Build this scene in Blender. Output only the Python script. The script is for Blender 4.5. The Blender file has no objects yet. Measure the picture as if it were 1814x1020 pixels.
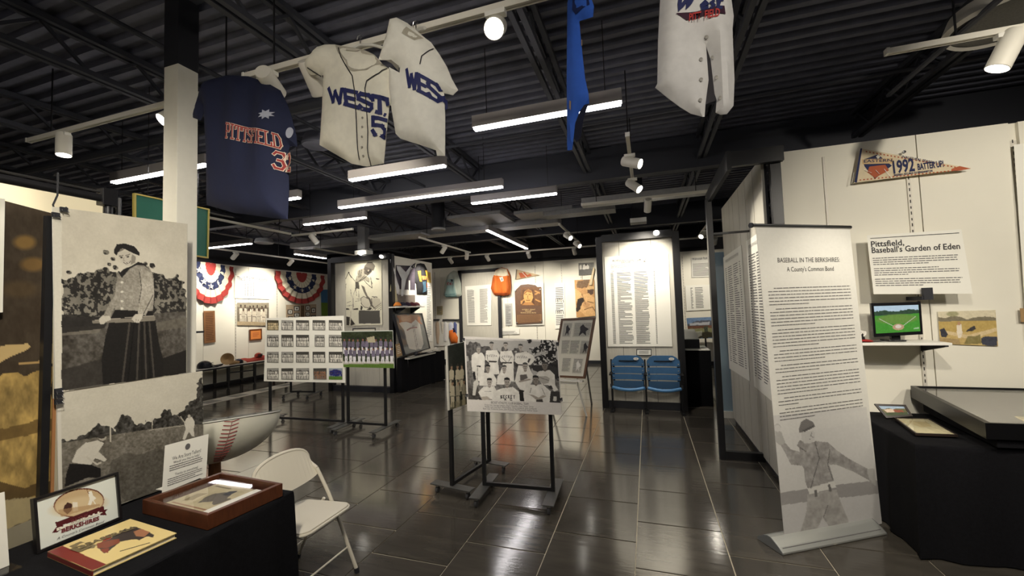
import bpy, bmesh, math, random
import numpy as np
from mathutils import Vector, Matrix
from mathutils.geometry import delaunay_2d_cdt
random.seed(7); np.random.seed(7)
SC = bpy.context.scene
COL = SC.collection
# ---------------------------------------------------------------- camera
FPX, YAW, PITCH, ROLL, EYE = 730.0, .3150, .0512, .0319, 1.73
_cy,_sy,_cp,_sp,_cr,_sr = math.cos(YAW),math.sin(YAW),math.cos(PITCH),math.sin(PITCH),math.cos(ROLL),math.sin(ROLL)
CF = Vector((-_sy*_cp,_cy*_cp,_sp)); _R0 = Vector((_cy,_sy,0)); _D0 = CF.cross(_R0)
CR = _cr*_R0+_sr*_D0; CD = -_sr*_R0+_cr*_D0
CP = Vector((0,0,EYE))
cam = bpy.data.cameras.new('camera'); camo = bpy.data.objects.new('camera',cam); COL.objects.link(camo)
cam.sensor_fit='HORIZONTAL'; cam.sensor_width=36; cam.lens=FPX/1814*36; cam.clip_start=.05; cam.clip_end=100
camo.matrix_world = Matrix(((CR.x,-CD.x,-CF.x,0),(CR.y,-CD.y,-CF.y,0),(CR.z,-CD.z,-CF.z,EYE),(0,0,0,1)))
SC.camera = camo
# ---------------------------------------------------------------- world, exposure
w = bpy.data.worlds.new('world'); SC.world=w; w.use_nodes=True
w.node_tree.nodes['Background'].inputs[0].default_value=(.62,.66,.75,1); w.node_tree.nodes['Background'].inputs[1].default_value=.05
SC.view_settings.view_transform='Standard'; SC.view_settings.look='None'; SC.view_settings.gamma=1; SC.view_settings.use_curve_mapping=False
SC.view_settings.exposure=0.12
SC.cycles.use_denoising=True
SC.cycles.max_bounces=7; SC.cycles.diffuse_bounces=4; SC.cycles.glossy_bounces=4; SC.cycles.caustics_reflective=False; SC.cycles.caustics_refractive=False
SC.cycles.sample_clamp_indirect=4
SPOT_W = 135.0      # watts of every track spotlight
STRIP_E = 28.0      # emission of the linear luminaires
WARM = (1.0,.915,.77)
# ---------------------------------------------------------------- pixel helpers (a pixel of the photo + one known plane -> a point in the room)
def ray(u,v): return CF+CR*((u-907)/FPX)+CD*((v-510)/FPX)
def at_z(u,v,z): d=ray(u,v); return CP+d*((z-EYE)/d.z)
def at_y(u,v,y): d=ray(u,v); return CP+d*(y/d.y)
def at_x(u,v,x): d=ray(u,v); return CP+d*(x/d.x)
def at_plane(u,v,p,n):
    d=ray(u,v); n=Vector(n); return CP+d*((Vector(p)-CP).dot(n)/d.dot(n))
def to_px(p):
    d=Vector(p)-CP; k=d.dot(CF); return (907+FPX*d.dot(CR)/k, 510+FPX*d.dot(CD)/k, k)
# ---------------------------------------------------------------- materials
def lin(c):
    c=np.asarray(c,float)/255.0
    return np.where(c<=.04045,c/12.92,((c+.055)/1.055)**2.4)
MATS={}
def mat(name,rgb,rough=.6,metal=0,spec=.5,emit=0,noise=0,nscale=20,bump=0,bscale=80,stretch=None,alpha=None,trans=0,ior=1.45,rnd=0,emitcol=None,coat=0):
    if name in MATS: return MATS[name]
    m=bpy.data.materials.new(name); m.use_nodes=True; nt=m.node_tree; b=nt.nodes['Principled BSDF']
    c=tuple(float(x) for x in lin(rgb))+(1,)
    b.inputs['Base Color'].default_value=c; b.inputs['Roughness'].default_value=rough; b.inputs['Metallic'].default_value=metal
    b.inputs['Specular IOR Level'].default_value=min(spec,1); b.inputs['IOR'].default_value=ior
    if coat: b.inputs['Coat Weight'].default_value=coat
    if trans: b.inputs['Transmission Weight'].default_value=trans
    if emit:
        b.inputs['Emission Color'].default_value=(tuple(emitcol) if emitcol else c[:3])+(1,); b.inputs['Emission Strength'].default_value=emit
    tc=None
    if noise or bump or rnd:
        tc=nt.nodes.new('ShaderNodeTexCoord'); mp=nt.nodes.new('ShaderNodeMapping'); nt.links.new(tc.outputs['Object'],mp.inputs[0])
        if stretch: mp.inputs['Scale'].default_value=stretch
    if noise or rnd:
        hs=nt.nodes.new('ShaderNodeHueSaturation'); hs.inputs['Color'].default_value=c
        val=nt.nodes.new('ShaderNodeMath'); val.operation='ADD'; val.inputs[0].default_value=1; val.inputs[1].default_value=0
        last=None
        if noise:
            n=nt.nodes.new('ShaderNodeTexNoise'); n.inputs['Scale'].default_value=nscale; n.inputs['Detail'].default_value=5
            nt.links.new(mp.outputs[0],n.inputs['Vector'])
            mr=nt.nodes.new('ShaderNodeMapRange'); mr.inputs[1].default_value=.3; mr.inputs[2].default_value=.7; mr.inputs[3].default_value=1-noise; mr.inputs[4].default_value=1+noise
            nt.links.new(n.outputs[0],mr.inputs[0]); nt.links.new(mr.outputs[0],val.inputs[0])
        if rnd:
            oi=nt.nodes.new('ShaderNodeObjectInfo'); m2=nt.nodes.new('ShaderNodeMapRange'); m2.inputs[3].default_value=-rnd; m2.inputs[4].default_value=rnd
            nt.links.new(oi.outputs['Random'],m2.inputs[0]); nt.links.new(m2.outputs[0],val.inputs[1])
        nt.links.new(val.outputs[0],hs.inputs['Value']); nt.links.new(hs.outputs[0],b.inputs['Base Color'])
    if bump:
        n=nt.nodes.new('ShaderNodeTexNoise'); n.inputs['Scale'].default_value=bscale; n.inputs['Detail'].default_value=4
        nt.links.new(mp.outputs[0],n.inputs['Vector'])
        bp=nt.nodes.new('ShaderNodeBump'); bp.inputs['Strength'].default_value=bump; bp.inputs['Distance'].default_value=.01
        nt.links.new(n.outputs[0],bp.inputs['Height']); nt.links.new(bp.outputs[0],b.inputs['Normal'])
    MATS[name]=m; return m
def print_mat(rough=.5):
    k='print%.2f'%rough
    if k in MATS: return MATS[k]
    m=bpy.data.materials.new(k); m.use_nodes=True; nt=m.node_tree; b=nt.nodes['Principled BSDF']
    a=nt.nodes.new('ShaderNodeAttribute'); a.attribute_name='Col'; nt.links.new(a.outputs['Color'],b.inputs['Base Color'])
    b.inputs['Roughness'].default_value=rough; b.inputs['Specular IOR Level'].default_value=.3
    MATS[k]=m; return m
def screen_mat():
    m=bpy.data.materials.new('screen'); m.use_nodes=True; nt=m.node_tree; b=nt.nodes['Principled BSDF']
    a=nt.nodes.new('ShaderNodeAttribute'); a.attribute_name='Col'
    b.inputs['Base Color'].default_value=(.01,.01,.01,1); b.inputs['Roughness'].default_value=.2
    nt.links.new(a.outputs['Color'],b.inputs['Emission Color']); b.inputs['Emission Strength'].default_value=1.0
    return m
BLACK=mat('black_metal',(30,30,33),.38,.2,noise=.1,nscale=30)
BLACKP=mat('black_paint',(34,35,41),.6)
BLACKGLOSS=mat('black_gloss_metal',(20,20,23),.38,.0)
CEIL=mat('ceiling_black',(108,110,124),.7,noise=.12,nscale=8)
JOISTM=mat('joist_black',(60,62,70),.7)
DUCT=mat('duct_grey',(150,150,150),.6,noise=.08)
WALL=mat('wall_white',(232,228,214),.75,noise=.015,nscale=3,bump=.03,bscale=60)
LAM=mat('grey_laminate',(196,192,180),.45,noise=.07,nscale=6,stretch=(9,9,.7))
WHITE=mat('white_enamel',(232,230,222),.4)
TRACKW=mat('track_white',(226,222,210),.45)
PAPER=mat('paper_white',(238,236,226),.6)
FOAM=mat('foam_board',(232,230,220),.7)
INK=mat('ink_black',(42,40,42),.6)
INKG=mat('ink_grey',(98,96,96),.6)
def glass_mat():
    m=bpy.data.materials.new('clear_glass'); m.use_nodes=True; nt=m.node_tree; nt.nodes.clear()
    o=nt.nodes.new('ShaderNodeOutputMaterial'); mx=nt.nodes.new('ShaderNodeMixShader'); t=nt.nodes.new('ShaderNodeBsdfTransparent'); g=nt.nodes.new('ShaderNodeBsdfGlossy'); f=nt.nodes.new('ShaderNodeLayerWeight'); pw=nt.nodes.new('ShaderNodeMath'); pw.operation='POWER'; pw.inputs[1].default_value=4.5; ad=nt.nodes.new('ShaderNodeMath'); ad.operation='MULTIPLY_ADD'; ad.inputs[1].default_value=.6; ad.inputs[2].default_value=.03
    g.inputs['Roughness'].default_value=.03; f.inputs['Blend'].default_value=.5; nt.links.new(f.outputs['Facing'],pw.inputs[0]); nt.links.new(pw.outputs[0],ad.inputs[0]); t.inputs[0].default_value=(1,1,1,1)
    nt.links.new(ad.outputs[0],mx.inputs[0]); nt.links.new(t.outputs[0],mx.inputs[1]); nt.links.new(g.outputs[0],mx.inputs[2]); nt.links.new(mx.outputs[0],o.inputs[0]); return m
GLASS=glass_mat()
STEEL=mat('brushed_steel',(170,170,170),.3,1.0,noise=.05)
CHROME=mat('chrome',(200,200,200),.12,1.0)
RUBBER=mat('rubber_grey',(70,70,72),.6)
CLOTH=mat('black_cloth',(17,17,20),.95,spec=.15,noise=.2,nscale=60,bump=.12,bscale=220)
LENS=mat('lens_glow',(255,250,240),.3,emit=20,emitcol=(1,.95,.86))
STRIP=mat('strip_glow',(255,248,250),.4,emit=STRIP_E,emitcol=(1,.955,.96))
# ---------------------------------------------------------------- mesh builder
class MB:
    def __init__(s): s.v=[];s.f=[];s.m=[]
    def quad(s,a,b,c,d,mi=0):
        n=len(s.v); s.v+= [tuple(a),tuple(b),tuple(c),tuple(d)]; s.f.append((n,n+1,n+2,n+3)); s.m.append(mi); return s
    def poly(s,pts,mi=0):
        n=len(s.v); s.v+=[tuple(p) for p in pts]; s.f.append(tuple(range(n,n+len(pts)))); s.m.append(mi); return s
    def hexa(s,p,mi=0):
        n=len(s.v); s.v+=[tuple(q) for q in p]
        for f in ((0,3,2,1),(4,5,6,7),(0,1,5,4),(1,2,6,5),(2,3,7,6),(3,0,4,7)): s.f.append(tuple(n+i for i in f)); s.m.append(mi)
        return s
    def box(s,x0,y0,z0,x1,y1,z1,mi=0):
        return s.hexa([(x0,y0,z0),(x1,y0,z0),(x1,y1,z0),(x0,y1,z0),(x0,y0,z1),(x1,y0,z1),(x1,y1,z1),(x0,y1,z1)],mi)
    def bar(s,a,b,w,h=None,up=(0,0,1),mi=0):
        a=Vector(a);b=Vector(b);d=(b-a).normalized();h=h or w;up=Vector(up)
        if abs(d.dot(up))>.98: up=Vector((0,1,0))
        r=d.cross(up).normalized();u=r.cross(d).normalized();r=r*(w/2);u=u*(h/2)
        return s.hexa([a-r-u,a+r-u,a+r+u,a-r+u,b-r-u,b+r-u,b+r+u,b-r+u],mi)
    def tube(s,pts,r,n=8,mi=0,caps=True,closed=False):
        pts=[Vector(p) for p in pts]; rs=r if isinstance(r,(list,tuple)) else [r]*len(pts); base=len(s.v); L=len(pts)
        pr=None
        for i,p in enumerate(pts):
            a=pts[i-1] if (i>0 or closed) else p; c=pts[(i+1)%L] if (i<L-1 or closed) else p
            d=(c-a).normalized()
            if pr is None:
                ref=Vector((0,0,1)) if abs(d.z)<.9 else Vector((1,0,0)); x=d.cross(ref).normalized()
            else: x=(pr-d*pr.dot(d)).normalized()
            pr=x;y=d.cross(x)
            for k in range(n):
                t=2*math.pi*k/n; s.v.append(tuple(p+(x*math.cos(t)+y*math.sin(t))*rs[i]))
        for i in range(L if closed else L-1):
            j=(i+1)%L
            for k in range(n):
                k2=(k+1)%n; s.f.append((base+i*n+k,base+i*n+k2,base+j*n+k2,base+j*n+k)); s.m.append(mi)
        if caps and not closed:
            s.f.append(tuple(base+k for k in range(n-1,-1,-1))); s.m.append(mi)
            s.f.append(tuple(base+(L-1)*n+k for k in range(n))); s.m.append(mi)
        return s
    def lathe(s,c,axis,prof,n=20,mi=0):
        c=Vector(c);d=Vector(axis).normalized();ref=Vector((0,0,1)) if abs(d.z)<.9 else Vector((1,0,0));x=d.cross(ref).normalized();y=d.cross(x);base=len(s.v)
        for r,h in prof:
            for k in range(n):
                t=2*math.pi*k/n; s.v.append(tuple(c+d*h+(x*math.cos(t)+y*math.sin(t))*r))
        for i in range(len(prof)-1):
            for k in range(n):
                k2=(k+1)%n; s.f.append((base+i*n+k,base+i*n+k2,base+(i+1)*n+k2,base+(i+1)*n+k)); s.m.append(mi)
        return s
    def prism(s,pts,off,mi=0):
        off=Vector(off); n=len(s.v); L=len(pts); s.v+=[tuple(p) for p in pts]+[tuple(Vector(p)+off) for p in pts]
        s.f.append(tuple(range(n+L-1,n-1,-1)));s.m.append(mi); s.f.append(tuple(range(n+L,n+2*L)));s.m.append(mi)
        for i in range(L):
            j=(i+1)%L; s.f.append((n+i,n+j,n+L+j,n+L+i)); s.m.append(mi)
        return s
    def build(s,name,mats,parent=None,smooth=False,bevel=0,**pr):
        me=bpy.data.meshes.new(name); me.from_pydata(s.v,[],s.f)
        mats=mats if isinstance(mats,(list,tuple)) else [mats]
        for m in mats: me.materials.append(m)
        if len(mats)>1: me.polygons.foreach_set('material_index',s.m)
        if bevel or True:
            bm=bmesh.new(); bm.from_mesh(me)
            bmesh.ops.recalc_face_normals(bm,faces=bm.faces)
            if bevel:
                bmesh.ops.remove_doubles(bm,verts=bm.verts,dist=1e-5)
                bmesh.ops.bevel(bm,geom=[e for e in bm.edges if len(e.link_faces)==2 and e.calc_face_angle(0)>.6],offset=bevel,segments=2,affect='EDGES',profile=.6)
            bm.to_mesh(me); bm.free()
        if smooth:
            me.polygons.foreach_set('use_smooth',[True]*len(me.polygons))
            try: me.set_sharp_from_angle(angle=.7)
            except Exception: pass
        return link(name,me,parent,**pr)
def link(name,me,parent=None,**pr):
    o=bpy.data.objects.new(name,me); COL.objects.link(o)
    if parent is not None:
        o.parent=parent
        o.matrix_parent_inverse=Matrix.Translation(-parent.location) if parent.type=='EMPTY' and parent.rotation_euler.z==0 else parent.matrix_world.inverted()
    for k,v in pr.items(): o[k]=v
    return o
def thing(name,label,cat,loc=(0,0,0),group=None):
    o=bpy.data.objects.new(name,None); COL.objects.link(o); o.location=loc; o.empty_display_size=.05
    o['label']=label; o['category']=cat
    if group: o['group']=group
    return o
def tag(o,label,cat,group=None):
    o['label']=label;o['category']=cat
    if group:o['group']=group
    return o
# ---------------------------------------------------------------- flat prints
class Quad:
    """flat four-cornered surface, corners TL TR BR BL in the room"""
    def __init__(s,tl,tr,br,bl):
        s.c=[Vector(p) for p in (tl,tr,br,bl)]
        s.n=(s.c[3]-s.c[0]).cross(s.c[1]-s.c[0]).normalized()
        mid=sum(s.c,Vector())/4
        if s.n.dot(CP-mid)<0: s.n=-s.n
        s.w=((s.c[1]-s.c[0]).length+(s.c[2]-s.c[3]).length)/2; s.h=((s.c[3]-s.c[0]).length+(s.c[2]-s.c[1]).length)/2
    def p(s,u,v,off=0):
        a=s.c[0].lerp(s.c[1],u); b=s.c[3].lerp(s.c[2],u); return a.lerp(b,v)+s.n*off
    def sub(s,u0,v0,u1,v1,off=0): return Quad(s.p(u0,v0,off),s.p(u1,v0,off),s.p(u1,v1,off),s.p(u0,v1,off))
def board(q,t,m,name,parent=None,**pr):
    """solid sheet whose front is q and which is t thick"""
    b=MB(); b.hexa([q.c[0]-q.n*t,q.c[1]-q.n*t,q.c[2]-q.n*t,q.c[3]-q.n*t,q.c[0],q.c[1],q.c[2],q.c[3]])
    return b.build(name,m,parent,**pr)
def frame(q,wd,t,m,name,parent=None,back=0.0,front=.012,**pr):
    """picture frame of four bars round q"""
    u=wd/q.w; v=wd/q.h; b=MB()
    for (u0,v0,u1,v1) in ((-u,-v,1+u,0),(-u,1,1+u,1+v),(-u,0,0,1),(1,0,1+u,1)):
        P=[q.p(u0,v0),q.p(u1,v0),q.p(u1,v1),q.p(u0,v1)]
        b.hexa([x-q.n*t for x in P]+[x+q.n*front for x in P])
    return b.build(name,m,parent,**pr)
class Canvas:
    """paints a flat print as vertex colours; coordinates are those of the four corner points given"""
    def __init__(s,corners,res,bg=(230,228,220)):
        (x0,y0),(x1,y1),(x2,y2),(x3,y3)=corners; s.W,s.H=res
        u,v=np.meshgrid(np.linspace(0,1,s.W),np.linspace(0,1,s.H)); s.u=u;s.v=v
        s.X=(1-v)*((1-u)*x0+u*x1)+v*((1-u)*x3+u*x2); s.Y=(1-v)*((1-u)*y0+u*y1)+v*((1-u)*y3+u*y2)
        s.C=np.ones((s.H,s.W,3))*np.array(bg,float)
    def _mix(s,mask,col,a=1):
        if callable(col): col=col(s)
        col=np.asarray(col,float); m=(mask*a)[...,None]; s.C=s.C*(1-m)+col*m; return s
    def poly(s,pts,col,a=1,rough=0,rs=8,seed=0):
        X,Y=s.X,s.Y
        if rough:
            X=X+rough*(s.noise(rs,seed+11)-.5)*2; Y=Y+rough*(s.noise(rs,seed+17)-.5)*2
        ins=np.zeros(X.shape,bool); n=len(pts)
        for i in range(n):
            x1,y1=pts[i];x2,y2=pts[(i+1)%n]
            if y1==y2: continue
            c=((y1>Y)!=(y2>Y))&(X<(x2-x1)*(Y-y1)/(y2-y1)+x1); ins^=c
        return s._mix(ins.astype(float),col,a)
    def ell(s,cx,cy,rx,ry,col,a=1,soft=0,rot=0):
        dx=s.X-cx;dy=s.Y-cy
        if rot: c,t=math.cos(rot),math.sin(rot); dx,dy=dx*c+dy*t,-dx*t+dy*c
        d=np.sqrt((dx/rx)**2+(dy/ry)**2); m=(d<1).astype(float) if not soft else np.clip((1+soft-d)/soft,0,1)
        return s._mix(m,col,a)
    def line(s,pts,wd,col,a=1):
        for (x1,y1),(x2,y2) in zip(pts[:-1],pts[1:]):
            L=(x2-x1)**2+(y2-y1)**2+1e-9; t=np.clip(((s.X-x1)*(x2-x1)+(s.Y-y1)*(y2-y1))/L,0,1)
            d=np.hypot(s.X-x1-t*(x2-x1),s.Y-y1-t*(y2-y1)); s._mix((d<wd/2).astype(float),col,a)
        return s
    def noise(s,cells,seed=0,asp=None):
        """value noise 0..1, cells across the print"""
        r=np.random.RandomState(seed); cy=max(2,int(cells*(asp if asp else s.H/s.W))); cx=max(2,int(cells))
        g=r.rand(cy+2,cx+2); fx=s.u*cx; fy=s.v*cy; ix=np.minimum(fx.astype(int),cx);iy=np.minimum(fy.astype(int),cy); tx=fx-ix;ty=fy-iy
        tx=tx*tx*(3-2*tx);ty=ty*ty*(3-2*ty)
        return (g[iy,ix]*(1-tx)+g[iy,ix+1]*tx)*(1-ty)+(g[iy+1,ix]*(1-tx)+g[iy+1,ix+1]*tx)*ty
    def fbm(s,cells,seed=0,o=3): 
        t=0;a=1;A=0
        for i in range(o): t=t+a*s.noise(cells*2**i,seed+i);A+=a;a*=.6
        return t/A
    def grain(s,amp,cells,seed=1): s.C=s.C+(s.fbm(cells,seed)-.5)[...,None]*2*amp; return s
    def blend(s,mask,col,a=1): return s._mix(np.clip(mask,0,1),col,a)
    def mesh(s,q,name,parent=None,off=.0015,rough=.5,material=None,**pr):
        c=[np.array(p) for p in q.c]; n=np.array(q.n); u=s.u[...,None];v=s.v[...,None]
        V=((1-v)*((1-u)*c[0]+u*c[1])+v*((1-u)*c[3]+u*c[2])+n*off).reshape(-1,3)
        W,H=s.W,s.H; i=np.arange(W*H).reshape(H,W)
        F=np.stack([i[:-1,:-1],i[1:,:-1],i[1:,1:],i[:-1,1:]],-1).reshape(-1,4)
        me=bpy.data.meshes.new(name); me.vertices.add(W*H); me.vertices.foreach_set('co',V.ravel())
        me.loops.add(F.size); me.loops.foreach_set('vertex_index',F.ravel()); me.polygons.add(len(F)); me.polygons.foreach_set('loop_start',np.arange(0,F.size,4))
        me.update(calc_edges=True)
        a=me.color_attributes.new('Col','FLOAT_COLOR','POINT'); C=np.ones((W*H,4)); C[:,:3]=lin(np.clip(s.C,0,255)).reshape(-1,3); a.data.foreach_set('color',C.ravel())
        me.materials.append(material or print_mat(rough))
        return link(name,me,parent,**pr)
TEXTS=[]
def text(s,q,u0,u1,vb,size,m,name='lettering',parent=None,off=.002,bold=0,align=None,italic=0):
    """one line of lettering on quad q: from u0 to u1, baseline at vb, size in metres"""
    cu=bpy.data.curves.new(name,'FONT'); cu.body=s; cu.size=size; cu.offset=bold; cu.resolution_u=2; cu.shear=italic; cu.materials.append(m)
    o=bpy.data.objects.new(name,cu); COL.objects.link(o)
    a=q.p(u0,vb,off); b=q.p(u1,vb,off); X=(b-a).normalized(); Z=q.n; Y=Z.cross(X)
    M=Matrix(((X.x,Y.x,Z.x,a.x),(X.y,Y.y,Z.y,a.y),(X.z,Y.z,Z.z,a.z),(0,0,0,1)))
    TEXTS.append((o,M,(b-a).length,parent)); return o
def finish_texts():
    bpy.context.view_layer.update(); dg=bpy.context.evaluated_depsgraph_get()
    for o,M,L,parent in TEXTS:
        me=bpy.data.meshes.new_from_object(o.evaluated_get(dg)); n=len(me.vertices); co=np.empty(n*3); me.vertices.foreach_get('co',co); co=co.reshape(-1,3)
        x0,x1=co[:,0].min(),co[:,0].max(); co[:,0]=(co[:,0]-x0)*L/max(x1-x0,1e-6); A=np.array(M); co=co@A[:3,:3].T+A[:3,3]
        me.vertices.foreach_set('co',co.ravel()); me.update(); name=o.name.split('.')[0]; bpy.data.objects.remove(o)
        n_=link(name,me,None,kind='stuff')
        if parent is not None: n_.parent=parent; n_.matrix_parent_inverse=parent.matrix_world.inverted()
def lines(q,u0,u1,v0,v1,n,m,name='text_lines',parent=None,off=.002,th=.35,ragged=.25,words=True,par=0,seed=3,b=None,cols=None):
    """body text too small to read: dashes for words"""
    r=random.Random(seed); own=b is None; b=b or MB(); dv=(v1-v0)/n
    for i in range(n):
        if par and i%par==par-1: continue
        va=v0+dv*i; vb=va+dv*th; end=u1-(u1-u0)*r.random()*ragged*(1 if r.random()<.3 else .15); u=u0
        if par and i%par==par-2: end=u0+(u1-u0)*(.3+.5*r.random())
        while u<end:
            wl=(u1-u0)*(.02+.06*r.random()) if words else end-u
            e=min(u+wl,end); b.quad(q.p(u,va,off),q.p(e,va,off),q.p(e,vb,off),q.p(u,vb,off)); u=e+(u1-u0)*.008
    if own: return b.build(name,m,parent,kind='stuff')
    return b
# ================================================================ ROOM SHELL
fl=MB().box(-12,-3,-.05,6,14,-.006).build('floor',mat('grout',(196,188,168),.7,noise=.1),kind='structure')
TILE=mat('floor_tile',(70,66,60),.13,spec=.5,ior=1.75,noise=.22,nscale=4,stretch=(.45,3,1),bump=.05,bscale=14,rnd=.14)
tmb=MB(); s_=.3028; t_=.3005; b=.0
tmb.hexa([(-s_,-s_,-.008),(s_,-s_,-.008),(s_,s_,-.008),(-s_,s_,-.008),(-t_,-t_,0),(t_,-t_,0),(t_,t_,0),(-t_,t_,0)])
tile0=tmb.build('tile',TILE,fl); tme=tile0.data
slots=[]
for i in range(-20,11):
    for j in range(-6,22):
        cx=-.154-.305+.61*i; cy=3.215+.3075+.615*j+(.3075 if i%2 else 0)
        if cx<-11.5 or cx>5.7 or cy>13.4 or cy<-2.7: continue
        px=to_px((cx,cy,0)); vis=px[2]>.3 and -60<px[0]<1874 and px[1]<1110 and cy<9.2
        slots.append((0 if vis else 1,math.hypot(cx,cy),cx,cy))
slots.sort(); rest=MB(); first=True
for k,(nv,d,cx,cy) in enumerate(slots):
    if k<285 and nv==0:
        if first: o=tile0; first=False
        else: o=link('tile',tme,fl)
        o.location=(cx,cy,0)
    else:
        rest.hexa([(cx-s_,cy-s_,-.008),(cx+s_,cy-s_,-.008),(cx+s_,cy+s_,-.008),(cx-s_,cy+s_,-.008),(cx-t_,cy-t_,0),(cx+t_,cy-t_,0),(cx+t_,cy+t_,0),(cx-t_,cy+t_,0)])
rest.build('tile_field',TILE,fl,kind='stuff')
# ceiling: corrugated steel deck, ribs run across the room
cb=MB(); y=-3.0
while y<13.9:
    pr=[(y,4.0),(y+.05,4.0),(y+.065,4.045),(y+.135,4.045),(y+.15,4.0)]
    for a,c in zip(pr[:-1],pr[1:]): cb.quad((-12,a[0],a[1]),(6,a[0],a[1]),(6,c[0],c[1]),(-12,c[0],c[1]))
    y+=.15
cb.build('ceiling',CEIL,kind='structure')
def joist(x,n):
    b=MB()
    for dx in (-.035,.035):
        b.box(x+dx-.02,-2.9,3.66,x+dx+.02,13.6,3.7)
        b.box(x+dx-.02,-2.9,3.94,x+dx+.02,13.6,3.985)
    y=-2.8;k=0
    while y<13.2:
        b.bar((x,y,3.69),(x,y+.3,3.95),.022); b.bar((x,y+.3,3.95),(x,y+.6,3.69),.022); y+=.6
    return b.build('ceiling_joist',JOISTM,kind='structure')
for i,x in enumerate((-10.9,-9.2,-7.5,-5.8,-4.1,-2.42,-.73,.78,2.5,4.2)): joist(x,i)
b=MB()
for y in (-1.5,5.95,9.9): b.box(-12,y,3.55,6,y+.16,4.0)
b.build('ceiling_beam',JOISTM,kind='structure')
b=MB(); b.tube([(-11,2.9,3.62),(-2.2,2.9,3.62)],.045,10); b.tube([(2.1,-2,3.5),(2.1,4.4,3.5)],.02,8); b.tube([(.1,6.9,3.8),(5,6.9,3.8)],.03,8)
b.tube([(-11,4.4,3.7),(3,4.4,3.7)],.02,8); b.tube([(-3.4,1,3.8),(-3.4,12,3.8)],.02,8)
b.build('ceiling_pipe',JOISTM,kind='structure')
# walls: black structure with white wall panels on it
def wall(name,x0,y0,x1,y1,z1=4.0,m=None):
    return MB().box(min(x0,x1),min(y0,y1),0,max(x0,x1),max(y0,y1),z1).build(name,m or BLACKP,kind='structure')
WL=wall('wall_left',-10.75,-2.9,-10.56,13.2); WB=wall('wall_back',-10.75,12.8,5.9,13.2)
wall('wall_right',5.5,-2.9,5.9,12.8); wall('wall_rear',-10.6,-3.0,5.6,-2.8)
STD=mat('standard_metal',(205,200,188),.5,.1); SLOT=mat('slot_dark',(60,58,54),.8)
def standard(parent,base,dx,z0,z1,nrm,wd=.028,step=.05):
    """slotted shelf upright standing proud of the wall"""
    base=Vector(base);dx=Vector(dx);nrm=Vector(nrm); b=MB()
    def bx(a0,a1,z0,z1,d0,d1,mi): b.hexa([base+dx*a0+nrm*d0+Vector((0,0,z0)),base+dx*a1+nrm*d0+Vector((0,0,z0)),base+dx*a1+nrm*d1+Vector((0,0,z0)),base+dx*a0+nrm*d1+Vector((0,0,z0)),
        base+dx*a0+nrm*d0+Vector((0,0,z1)),base+dx*a1+nrm*d0+Vector((0,0,z1)),base+dx*a1+nrm*d1+Vector((0,0,z1)),base+dx*a0+nrm*d1+Vector((0,0,z1))],mi)
    bx(-wd/2,wd/2,z0,z1,0,.012,0); z=z0+.03;k=0
    while z<z1-.02:
        bx(-.004,.004,z,z+(.022 if k%2 else .028),.0121,.0126,1); z+=step;k+=1
    return b.build('shelf_standard',[STD,SLOT],parent)
# left wall panels (x=-10.48 face) and standards between
y=-2.4
while y<12.6:
    MB().box(-10.56,y+.004,.0,-10.48,min(y+1.216,12.7),3.14).build('wall_panel',WALL,WL); y+=1.22
x=-10.4
while x<5.4:
    x1=min(x+1.216,5.4); MB().box(x+.004,12.72,.0,x1,12.8,3.22).build('wall_panel',WALL,WB); x+=1.22
for x in (-9.2,-6.95,-5.65,-3.35,-2.5,-1.9,1.7,1.02): standard(WB,(x,12.72,0),(1,0,0),.6,3.1,(0,-1,0),step=.08)
for y in (8.2,9.5,10.7): standard(WL,(-10.48,y,0),(0,1,0),.6,3.05,(1,0,0),step=.08)
b=MB(); b.box(-10.48,12.7,0,5.4,12.72,.1); b.build('baseboard_back',BLACKP,kind='structure')
b=MB(); b.box(-10.48,-2.8,0,-10.46,12.7,.1); b.build('baseboard_left',BLACKP,kind='structure')
# freestanding white wall behind the right-hand table
WR=MB().box(1.27,4.53,0,5.4,4.75,3.15).build('wall_display',WALL,kind='structure')
for (x0,x1) in ((1.27,2.31),(2.316,2.93),(2.99,4.2)): MB().box(x0+.002,4.5,0,x1,4.53,3.148).build('wall_panel',WALL,WR)
standard(WR,(2.235,4.5,0),(1,0,0),.75,2.88,(0,-1,0),step=.052)
standard(WR,(2.96,4.53,0),(1,0,0),.75,3.0,(0,-1,0),wd=.05,step=.05)
standard(WR,(1.62,4.5,0),(1,0,0),1.6,3.05,(0,-1,0),wd=.018,step=9)
# grooved laminate wall in the middle of the room, running away from the banner
WM=MB().box(1.14,4.52,.0,1.16,6.74,3.14).build('wall_partition',BLACKP,kind='structure')
ys=[4.52]
for wd in (.36,.36,.36,.36,.24,.36,.36,.14):
    y1=min(ys[-1]+wd,6.74); MB().box(1.115,ys[-1]+.005,.06,1.14,y1-.005,3.12).build('wall_panel',LAM,WM); ys.append(y1)
BLUEW=mat('pale_blue_paint',(150,176,190),.6)
MB().box(1.02,6.95,0,2.4,7.05,2.5).build('wall_blue',BLUEW,kind='structure')
MB().box(1.02,6.93,0,2.4,6.95,.1).build('baseboard_blue',WALL,kind='structure')
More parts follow.
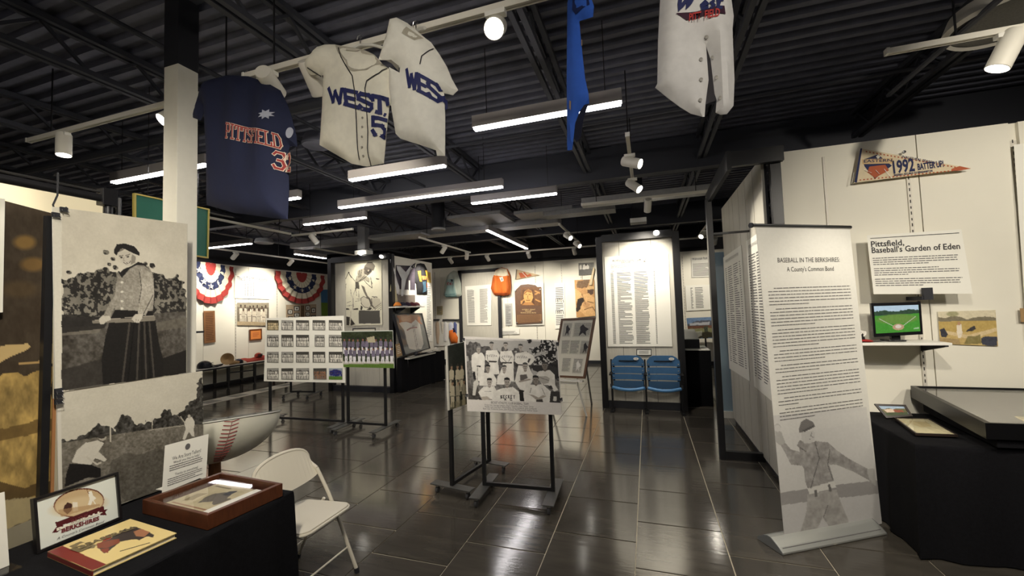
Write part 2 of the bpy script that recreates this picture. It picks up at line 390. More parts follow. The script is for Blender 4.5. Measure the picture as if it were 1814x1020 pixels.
# glazed corner of the storefront frame
fr=thing('storefront','black metal storefront frame with glass beside the grooved grey wall behind the banner','frame',(.72,5.14,0))
MB().box(.69,5.1,0,.75,5.2,2.92).build('post',BLACKGLOSS,fr,bevel=.003)
MB().box(1.16,4.4,0,1.25,4.46,3.16).build('post',BLACKGLOSS,fr,bevel=.003)
MB().hexa([(.7,5.2,2.86),(.74,5.2,2.86),(.82,4.3,2.98),(.78,4.3,2.98),(.7,5.2,2.98),(.74,5.2,2.98),(.82,4.3,3.16),(.78,4.3,3.16)]).build('top_rail',BLACKGLOSS,fr)
MB().box(.82,4.33,3.02,1.26,4.39,3.16).build('top_rail',BLACKGLOSS,fr)
MB().box(.75,5.12,0,1.13,5.18,.09).build('bottom_rail',BLACKGLOSS,fr,bevel=.003)
MB().box(.75,5.12,2.5,1.113,5.16,2.52).build('transom',BLACKGLOSS,fr)
MB().box(.75,5.14,.09,1.113,5.148,2.5).build('glass_pane',GLASS,fr)
# white square column by the left-hand posters, painted black above
PC=mat('column_paint',(225,222,210),.6,noise=.02)
colm=MB().box(-3.14,1.925,0,-3.0,2.06,3.5).build('column',PC,kind='structure',bevel=.004)
MB().box(-3.141,1.924,3.5,-2.999,2.061,4.0).build('column_top',BLACKP,colm)
# cream partition behind the brown banner on the left
MB().box(-4.0,-1.5,0,-3.9,2.0,2.68).build('wall_cream',mat('cream_paint',(236,226,196),.7),kind='structure')
# ceiling ducts
b=MB(); b.box(-8.4,8.0,3.42,-1.6,8.35,3.55)
b.box(-5.7,7.5,3.36,-4.4,7.9,3.4); b.box(-3.6,7.1,3.5,-2.5,8.1,3.56); b.box(-2.3,7.3,3.5,-1.2,8.0,3.56); b.build('ceiling_duct',DUCT,kind='structure')
b=MB(); b.box(-1.7,7.15,3.38,-.45,7.5,3.46); b.box(-.9,6.38,3.3,.95,6.56,3.42); b.build('ceiling_duct',DUCT,kind='structure')
# ================================================================ LIGHTS
def track(label,p0,p1,grp=None,hang=True):
    t=thing('light_track',label,'light track',p0)
    p0=Vector(p0);p1=Vector(p1); d=(p1-p0).normalized(); side=Vector((0,0,1)).cross(d)
    b=MB(); b.bar(p0,p1,.036,.03); 
    b.build('rail',TRACKW,t)
    b=MB()
    for s in(-1,1): b.bar(p0+side*.013*s-Vector((0,0,.0165)),p1+side*.013*s-Vector((0,0,.0165)),.008,.006)
    b.build('lip',TRACKW,t,kind='stuff')
    b=MB(); b.bar(p0-d*.012,p0+d*.004,.042,.038); b.bar(p1-d*.004,p1+d*.012,.042,.038); b.build('end_cap',WHITE,t,kind='stuff')
    if hang:
        L=(p1-p0).length
        for k in ((.12,.88) if L<3 else (.06,.5,.94)):
            q=p0.lerp(p1,k); MB().tube([q,(q.x,q.y,4.0)],.006,6).build('hanger_rod',BLACK,t)
    return t
track('near left white light track carrying two spotlights beside the white column',(-5.27,2.14,3.4),(-2.5,2.14,3.4))
track('long white light track the baseball jerseys hang from',(-2.42,1.96,3.3),(1.6,1.96,3.3))
track('upper right white light track with one large spotlight',(1.54,3.2,3.3),(4.4,3.2,3.3))
track('short white light track right of the blue jersey, pointing away, with two lit spotlights',(-.1,3.88,3.3),(-.1,5.26,3.3))
track('white light track running left from the storefront frame with one unlit spotlight',(-.88,6.3,3.3),(.95,6.3,3.3))
track('short white light track receding left of the seat panel with two lit spotlights',(-1.5,7.6,3.3),(-1.5,10.1,3.3))
track('short white light track receding above the mint jacket with two spotlights',(-4.49,7.6,3.3),(-4.49,10.2,3.3))
track('long white light track along the back wall',(-7.2,10.74,3.3),(1.9,10.74,3.3))
track('white light track along the left wall above the bunting',(-9.15,6.3,3.3),(-9.15,10.4,3.3))
track('short white light track between the left linear lights with one spotlight',(-6.5,6.26,3.3),(-5.1,6.26,3.3))
track('white light track receding above the navy player frame',(-7.35,7.7,3.3),(-7.35,9.3,3.3))
track('white light track with no lamps behind the navy jersey',(-6.4,4.1,3.3),(-6.4,6.1,3.3))
track('short white light track left of the storefront post with one lit spotlight',(1.22,8.5,3.3),(1.22,10.6,3.3))
def spot(label,att,d,lit=True,power=1.0,size=62,scale=1.0,grp=None,real=True,drop=.1):
    """track spotlight: adapter on the rail, yoke, cylindrical head, lens; att = point on the rail"""
    att=Vector(att); d=Vector(d).normalized(); t=thing('track_spotlight',label,'spotlight',att,grp)
    r=.052*scale; L=.2*scale; c=att+Vector((0,0,-drop))
    MB().box(att.x-.055,att.y-.022,att.z-.045,att.x+.055,att.y+.022,att.z-.017).build('adapter',WHITE,t,bevel=.003)
    MB().tube([att-Vector((0,0,.04)),c],.011,8).build('stem',WHITE,t)
    a=c-d*L*.4
    MB().lathe(a,d,[(0,0),(r*.9,0),(r,.012),(r,L-.004),(r*.93,L),(r*.9,L-.012),(0,L-.012)],24).build('lamp_head',TRACKW,t,smooth=True)
    m=LENS if lit else mat('lens_dim',(200,200,195),.3,emit=.4)
    MB().lathe(a,d,[(0,L-.008),(r*.88,L-.008),(r*.88,L-.011)],24).build('lens',m,t)
    if real:
        l=bpy.data.lights.new('spot_lamp','SPOT'); l.energy=SPOT_W*power; l.color=WARM; l.spot_size=math.radians(size); l.spot_blend=.7; l.shadow_soft_size=.04
        o=bpy.data.objects.new('spot_lamp',l); COL.objects.link(o); o.location=a+d*(L+.004); o.rotation_euler=d.to_track_quat('-Z','Y').to_euler()
        o.parent=t; o.matrix_parent_inverse=Matrix.Translation(-t.location)
    return t
# seen
spot('spotlight at the left end of the near left track, pointing straight down',(-4.75,2.14,3.4),(.12,-.05,-1),power=.5,size=70)
spot('spotlight just left of the white column with its lit face turned to the room',(-3.35,2.14,3.4),(-.15,-.6,-.6),power=.45)
spot('spotlight lying level behind the navy jersey',(-2.22,1.96,3.3),(-.35,.9,-.2),power=1.6,scale=1.0,drop=.07)
spot('spotlight tilted down left of the cream jersey numbered 5',(-1.88,1.96,3.3),(-.15,.8,-.75),power=.9)
spot('dazzling bare spotlight facing the viewer between the jerseys',(-.68,1.96,3.3),(.16,-.75,-.62),power=.35,scale=1.0)
spot('large spotlight under the disc at the upper right',(2.12,3.2,3.3),(-.35,.1,-.8),power=.5,scale=1.1)
spot('upper one of two spotlights on the short track right of the blue jersey',(-.1,4.35,3.3),(.75,-.3,-.35),power=.8)
spot('lower one of two spotlights on the short track right of the blue jersey',(-.1,5.2,3.3),(.6,-.35,-.6),power=.8)
spot('spotlight hanging straight down above the seat panel',(.08,6.3,3.3),(-.1,.7,-.8),lit=False,power=1.2,size=80)
spot('left spotlight of the pair left of the seat panel',(-1.5,8.4,3.3),(.65,-.5,-.5),power=.5)
spot('right spotlight of the pair left of the seat panel',(-1.5,9.6,3.3),(.65,-.5,-.5),power=.5)
spot('left spotlight of the pair above the mint jacket',(-4.49,8.7,3.3),(-.8,.2,-.9),lit=False,power=1.6)
spot('right spotlight of the pair above the mint jacket',(-4.49,10.0,3.3),(-.4,.6,-.8),lit=False,power=1.0)
for x,l in ((-5.35,'left of the mint jacket'),(-4.2,'above the mint jacket'),(-3.0,'above the orange jacket'),(-1.75,'above the team portrait')):
    spot('spotlight on the back wall track '+l,(x,10.74,3.3),(.1,1,-.75) if x<-3.5 else (0,1,-.72),lit=False,power=1.25,size=80)
for y,l in ((7.15,'left of the lettered white sign'),(8.75,'above the bunting at the right')):
    spot('spotlight on the left wall track '+l,(-9.15,y,3.3),(-1,.1,-.7),lit=False,power=1.5,size=85)
spot('spotlight on the short track in front of the striped ceiling duct',(-6.0,6.26,3.3),(.6,.2,-.8),lit=False,power=.8)
spot('lit spotlight left of the storefront post, beyond the seat panel',(1.22,9.6,3.3),(-.5,-.6,-.5),power=.6)
spot('spotlight over the far right corner of the back wall',(1.6,10.74,3.3),(0,1,-.7),lit=False,power=1.2,size=80)
# bare lamps added to brighten displays; two serve the cabinet and seat panel lenses
def added_lamp(p,target,power,size=70):
    l=bpy.data.lights.new('spot_lamp','SPOT'); l.energy=SPOT_W*power; l.color=WARM; l.spot_size=math.radians(size); l.spot_blend=.8; l.shadow_soft_size=.06
    o=bpy.data.objects.new('spot_lamp',l); COL.objects.link(o); o.location=p; o.rotation_euler=(Vector(target)-Vector(p)).to_track_quat('-Z','Y').to_euler()
added_lamp((2.3,1.1,3.2),(2.7,4.6,1.9),1.5,72); added_lamp((3.6,1.6,3.2),(3.2,4.6,1.6),.9,75)
added_lamp((.95,1.5,3.2),(1.3,3.5,.7),1.2,80); added_lamp((-1.1,.5,3.2),(-2.15,2.0,.6),.9,75); added_lamp((-6.02,7.2,3.15),(-6.1,7.9,1.9),.5,95); added_lamp((.0,6.9,3.15),(-.13,7.3,1.2),.2,110); added_lamp((-.9,.3,3.2),(-2.9,1.5,1.5),1.15,80); added_lamp((1.0,-.3,3.2),(.25,1.95,2.75),.55,50); added_lamp((.4,-.6,3.2),(1.2,3.4,.2),2.2,34)
added_lamp((-.4,-.2,3.2),(-1.6,1.9,2.7),.55,70); added_lamp((-2.6,.2,3.2),(-3.9,1.4,2.3),.8,80); added_lamp((-.9,2.5,3.2),(-1.3,3.9,.9),.5,75); added_lamp((-6.0,2.6,3.2),(-5.5,5.6,1.0),1.6,70)
def linear(label,p0,p1,grp=None):
    p0=Vector(p0);p1=Vector(p1); t=thing('linear_light',label,'ceiling light',p0,grp); d=(p1-p0).normalized()
    MB().bar(p0+Vector((0,0,.06)),p1+Vector((0,0,.06)),.07,.1).build('housing',mat('housing_grey',(165,160,158),.5),t)
    MB().bar(p0+d*.01+Vector((0,0,.002)),p1-d*.01+Vector((0,0,.002)),.056,.018).build('diffuser',STRIP,t)
    for k in (.1,.9):
        q=p0.lerp(p1,k); MB().tube([q+Vector((0,0,.1)),(q.x,q.y,4.0)],.004,5).build('hanger_wire',BLACK,t)
    return t
Z3=3.3
OFFY={'far':-.12}
for lab,a,b_ in (('linear ceiling light passing behind the white column',(200,324),(368,292)),('linear ceiling light right under the two cream jerseys',(617.6,319),(791,295)),
  ('longest linear ceiling light, in the middle of the room',(603,369.3),(889.7,330)),('broad linear ceiling light crossing behind the blue jersey',(838,229),(1102,184)),
  ('linear ceiling light right of the longest one',(837,362),(986,342)),('linear ceiling light left of and below the longest one',(537,398),(650,386)),
  ('far left linear ceiling light right of the green board',(366,436.8),(443,427.4)),('stub of a linear ceiling light right of the navy jersey',(480,357),(533,351))):
    A=at_z(*a,Z3);B=at_z(*b_,Z3); ym=(A.y+B.y)/2; linear(lab,(A.x,ym,Z3-(.045 if 'far left' in lab else 0)),(B.x,ym,Z3-(.045 if 'far left' in lab else 0)))
linear('receding linear ceiling light above the orange jacket',(-2.94,7.55,Z3),(-2.94,10.4,Z3)); linear('small receding linear ceiling light left of the player frame',(-8.44,8.19,Z3),(-8.44,9.26,Z3))
for k,(x,y) in enumerate(((-3.6,-.4),(-.5,.2),(1.8,.6))):   # unseen lights added behind the viewer for general fill
    linear(('left','middle','right')[k]+' one of the unseen linear ceiling lights added behind the viewer for fill',(x,y,Z3),(x+1.5,y,Z3),'added linear lights behind the viewer')
# dome disc speakers and pendant cans
t=thing('ceiling_disc','pale round ceiling disc with a light rim above the upper right track','ceiling speaker',(2.36,3.5,3.5))
MB().lathe((2.36,3.5,3.62),(0,0,-1),[(0,0),(.3,0),(.34,.1),(.32,.12),(.3,.105)],40).build('rim',mat('disc_rim',(190,186,176),.5),t,smooth=True)
MB().lathe((2.36,3.5,3.52),(0,0,-1),[(0,0),(.3,0),(.3,.002)],40).build('grille',mat('disc_grille',(88,86,82),.7,noise=.2,nscale=90),t)
t=thing('ceiling_disc','dark round ceiling speaker right of the navy jersey','ceiling speaker',(-3.4,3.6,3.6))
MB().lathe((-3.4,3.6,3.72),(0,0,-1),[(0,0),(.12,0),(.15,.1),(.14,.12),(.12,.11),(0,.11)],28).build('rim',CEIL,t,smooth=True)
t=thing('ceiling_disc','small pale round ceiling ring near the far left linear light','ceiling speaker',(-8.2,7.1,3.4))
MB().lathe((-8.2,7.1,3.5),(0,0,-1),[(0,0),(.17,0),(.2,.08),(.18,.1),(.16,.085),(0,.085)],28).build('rim',DUCT,t,smooth=True)
t=thing('pendant_can','black cylindrical pendant can with a pale rim below the middle lights','pendant light',(-3.8,7.15,3.25))
MB().tube([(-3.8,7.15,3.33),(-3.8,7.15,4.0)],.13,20).build('can',BLACKP,t,smooth=True)
MB().lathe((-3.8,7.15,3.33),(0,0,-1),[(.13,-.02),(.14,0),(.13,.02),(.1,.01),(0,.01)],20).build('rim',DUCT,t,smooth=True)
t=thing('pendant_box','grey square pendant post with white foot above the player frame','pendant light',(-6.05,7.8,3.1))
MB().box(-6.17,7.74,3.16,-5.97,7.9,4.0).build('post',mat('box_grey',(120,120,122),.6),t); MB().box(-6.22,7.7,3.06,-5.9,7.93,3.16).build('foot',WHITE,t)
MB().lathe((-6.03,7.66,3.09),(0,-.7,-.7),[(0,0),(.05,0),(.05,.02),(0,.02)],14).build('lamp_lens',LENS,t)
t=thing('pendant_box','black square pendant post with white foot above the seat panel','pendant light',(-.08,7.6,3.1))
MB().box(-.18,7.62,3.28,.02,7.8,4.0).build('post',BLACKP,t); MB().box(-.22,7.6,3.2,.06,7.84,3.28).build('foot',WHITE,t)
# ================================================================ LEFT FOREGROUND
def T(pts,ox,oy,s): return [(ox+x/s,oy+y/s) for x,y in pts]
def pxquad(c,f): return Quad(*[f(*p) for p in c])
# ---- woman with a bat
W1=[(93,366),(332,396.5),(330,660),(97.5,696)]
def paint_woman(res=(235,300)):
    c=Canvas(W1,res,(206,200,184)); t=lambda *p: T(p,150,420,3.646); g=lambda *p: T(p,0,320,2.684)
    inner=g((287,440),(300,440),(884,500),(884,912),(286,998))
    c.C+= (c.fbm(9,5)-.5)[...,None]*16
    veil=c.v
    # hedge mass and ground
    def leaf(s): n=s.fbm(46,31,3); return np.where(n[...,None]>.53,np.array((122,118,108.)),np.array((44,42,40.)))*(.75+.5*s.fbm(12,9))[...,None]
    hedge=g((286,470),(330,455),(380,425),(420,440),(470,430),(520,440),(600,420),(700,430),(730,440),(790,460),(830,450),(870,480),(885,520),(885,640),(286,690))
    c.poly(hedge,leaf,rough=7,rs=26)
    for (x,y,r) in ((466,340,13),(497,372,10),(312,437,10),(480,398,9),(465,425,14),(508,414,12),(655,395,10),(690,405,14),(830,455,9)):
        (px,py),=g((x,y)); c.ell(px,py,r/2.4,r/3.0,leaf,rot=.5)
    def ground(s): return (np.array((84,80,74.))+ (s.fbm(40,3)-.5)[...,None]*70+(s.fbm(6,8)-.5)[...,None]*50)
    c.poly(g((286,655),(885,625),(885,912),(286,998)),ground)
    c.poly(g((286,700),(460,690),(430,730),(286,740)),(128,122,110),.6); c.poly(g((286,640),(480,650),(460,705),(286,725)),(36,34,33),.8,rough=2)
    c.poly(g((740,850),(885,805),(885,915),(700,940)),(38,36,34)); c.poly(g((286,900),(480,850),(480,985),(286,1000)),(48,45,42),.7,rough=3)
    c.poly(g((710,680),(885,650),(885,700),(710,720)),(118,112,100),.5)
    # skirt
    c.poly(t((140,475),(390,480),(415,545),(440,690),(474,800),(474,905),(300,935),(150,950),(70,960),(60,800),(85,640),(110,540)),(34,32,31))
    for a,b in (((235,560),(190,940)),((300,555),(285,930)),((335,555),(350,930)),((370,555),(405,915))): c.line(t(a,b),3.4,(72,68,63))
    for a,b in (((265,560),(225,940)),((318,560),(320,930)),((350,560),(380,920))): c.line(t(a,b),1.4,(18,17,17))
    # cardigan
    kn=lambda s:(np.array((150,145,134.))+(s.noise(110,4)-.5)[...,None]*34+(s.fbm(9,41)-.5)[...,None]*40)
    c.poly(t((160,240),(190,215),(265,178),(320,176),(370,195),(398,250),(405,370),(395,480),(330,482),(140,474),(150,400),(180,340),(150,300)),kn)
    c.poly(t((150,290),(190,310),(165,400),(118,505),(120,520),(70,515),(110,430),(140,380)),kn)
    c.poly(t((310,205),(385,230),(402,330),(400,400),(345,510),(290,500),(300,430),(312,340),(300,260)),lambda s:kn(s)*1.12)
    c.line(t((300,225),(315,330),(298,430)),1.6,(84,80,74)); c.line(t((395,380),(330,500)),1.5,(70,66,62))
    # scarf, face, hat
    c.poly(t((165,235),(200,205),(240,190),(290,160),(330,170),(375,215),(330,182),(280,182),(235,205),(185,265)),(36,34,34))
    c.poly(t((155,100),(170,85),(240,95),(272,120),(275,165),(240,185),(215,187),(180,160),(162,130)),(196,190,176))
    c.poly(t((250,110),(275,125),(272,165),(240,180)),(120,114,104),.7)
    c.line(t((166,122),(192,118)),1.3,(84,78,70)); c.line(t((206,119),(236,110)),1.3,(84,78,70))
    for ex_,ey_ in ((181,131),(223,126)): c.ell(*t((ex_,ey_))[0],2.6,1.2,(60,56,52))
    c.line(t((198,132),(193,150),(203,153)),.9,(128,120,108)); c.poly(t((192,160),(215,165),(244,150),(236,166),(215,176),(200,171)),(86,78,72)); c.poly(t((198,163),(216,167),(238,156),(230,165),(215,170),(203,168)),(228,222,208))
    c.poly(t((132,85),(150,45),(200,38),(260,55),(298,95),(302,118),(280,112),(250,100),(190,70),(160,95),(150,118),(135,105)),(40,38,38),rough=.6)
    c.poly(t((175,75),(200,72),(190,85),(165,95)),(120,115,105))
    # hands and bat
    c.poly(t((5,545),(40,540),(260,530),(400,510),(412,520),(410,545),(260,556),(40,560),(8,562)),(132,126,114)); c.line(t((20,541),(405,512)),.8,(178,172,158))
    c.poly(t((45,535),(65,512),(110,515),(118,540),(85,552),(75,568),(50,566)),(196,190,176)); c.poly(t((248,535),(270,505),(325,500),(320,530),(300,558),(270,558)),(200,194,180))
    c.line(t((280,535),(275,552)),.7,(110,104,96)); c.line(t((295,535),(290,554)),.7,(110,104,96))
    for y in (295,357,418,466):
        (px,py),=t((185,y)); c.ell(px,py,2.6,2.2,(214,210,196))
    c.poly(g((887,200),(893,200),(893,912),(885,912)),(196,192,178)); c.poly(g((250,120),(284,124),(284,1003),(262,1010)),(216,212,198))
    c.grain(6,90,77); return c
PX0=-2.8
def hang(name,label,cat,corners,f,canvas,t=.006,rough=.5,edge=None,group=None):
    q=pxquad(corners,f); o=thing(name,label,cat,q.p(.5,1),group); board(q,t,edge or FOAM,'backing',o); canvas.mesh(q,'printed_picture',o,rough=rough); return o,q
woman,WQ=hang('photo_poster','large black and white poster of a woman in a long skirt holding a bat','poster',W1,lambda u,v:at_x(u,v,PX0),paint_woman(),rough=.42)
# ---- field game below
W2=[(100.6,694),(358.5,657),(361,841),(105,931)]
def paint_field(res=(240,220)):
    c=Canvas(W2,res,(204,199,184)); g=lambda *p: T(p,0,640,2.684)
    c.C+=(c.fbm(7,15)-.5)[...,None]*14
    tree=lambda s: np.array((58,56,52.))+(s.fbm(50,22)-.45)[...,None]*120
    c.poly(g((283,370),(330,375),(400,330),(430,310),(470,320),(500,340),(520,270),(555,255),(590,310),(640,300),(680,290),(720,270),(750,230),(790,270),(830,250),(880,205),(915,190),(930,120),(965,60),(968,340),(560,370),(283,440)),tree,rough=4,rs=40)
    c.poly(g((286,390),(560,350),(830,310),(968,300),(968,600),(560,680),(283,800)),lambda s:np.array((116,111,101.))+(s.fbm(70,8)-.5)[...,None]*70+(s.fbm(8,12)-.5)[...,None]*46)
    c.poly(g((480,480),(700,440),(968,370),(968,600),(560,690),(470,620)),(60,57,52),.35,rough=8,rs=10)
    c.line(g((480,322),(483,392)),2,(200,195,180)); c.line(g((677,285),(677,337)),1.6,(190,185,170)); c.line(g((545,350),(545,362)),1,(190,185,170)); c.line(g((660,340),(850,312)),.9,(190,185,170)); c.line(g((645,262),(645,300)),.8,(70,66,60))
    # batter
    c.poly(g((865,275),(895,268),(912,290),(910,320),(860,330),(850,300)),(216,211,198)); c.ell(*g((880,267))[0],3.2,3.6,(190,184,170)); c.poly(g((860,325),(905,318),(912,362),(895,360),(878,340),(855,380),(840,378)),(212,207,194)); c.line(g((812,265),(858,300)),1.5,(120,114,104)); c.line(g((830,270),(860,305)),1.6,(200,196,182))
    # pitcher or catcher bending
    c.poly(g((325,480),(345,430),(380,395),(430,385),(455,400),(430,440),(465,480),(455,490),(415,470),(400,500),(330,485)),(208,203,190),rough=.8); c.ell(*g((447,372))[0],6,5.5,(180,174,160)); c.ell(*g((444,366))[0],6,4,(66,62,58))
    c.poly(g((318,490),(400,500),(440,520),(442,560),(420,565),(390,560),(300,600),(305,540)),(32,30,30)); c.line(g((385,465),(425,500),(440,492)),3,(200,194,180))
    c.poly(g((270,600),(770,600),(770,620),(575,690),(270,800)),(90,86,80),.0)
    c.grain(7,100,71); c.blend((c.u<.018).astype(float),(212,208,196)); return c
field,FQ=hang('photo_poster','black and white poster of a field game hung below the woman with a bat','poster',W2,lambda u,v:at_x(u,v,PX0-.004),paint_field(),rough=.42)
# black rolling stand behind the two posters
st=thing('display_stand','tall black pipe stand behind the two large posters','display stand',(-2.86,1.25,0))
MB().box(-2.85,1.215,0,-2.82,1.245,2.27).build('post',BLACK,st); MB().box(-2.85,1.80,.735,-2.82,1.83,2.27).build('post',BLACK,st)
MB().box(-2.85,1.245,2.24,-2.82,1.83,2.27).build('top_bar',BLACK,st); MB().box(-2.85,1.245,.70,-2.815,1.96,.735).build('bottom_bar',BLACK,st)
MB().box(-2.9,1.215,.0,-2.78,1.245,.03).build('foot',BLACK,st)
MB().box(-2.818,1.25,.74,-2.812,1.262,1.36).build('wood_edge',mat('wood_edge',(160,112,70),.6),st)
def clip(p,label,n=1):
    o=thing('binder_clip',label,'clip',p); x,y,z=p
    MB().prism([(x+.008,y-.014,z-.012),(x+.008,y+.014,z-.012),(x+.006,y+.014,z+.012),(x+.006,y-.014,z+.012)],(.012,0,0)).build('body',BLACKP,o)
    b=MB(); b.tube([(x+.02,y-.01,z),(x+.032,y-.012,z-.014),(x+.032,y+.012,z-.014),(x+.02,y+.01,z)],.0015,5); b.build('wire_handle',STEEL,o)
k=at_x(101,366,PX0); clip((PX0,k.y+.02,k.z-.012),'black binder clip on the top edge of the woman poster')
k=at_x(96,381,PX0); clip((PX0,k.y,k.z),'black binder clip on the left edge of the woman poster near its top')
for i,(yy,l) in enumerate(((692,'top one of the black binder clips between the two posters'),(701,'middle one of the black binder clips between the two posters'),(711,'lowest of the black binder clips between the two posters'))):
    k=at_x(101,yy,PX0); clip((PX0,k.y,k.z),l)
# pipe rail, post, S hook, brown banner
RZ=2.41
rl=thing('pipe_rail','black pipe rail on a post above the posters at the left edge','display stand',(-2.9,1.47,0))
MB().tube([(-2.9,-.6,RZ+.02),(-2.9,1.5,RZ+.02)],.022,12).build('rail',BLACK,rl,smooth=True)
MB().tube([(-2.9,-.6,RZ+.055),(-2.9,1.47,RZ+.055)],.007,8).build('upper_rod',STEEL,rl,smooth=True)
MB().tube([(-2.9,1.5,0),(-2.9,1.5,RZ+.06)],.022,12).build('post',BLACK,rl,smooth=True); MB().tube([(-2.9,1.55,1.6),(-2.9,1.55,RZ+.04)],.012,8).build('inner_post',BLACK,rl,smooth=True)
MB().box(-2.93,1.46,RZ-.02,-2.87,1.53,RZ+.075).build('clamp',BLACKGLOSS,rl,bevel=.004); MB().box(-3.1,1.47,0,-2.84,1.53,.03).build('foot',BLACK,rl)
k=at_x(104,330,-2.86); pts=[]
for i in range(14): a=math.pi*i/13; pts.append((-2.87+.002*i,k.y+.012*math.cos(a*1),k.z+.03+.014*math.sin(a)))
ky=k.y; kz=RZ+.0
hk=MB(); P=[(-2.9,ky+.0,RZ+.09),(-2.87,ky,RZ+.1),(-2.868,ky,RZ+.03),(-2.86,ky-.004,RZ-.02),(-2.855,ky-.022,RZ-.075),(-2.852,ky-.016,RZ-.105),(-2.852,ky+.002,RZ-.112),(-2.852,ky+.02,RZ-.1),(-2.852,ky+.028,RZ-.075)]
tag(hk.tube(P,.004,7).build('s_hook',BLACK,smooth=True),'black S hook on the rail above the woman poster','hook')
BR=[(-40,343),(93,378),(93,905),(-45,960)]
c=Canvas(BR,(120,300),(64,54,42)); c.C+=(c.fbm(14,3,4)-.5)[...,None]*26
c.ell(40,430,14,9,(150,118,64),.8,soft=.8); c.ell(55,470,16,9,(140,108,58),.7,soft=.8); c.ell(30,515,22,10,(96,78,50),.5,soft=1)
c.poly([(-40,640),(0,618),(45,610),(50,618),(0,645),(-40,668)],(198,172,120),rough=2); c.line([(30,648),(93,642)],4,(176,146,96)); c.poly([(76,615),(93,612),(93,646),(76,648)],(214,196,150),.9,rough=1.5)
c.poly([(-40,690),(0,668),(40,668),(93,650),(93,905),(-40,960)],lambda s:np.array((176,148,88.))*(.55+.75*s.fbm(9,61,4))[...,None],rough=5,rs=8)
c.poly([(-40,770),(93,742),(93,764),(-40,792)],(92,72,40),.7,rough=3); c.poly([(-40,842),(30,865),(93,850),(93,875),(20,888),(-40,870)],(70,54,32),.75,rough=4); c.poly([(-40,890),(93,880),(93,905),(-40,960)],(172,160,126),.8,rough=2)
hang('photo_banner','tall brown sepia banner at the far left edge','banner',BR,lambda u,v:at_x(u,v,-2.98),c,rough=.6)
q=pxquad([(-60,345),(9,352),(5,553),(-60,560)],lambda u,v:at_x(u,v,-2.93)); tag(board(q,.003,PAPER,'paper_sheet'),'plain white sheet hanging over the left side of the brown banner','sheet')
# green board with yellow edge
GB=[(240,345),(368,372),(366,455),(240,436)]
gq=pxquad(GB,lambda u,v:at_x(u,v,-4.5)); g=thing('green_board','green board with a yellow frame hung high behind the white column','board',gq.p(.5,1))
board(gq,.015,mat('green_board',(30,104,84),.5,noise=.05,nscale=5),'panel',g); frame(gq,.014,.02,mat('yellow_trim',(196,178,96),.5),'frame',g)
for u in (.15,.85):
    a=gq.p(u,0); MB().tube([a,(a.x,a.y,4.0)],.003,5).build('hanging_wire',BLACK,g)
# ---- black-covered table at lower left
def draped_table(label,clabel,x0,y0,x1,y1,z,seed=1,clothmat=None,hem=.012,waves=26,amp=.012,tl='folding table',poly=None):
    t=thing('folding_table',tl,'table',((x0+x1)/2,(y0+y1)/2,0))
    MB().box(x0+.03,y0+.03,z-.045,x1-.03,y1-.03,z-.008).build('tabletop',mat('table_top',(190,186,176),.6),t)
    for sx in (x0+.1,x1-.1):
        for sy in (y0+.12,y1-.12): MB().tube([(sx,sy,0),(sx,sy,z-.045)],.014,8).build('leg',STEEL,t)
    # cloth: flat top, sides falling in shallow folds
    r=random.Random(seed); per=[]; step=.045
    cs=poly or [(x0,y0),(x1,y0),(x1,y1),(x0,y1)]; m4=len(cs); nrm=[]
    for i in range(m4):
        a=cs[i];c=cs[(i+1)%m4]; L=math.hypot(c[0]-a[0],c[1]-a[1]); nrm.append(((c[1]-a[1])/L,-(c[0]-a[0])/L))
    for i in range(m4):
        a=cs[i];c=cs[(i+1)%m4]; k_=max(2,int(math.hypot(c[0]-a[0],c[1]-a[1])/step))
        for j in range(k_):
            nn=nrm[i] if j else (nrm[i][0]+nrm[i-1][0],nrm[i][1]+nrm[i-1][1]); per.append((a[0]+(c[0]-a[0])*j/k_,a[1]+(c[1]-a[1])*j/k_,nn[0],nn[1]))
    n=len(per); b=MB(); rows=[z,z-.006,z-.03,z-.2,z*.45,hem]
    ph=[r.random()*6 for _ in range(6)]
    rings=[]
    for k,zz in enumerate(rows):
        ring=[]
        for i,(x,y,dx,dy) in enumerate(per):
            s=i*step; f=(math.sin(s*2*math.pi/.31+ph[0])+.6*math.sin(s*2*math.pi/.19+ph[1])+.5*math.sin(s*2*math.pi/.83+ph[2]))
            o=[-.006,0,.002,.006,.012,.018][k]+amp*f*[0,0,.1,.5,.9,1.15][k]
            if k>2: o=max(o,.001)
            ring.append((x+dx*o,y+dy*o,zz))
        rings.append(ring)
    base=[]
    for ring in rings: base.append(len(b.v)); b.v+=ring
    for k in range(len(rings)-1):
        for i in range(n):
            j=(i+1)%n; b.f.append((base[k]+i,base[k+1]+i,base[k+1]+j,base[k]+j)); b.m.append(0)
    b.f.append(tuple(base[0]+i for i in range(n))); b.m.append(0)
    return tag(b.build('tablecloth',clothmat or CLOTH,smooth=True),clabel,'tablecloth')
draped_table('', 'black cloth on the near left table under the book and the wooden box',-2.74,-.7,-1.96,1.885,.74,3,tl='folding table hidden under the black cloth at the near left')
TZ=.742
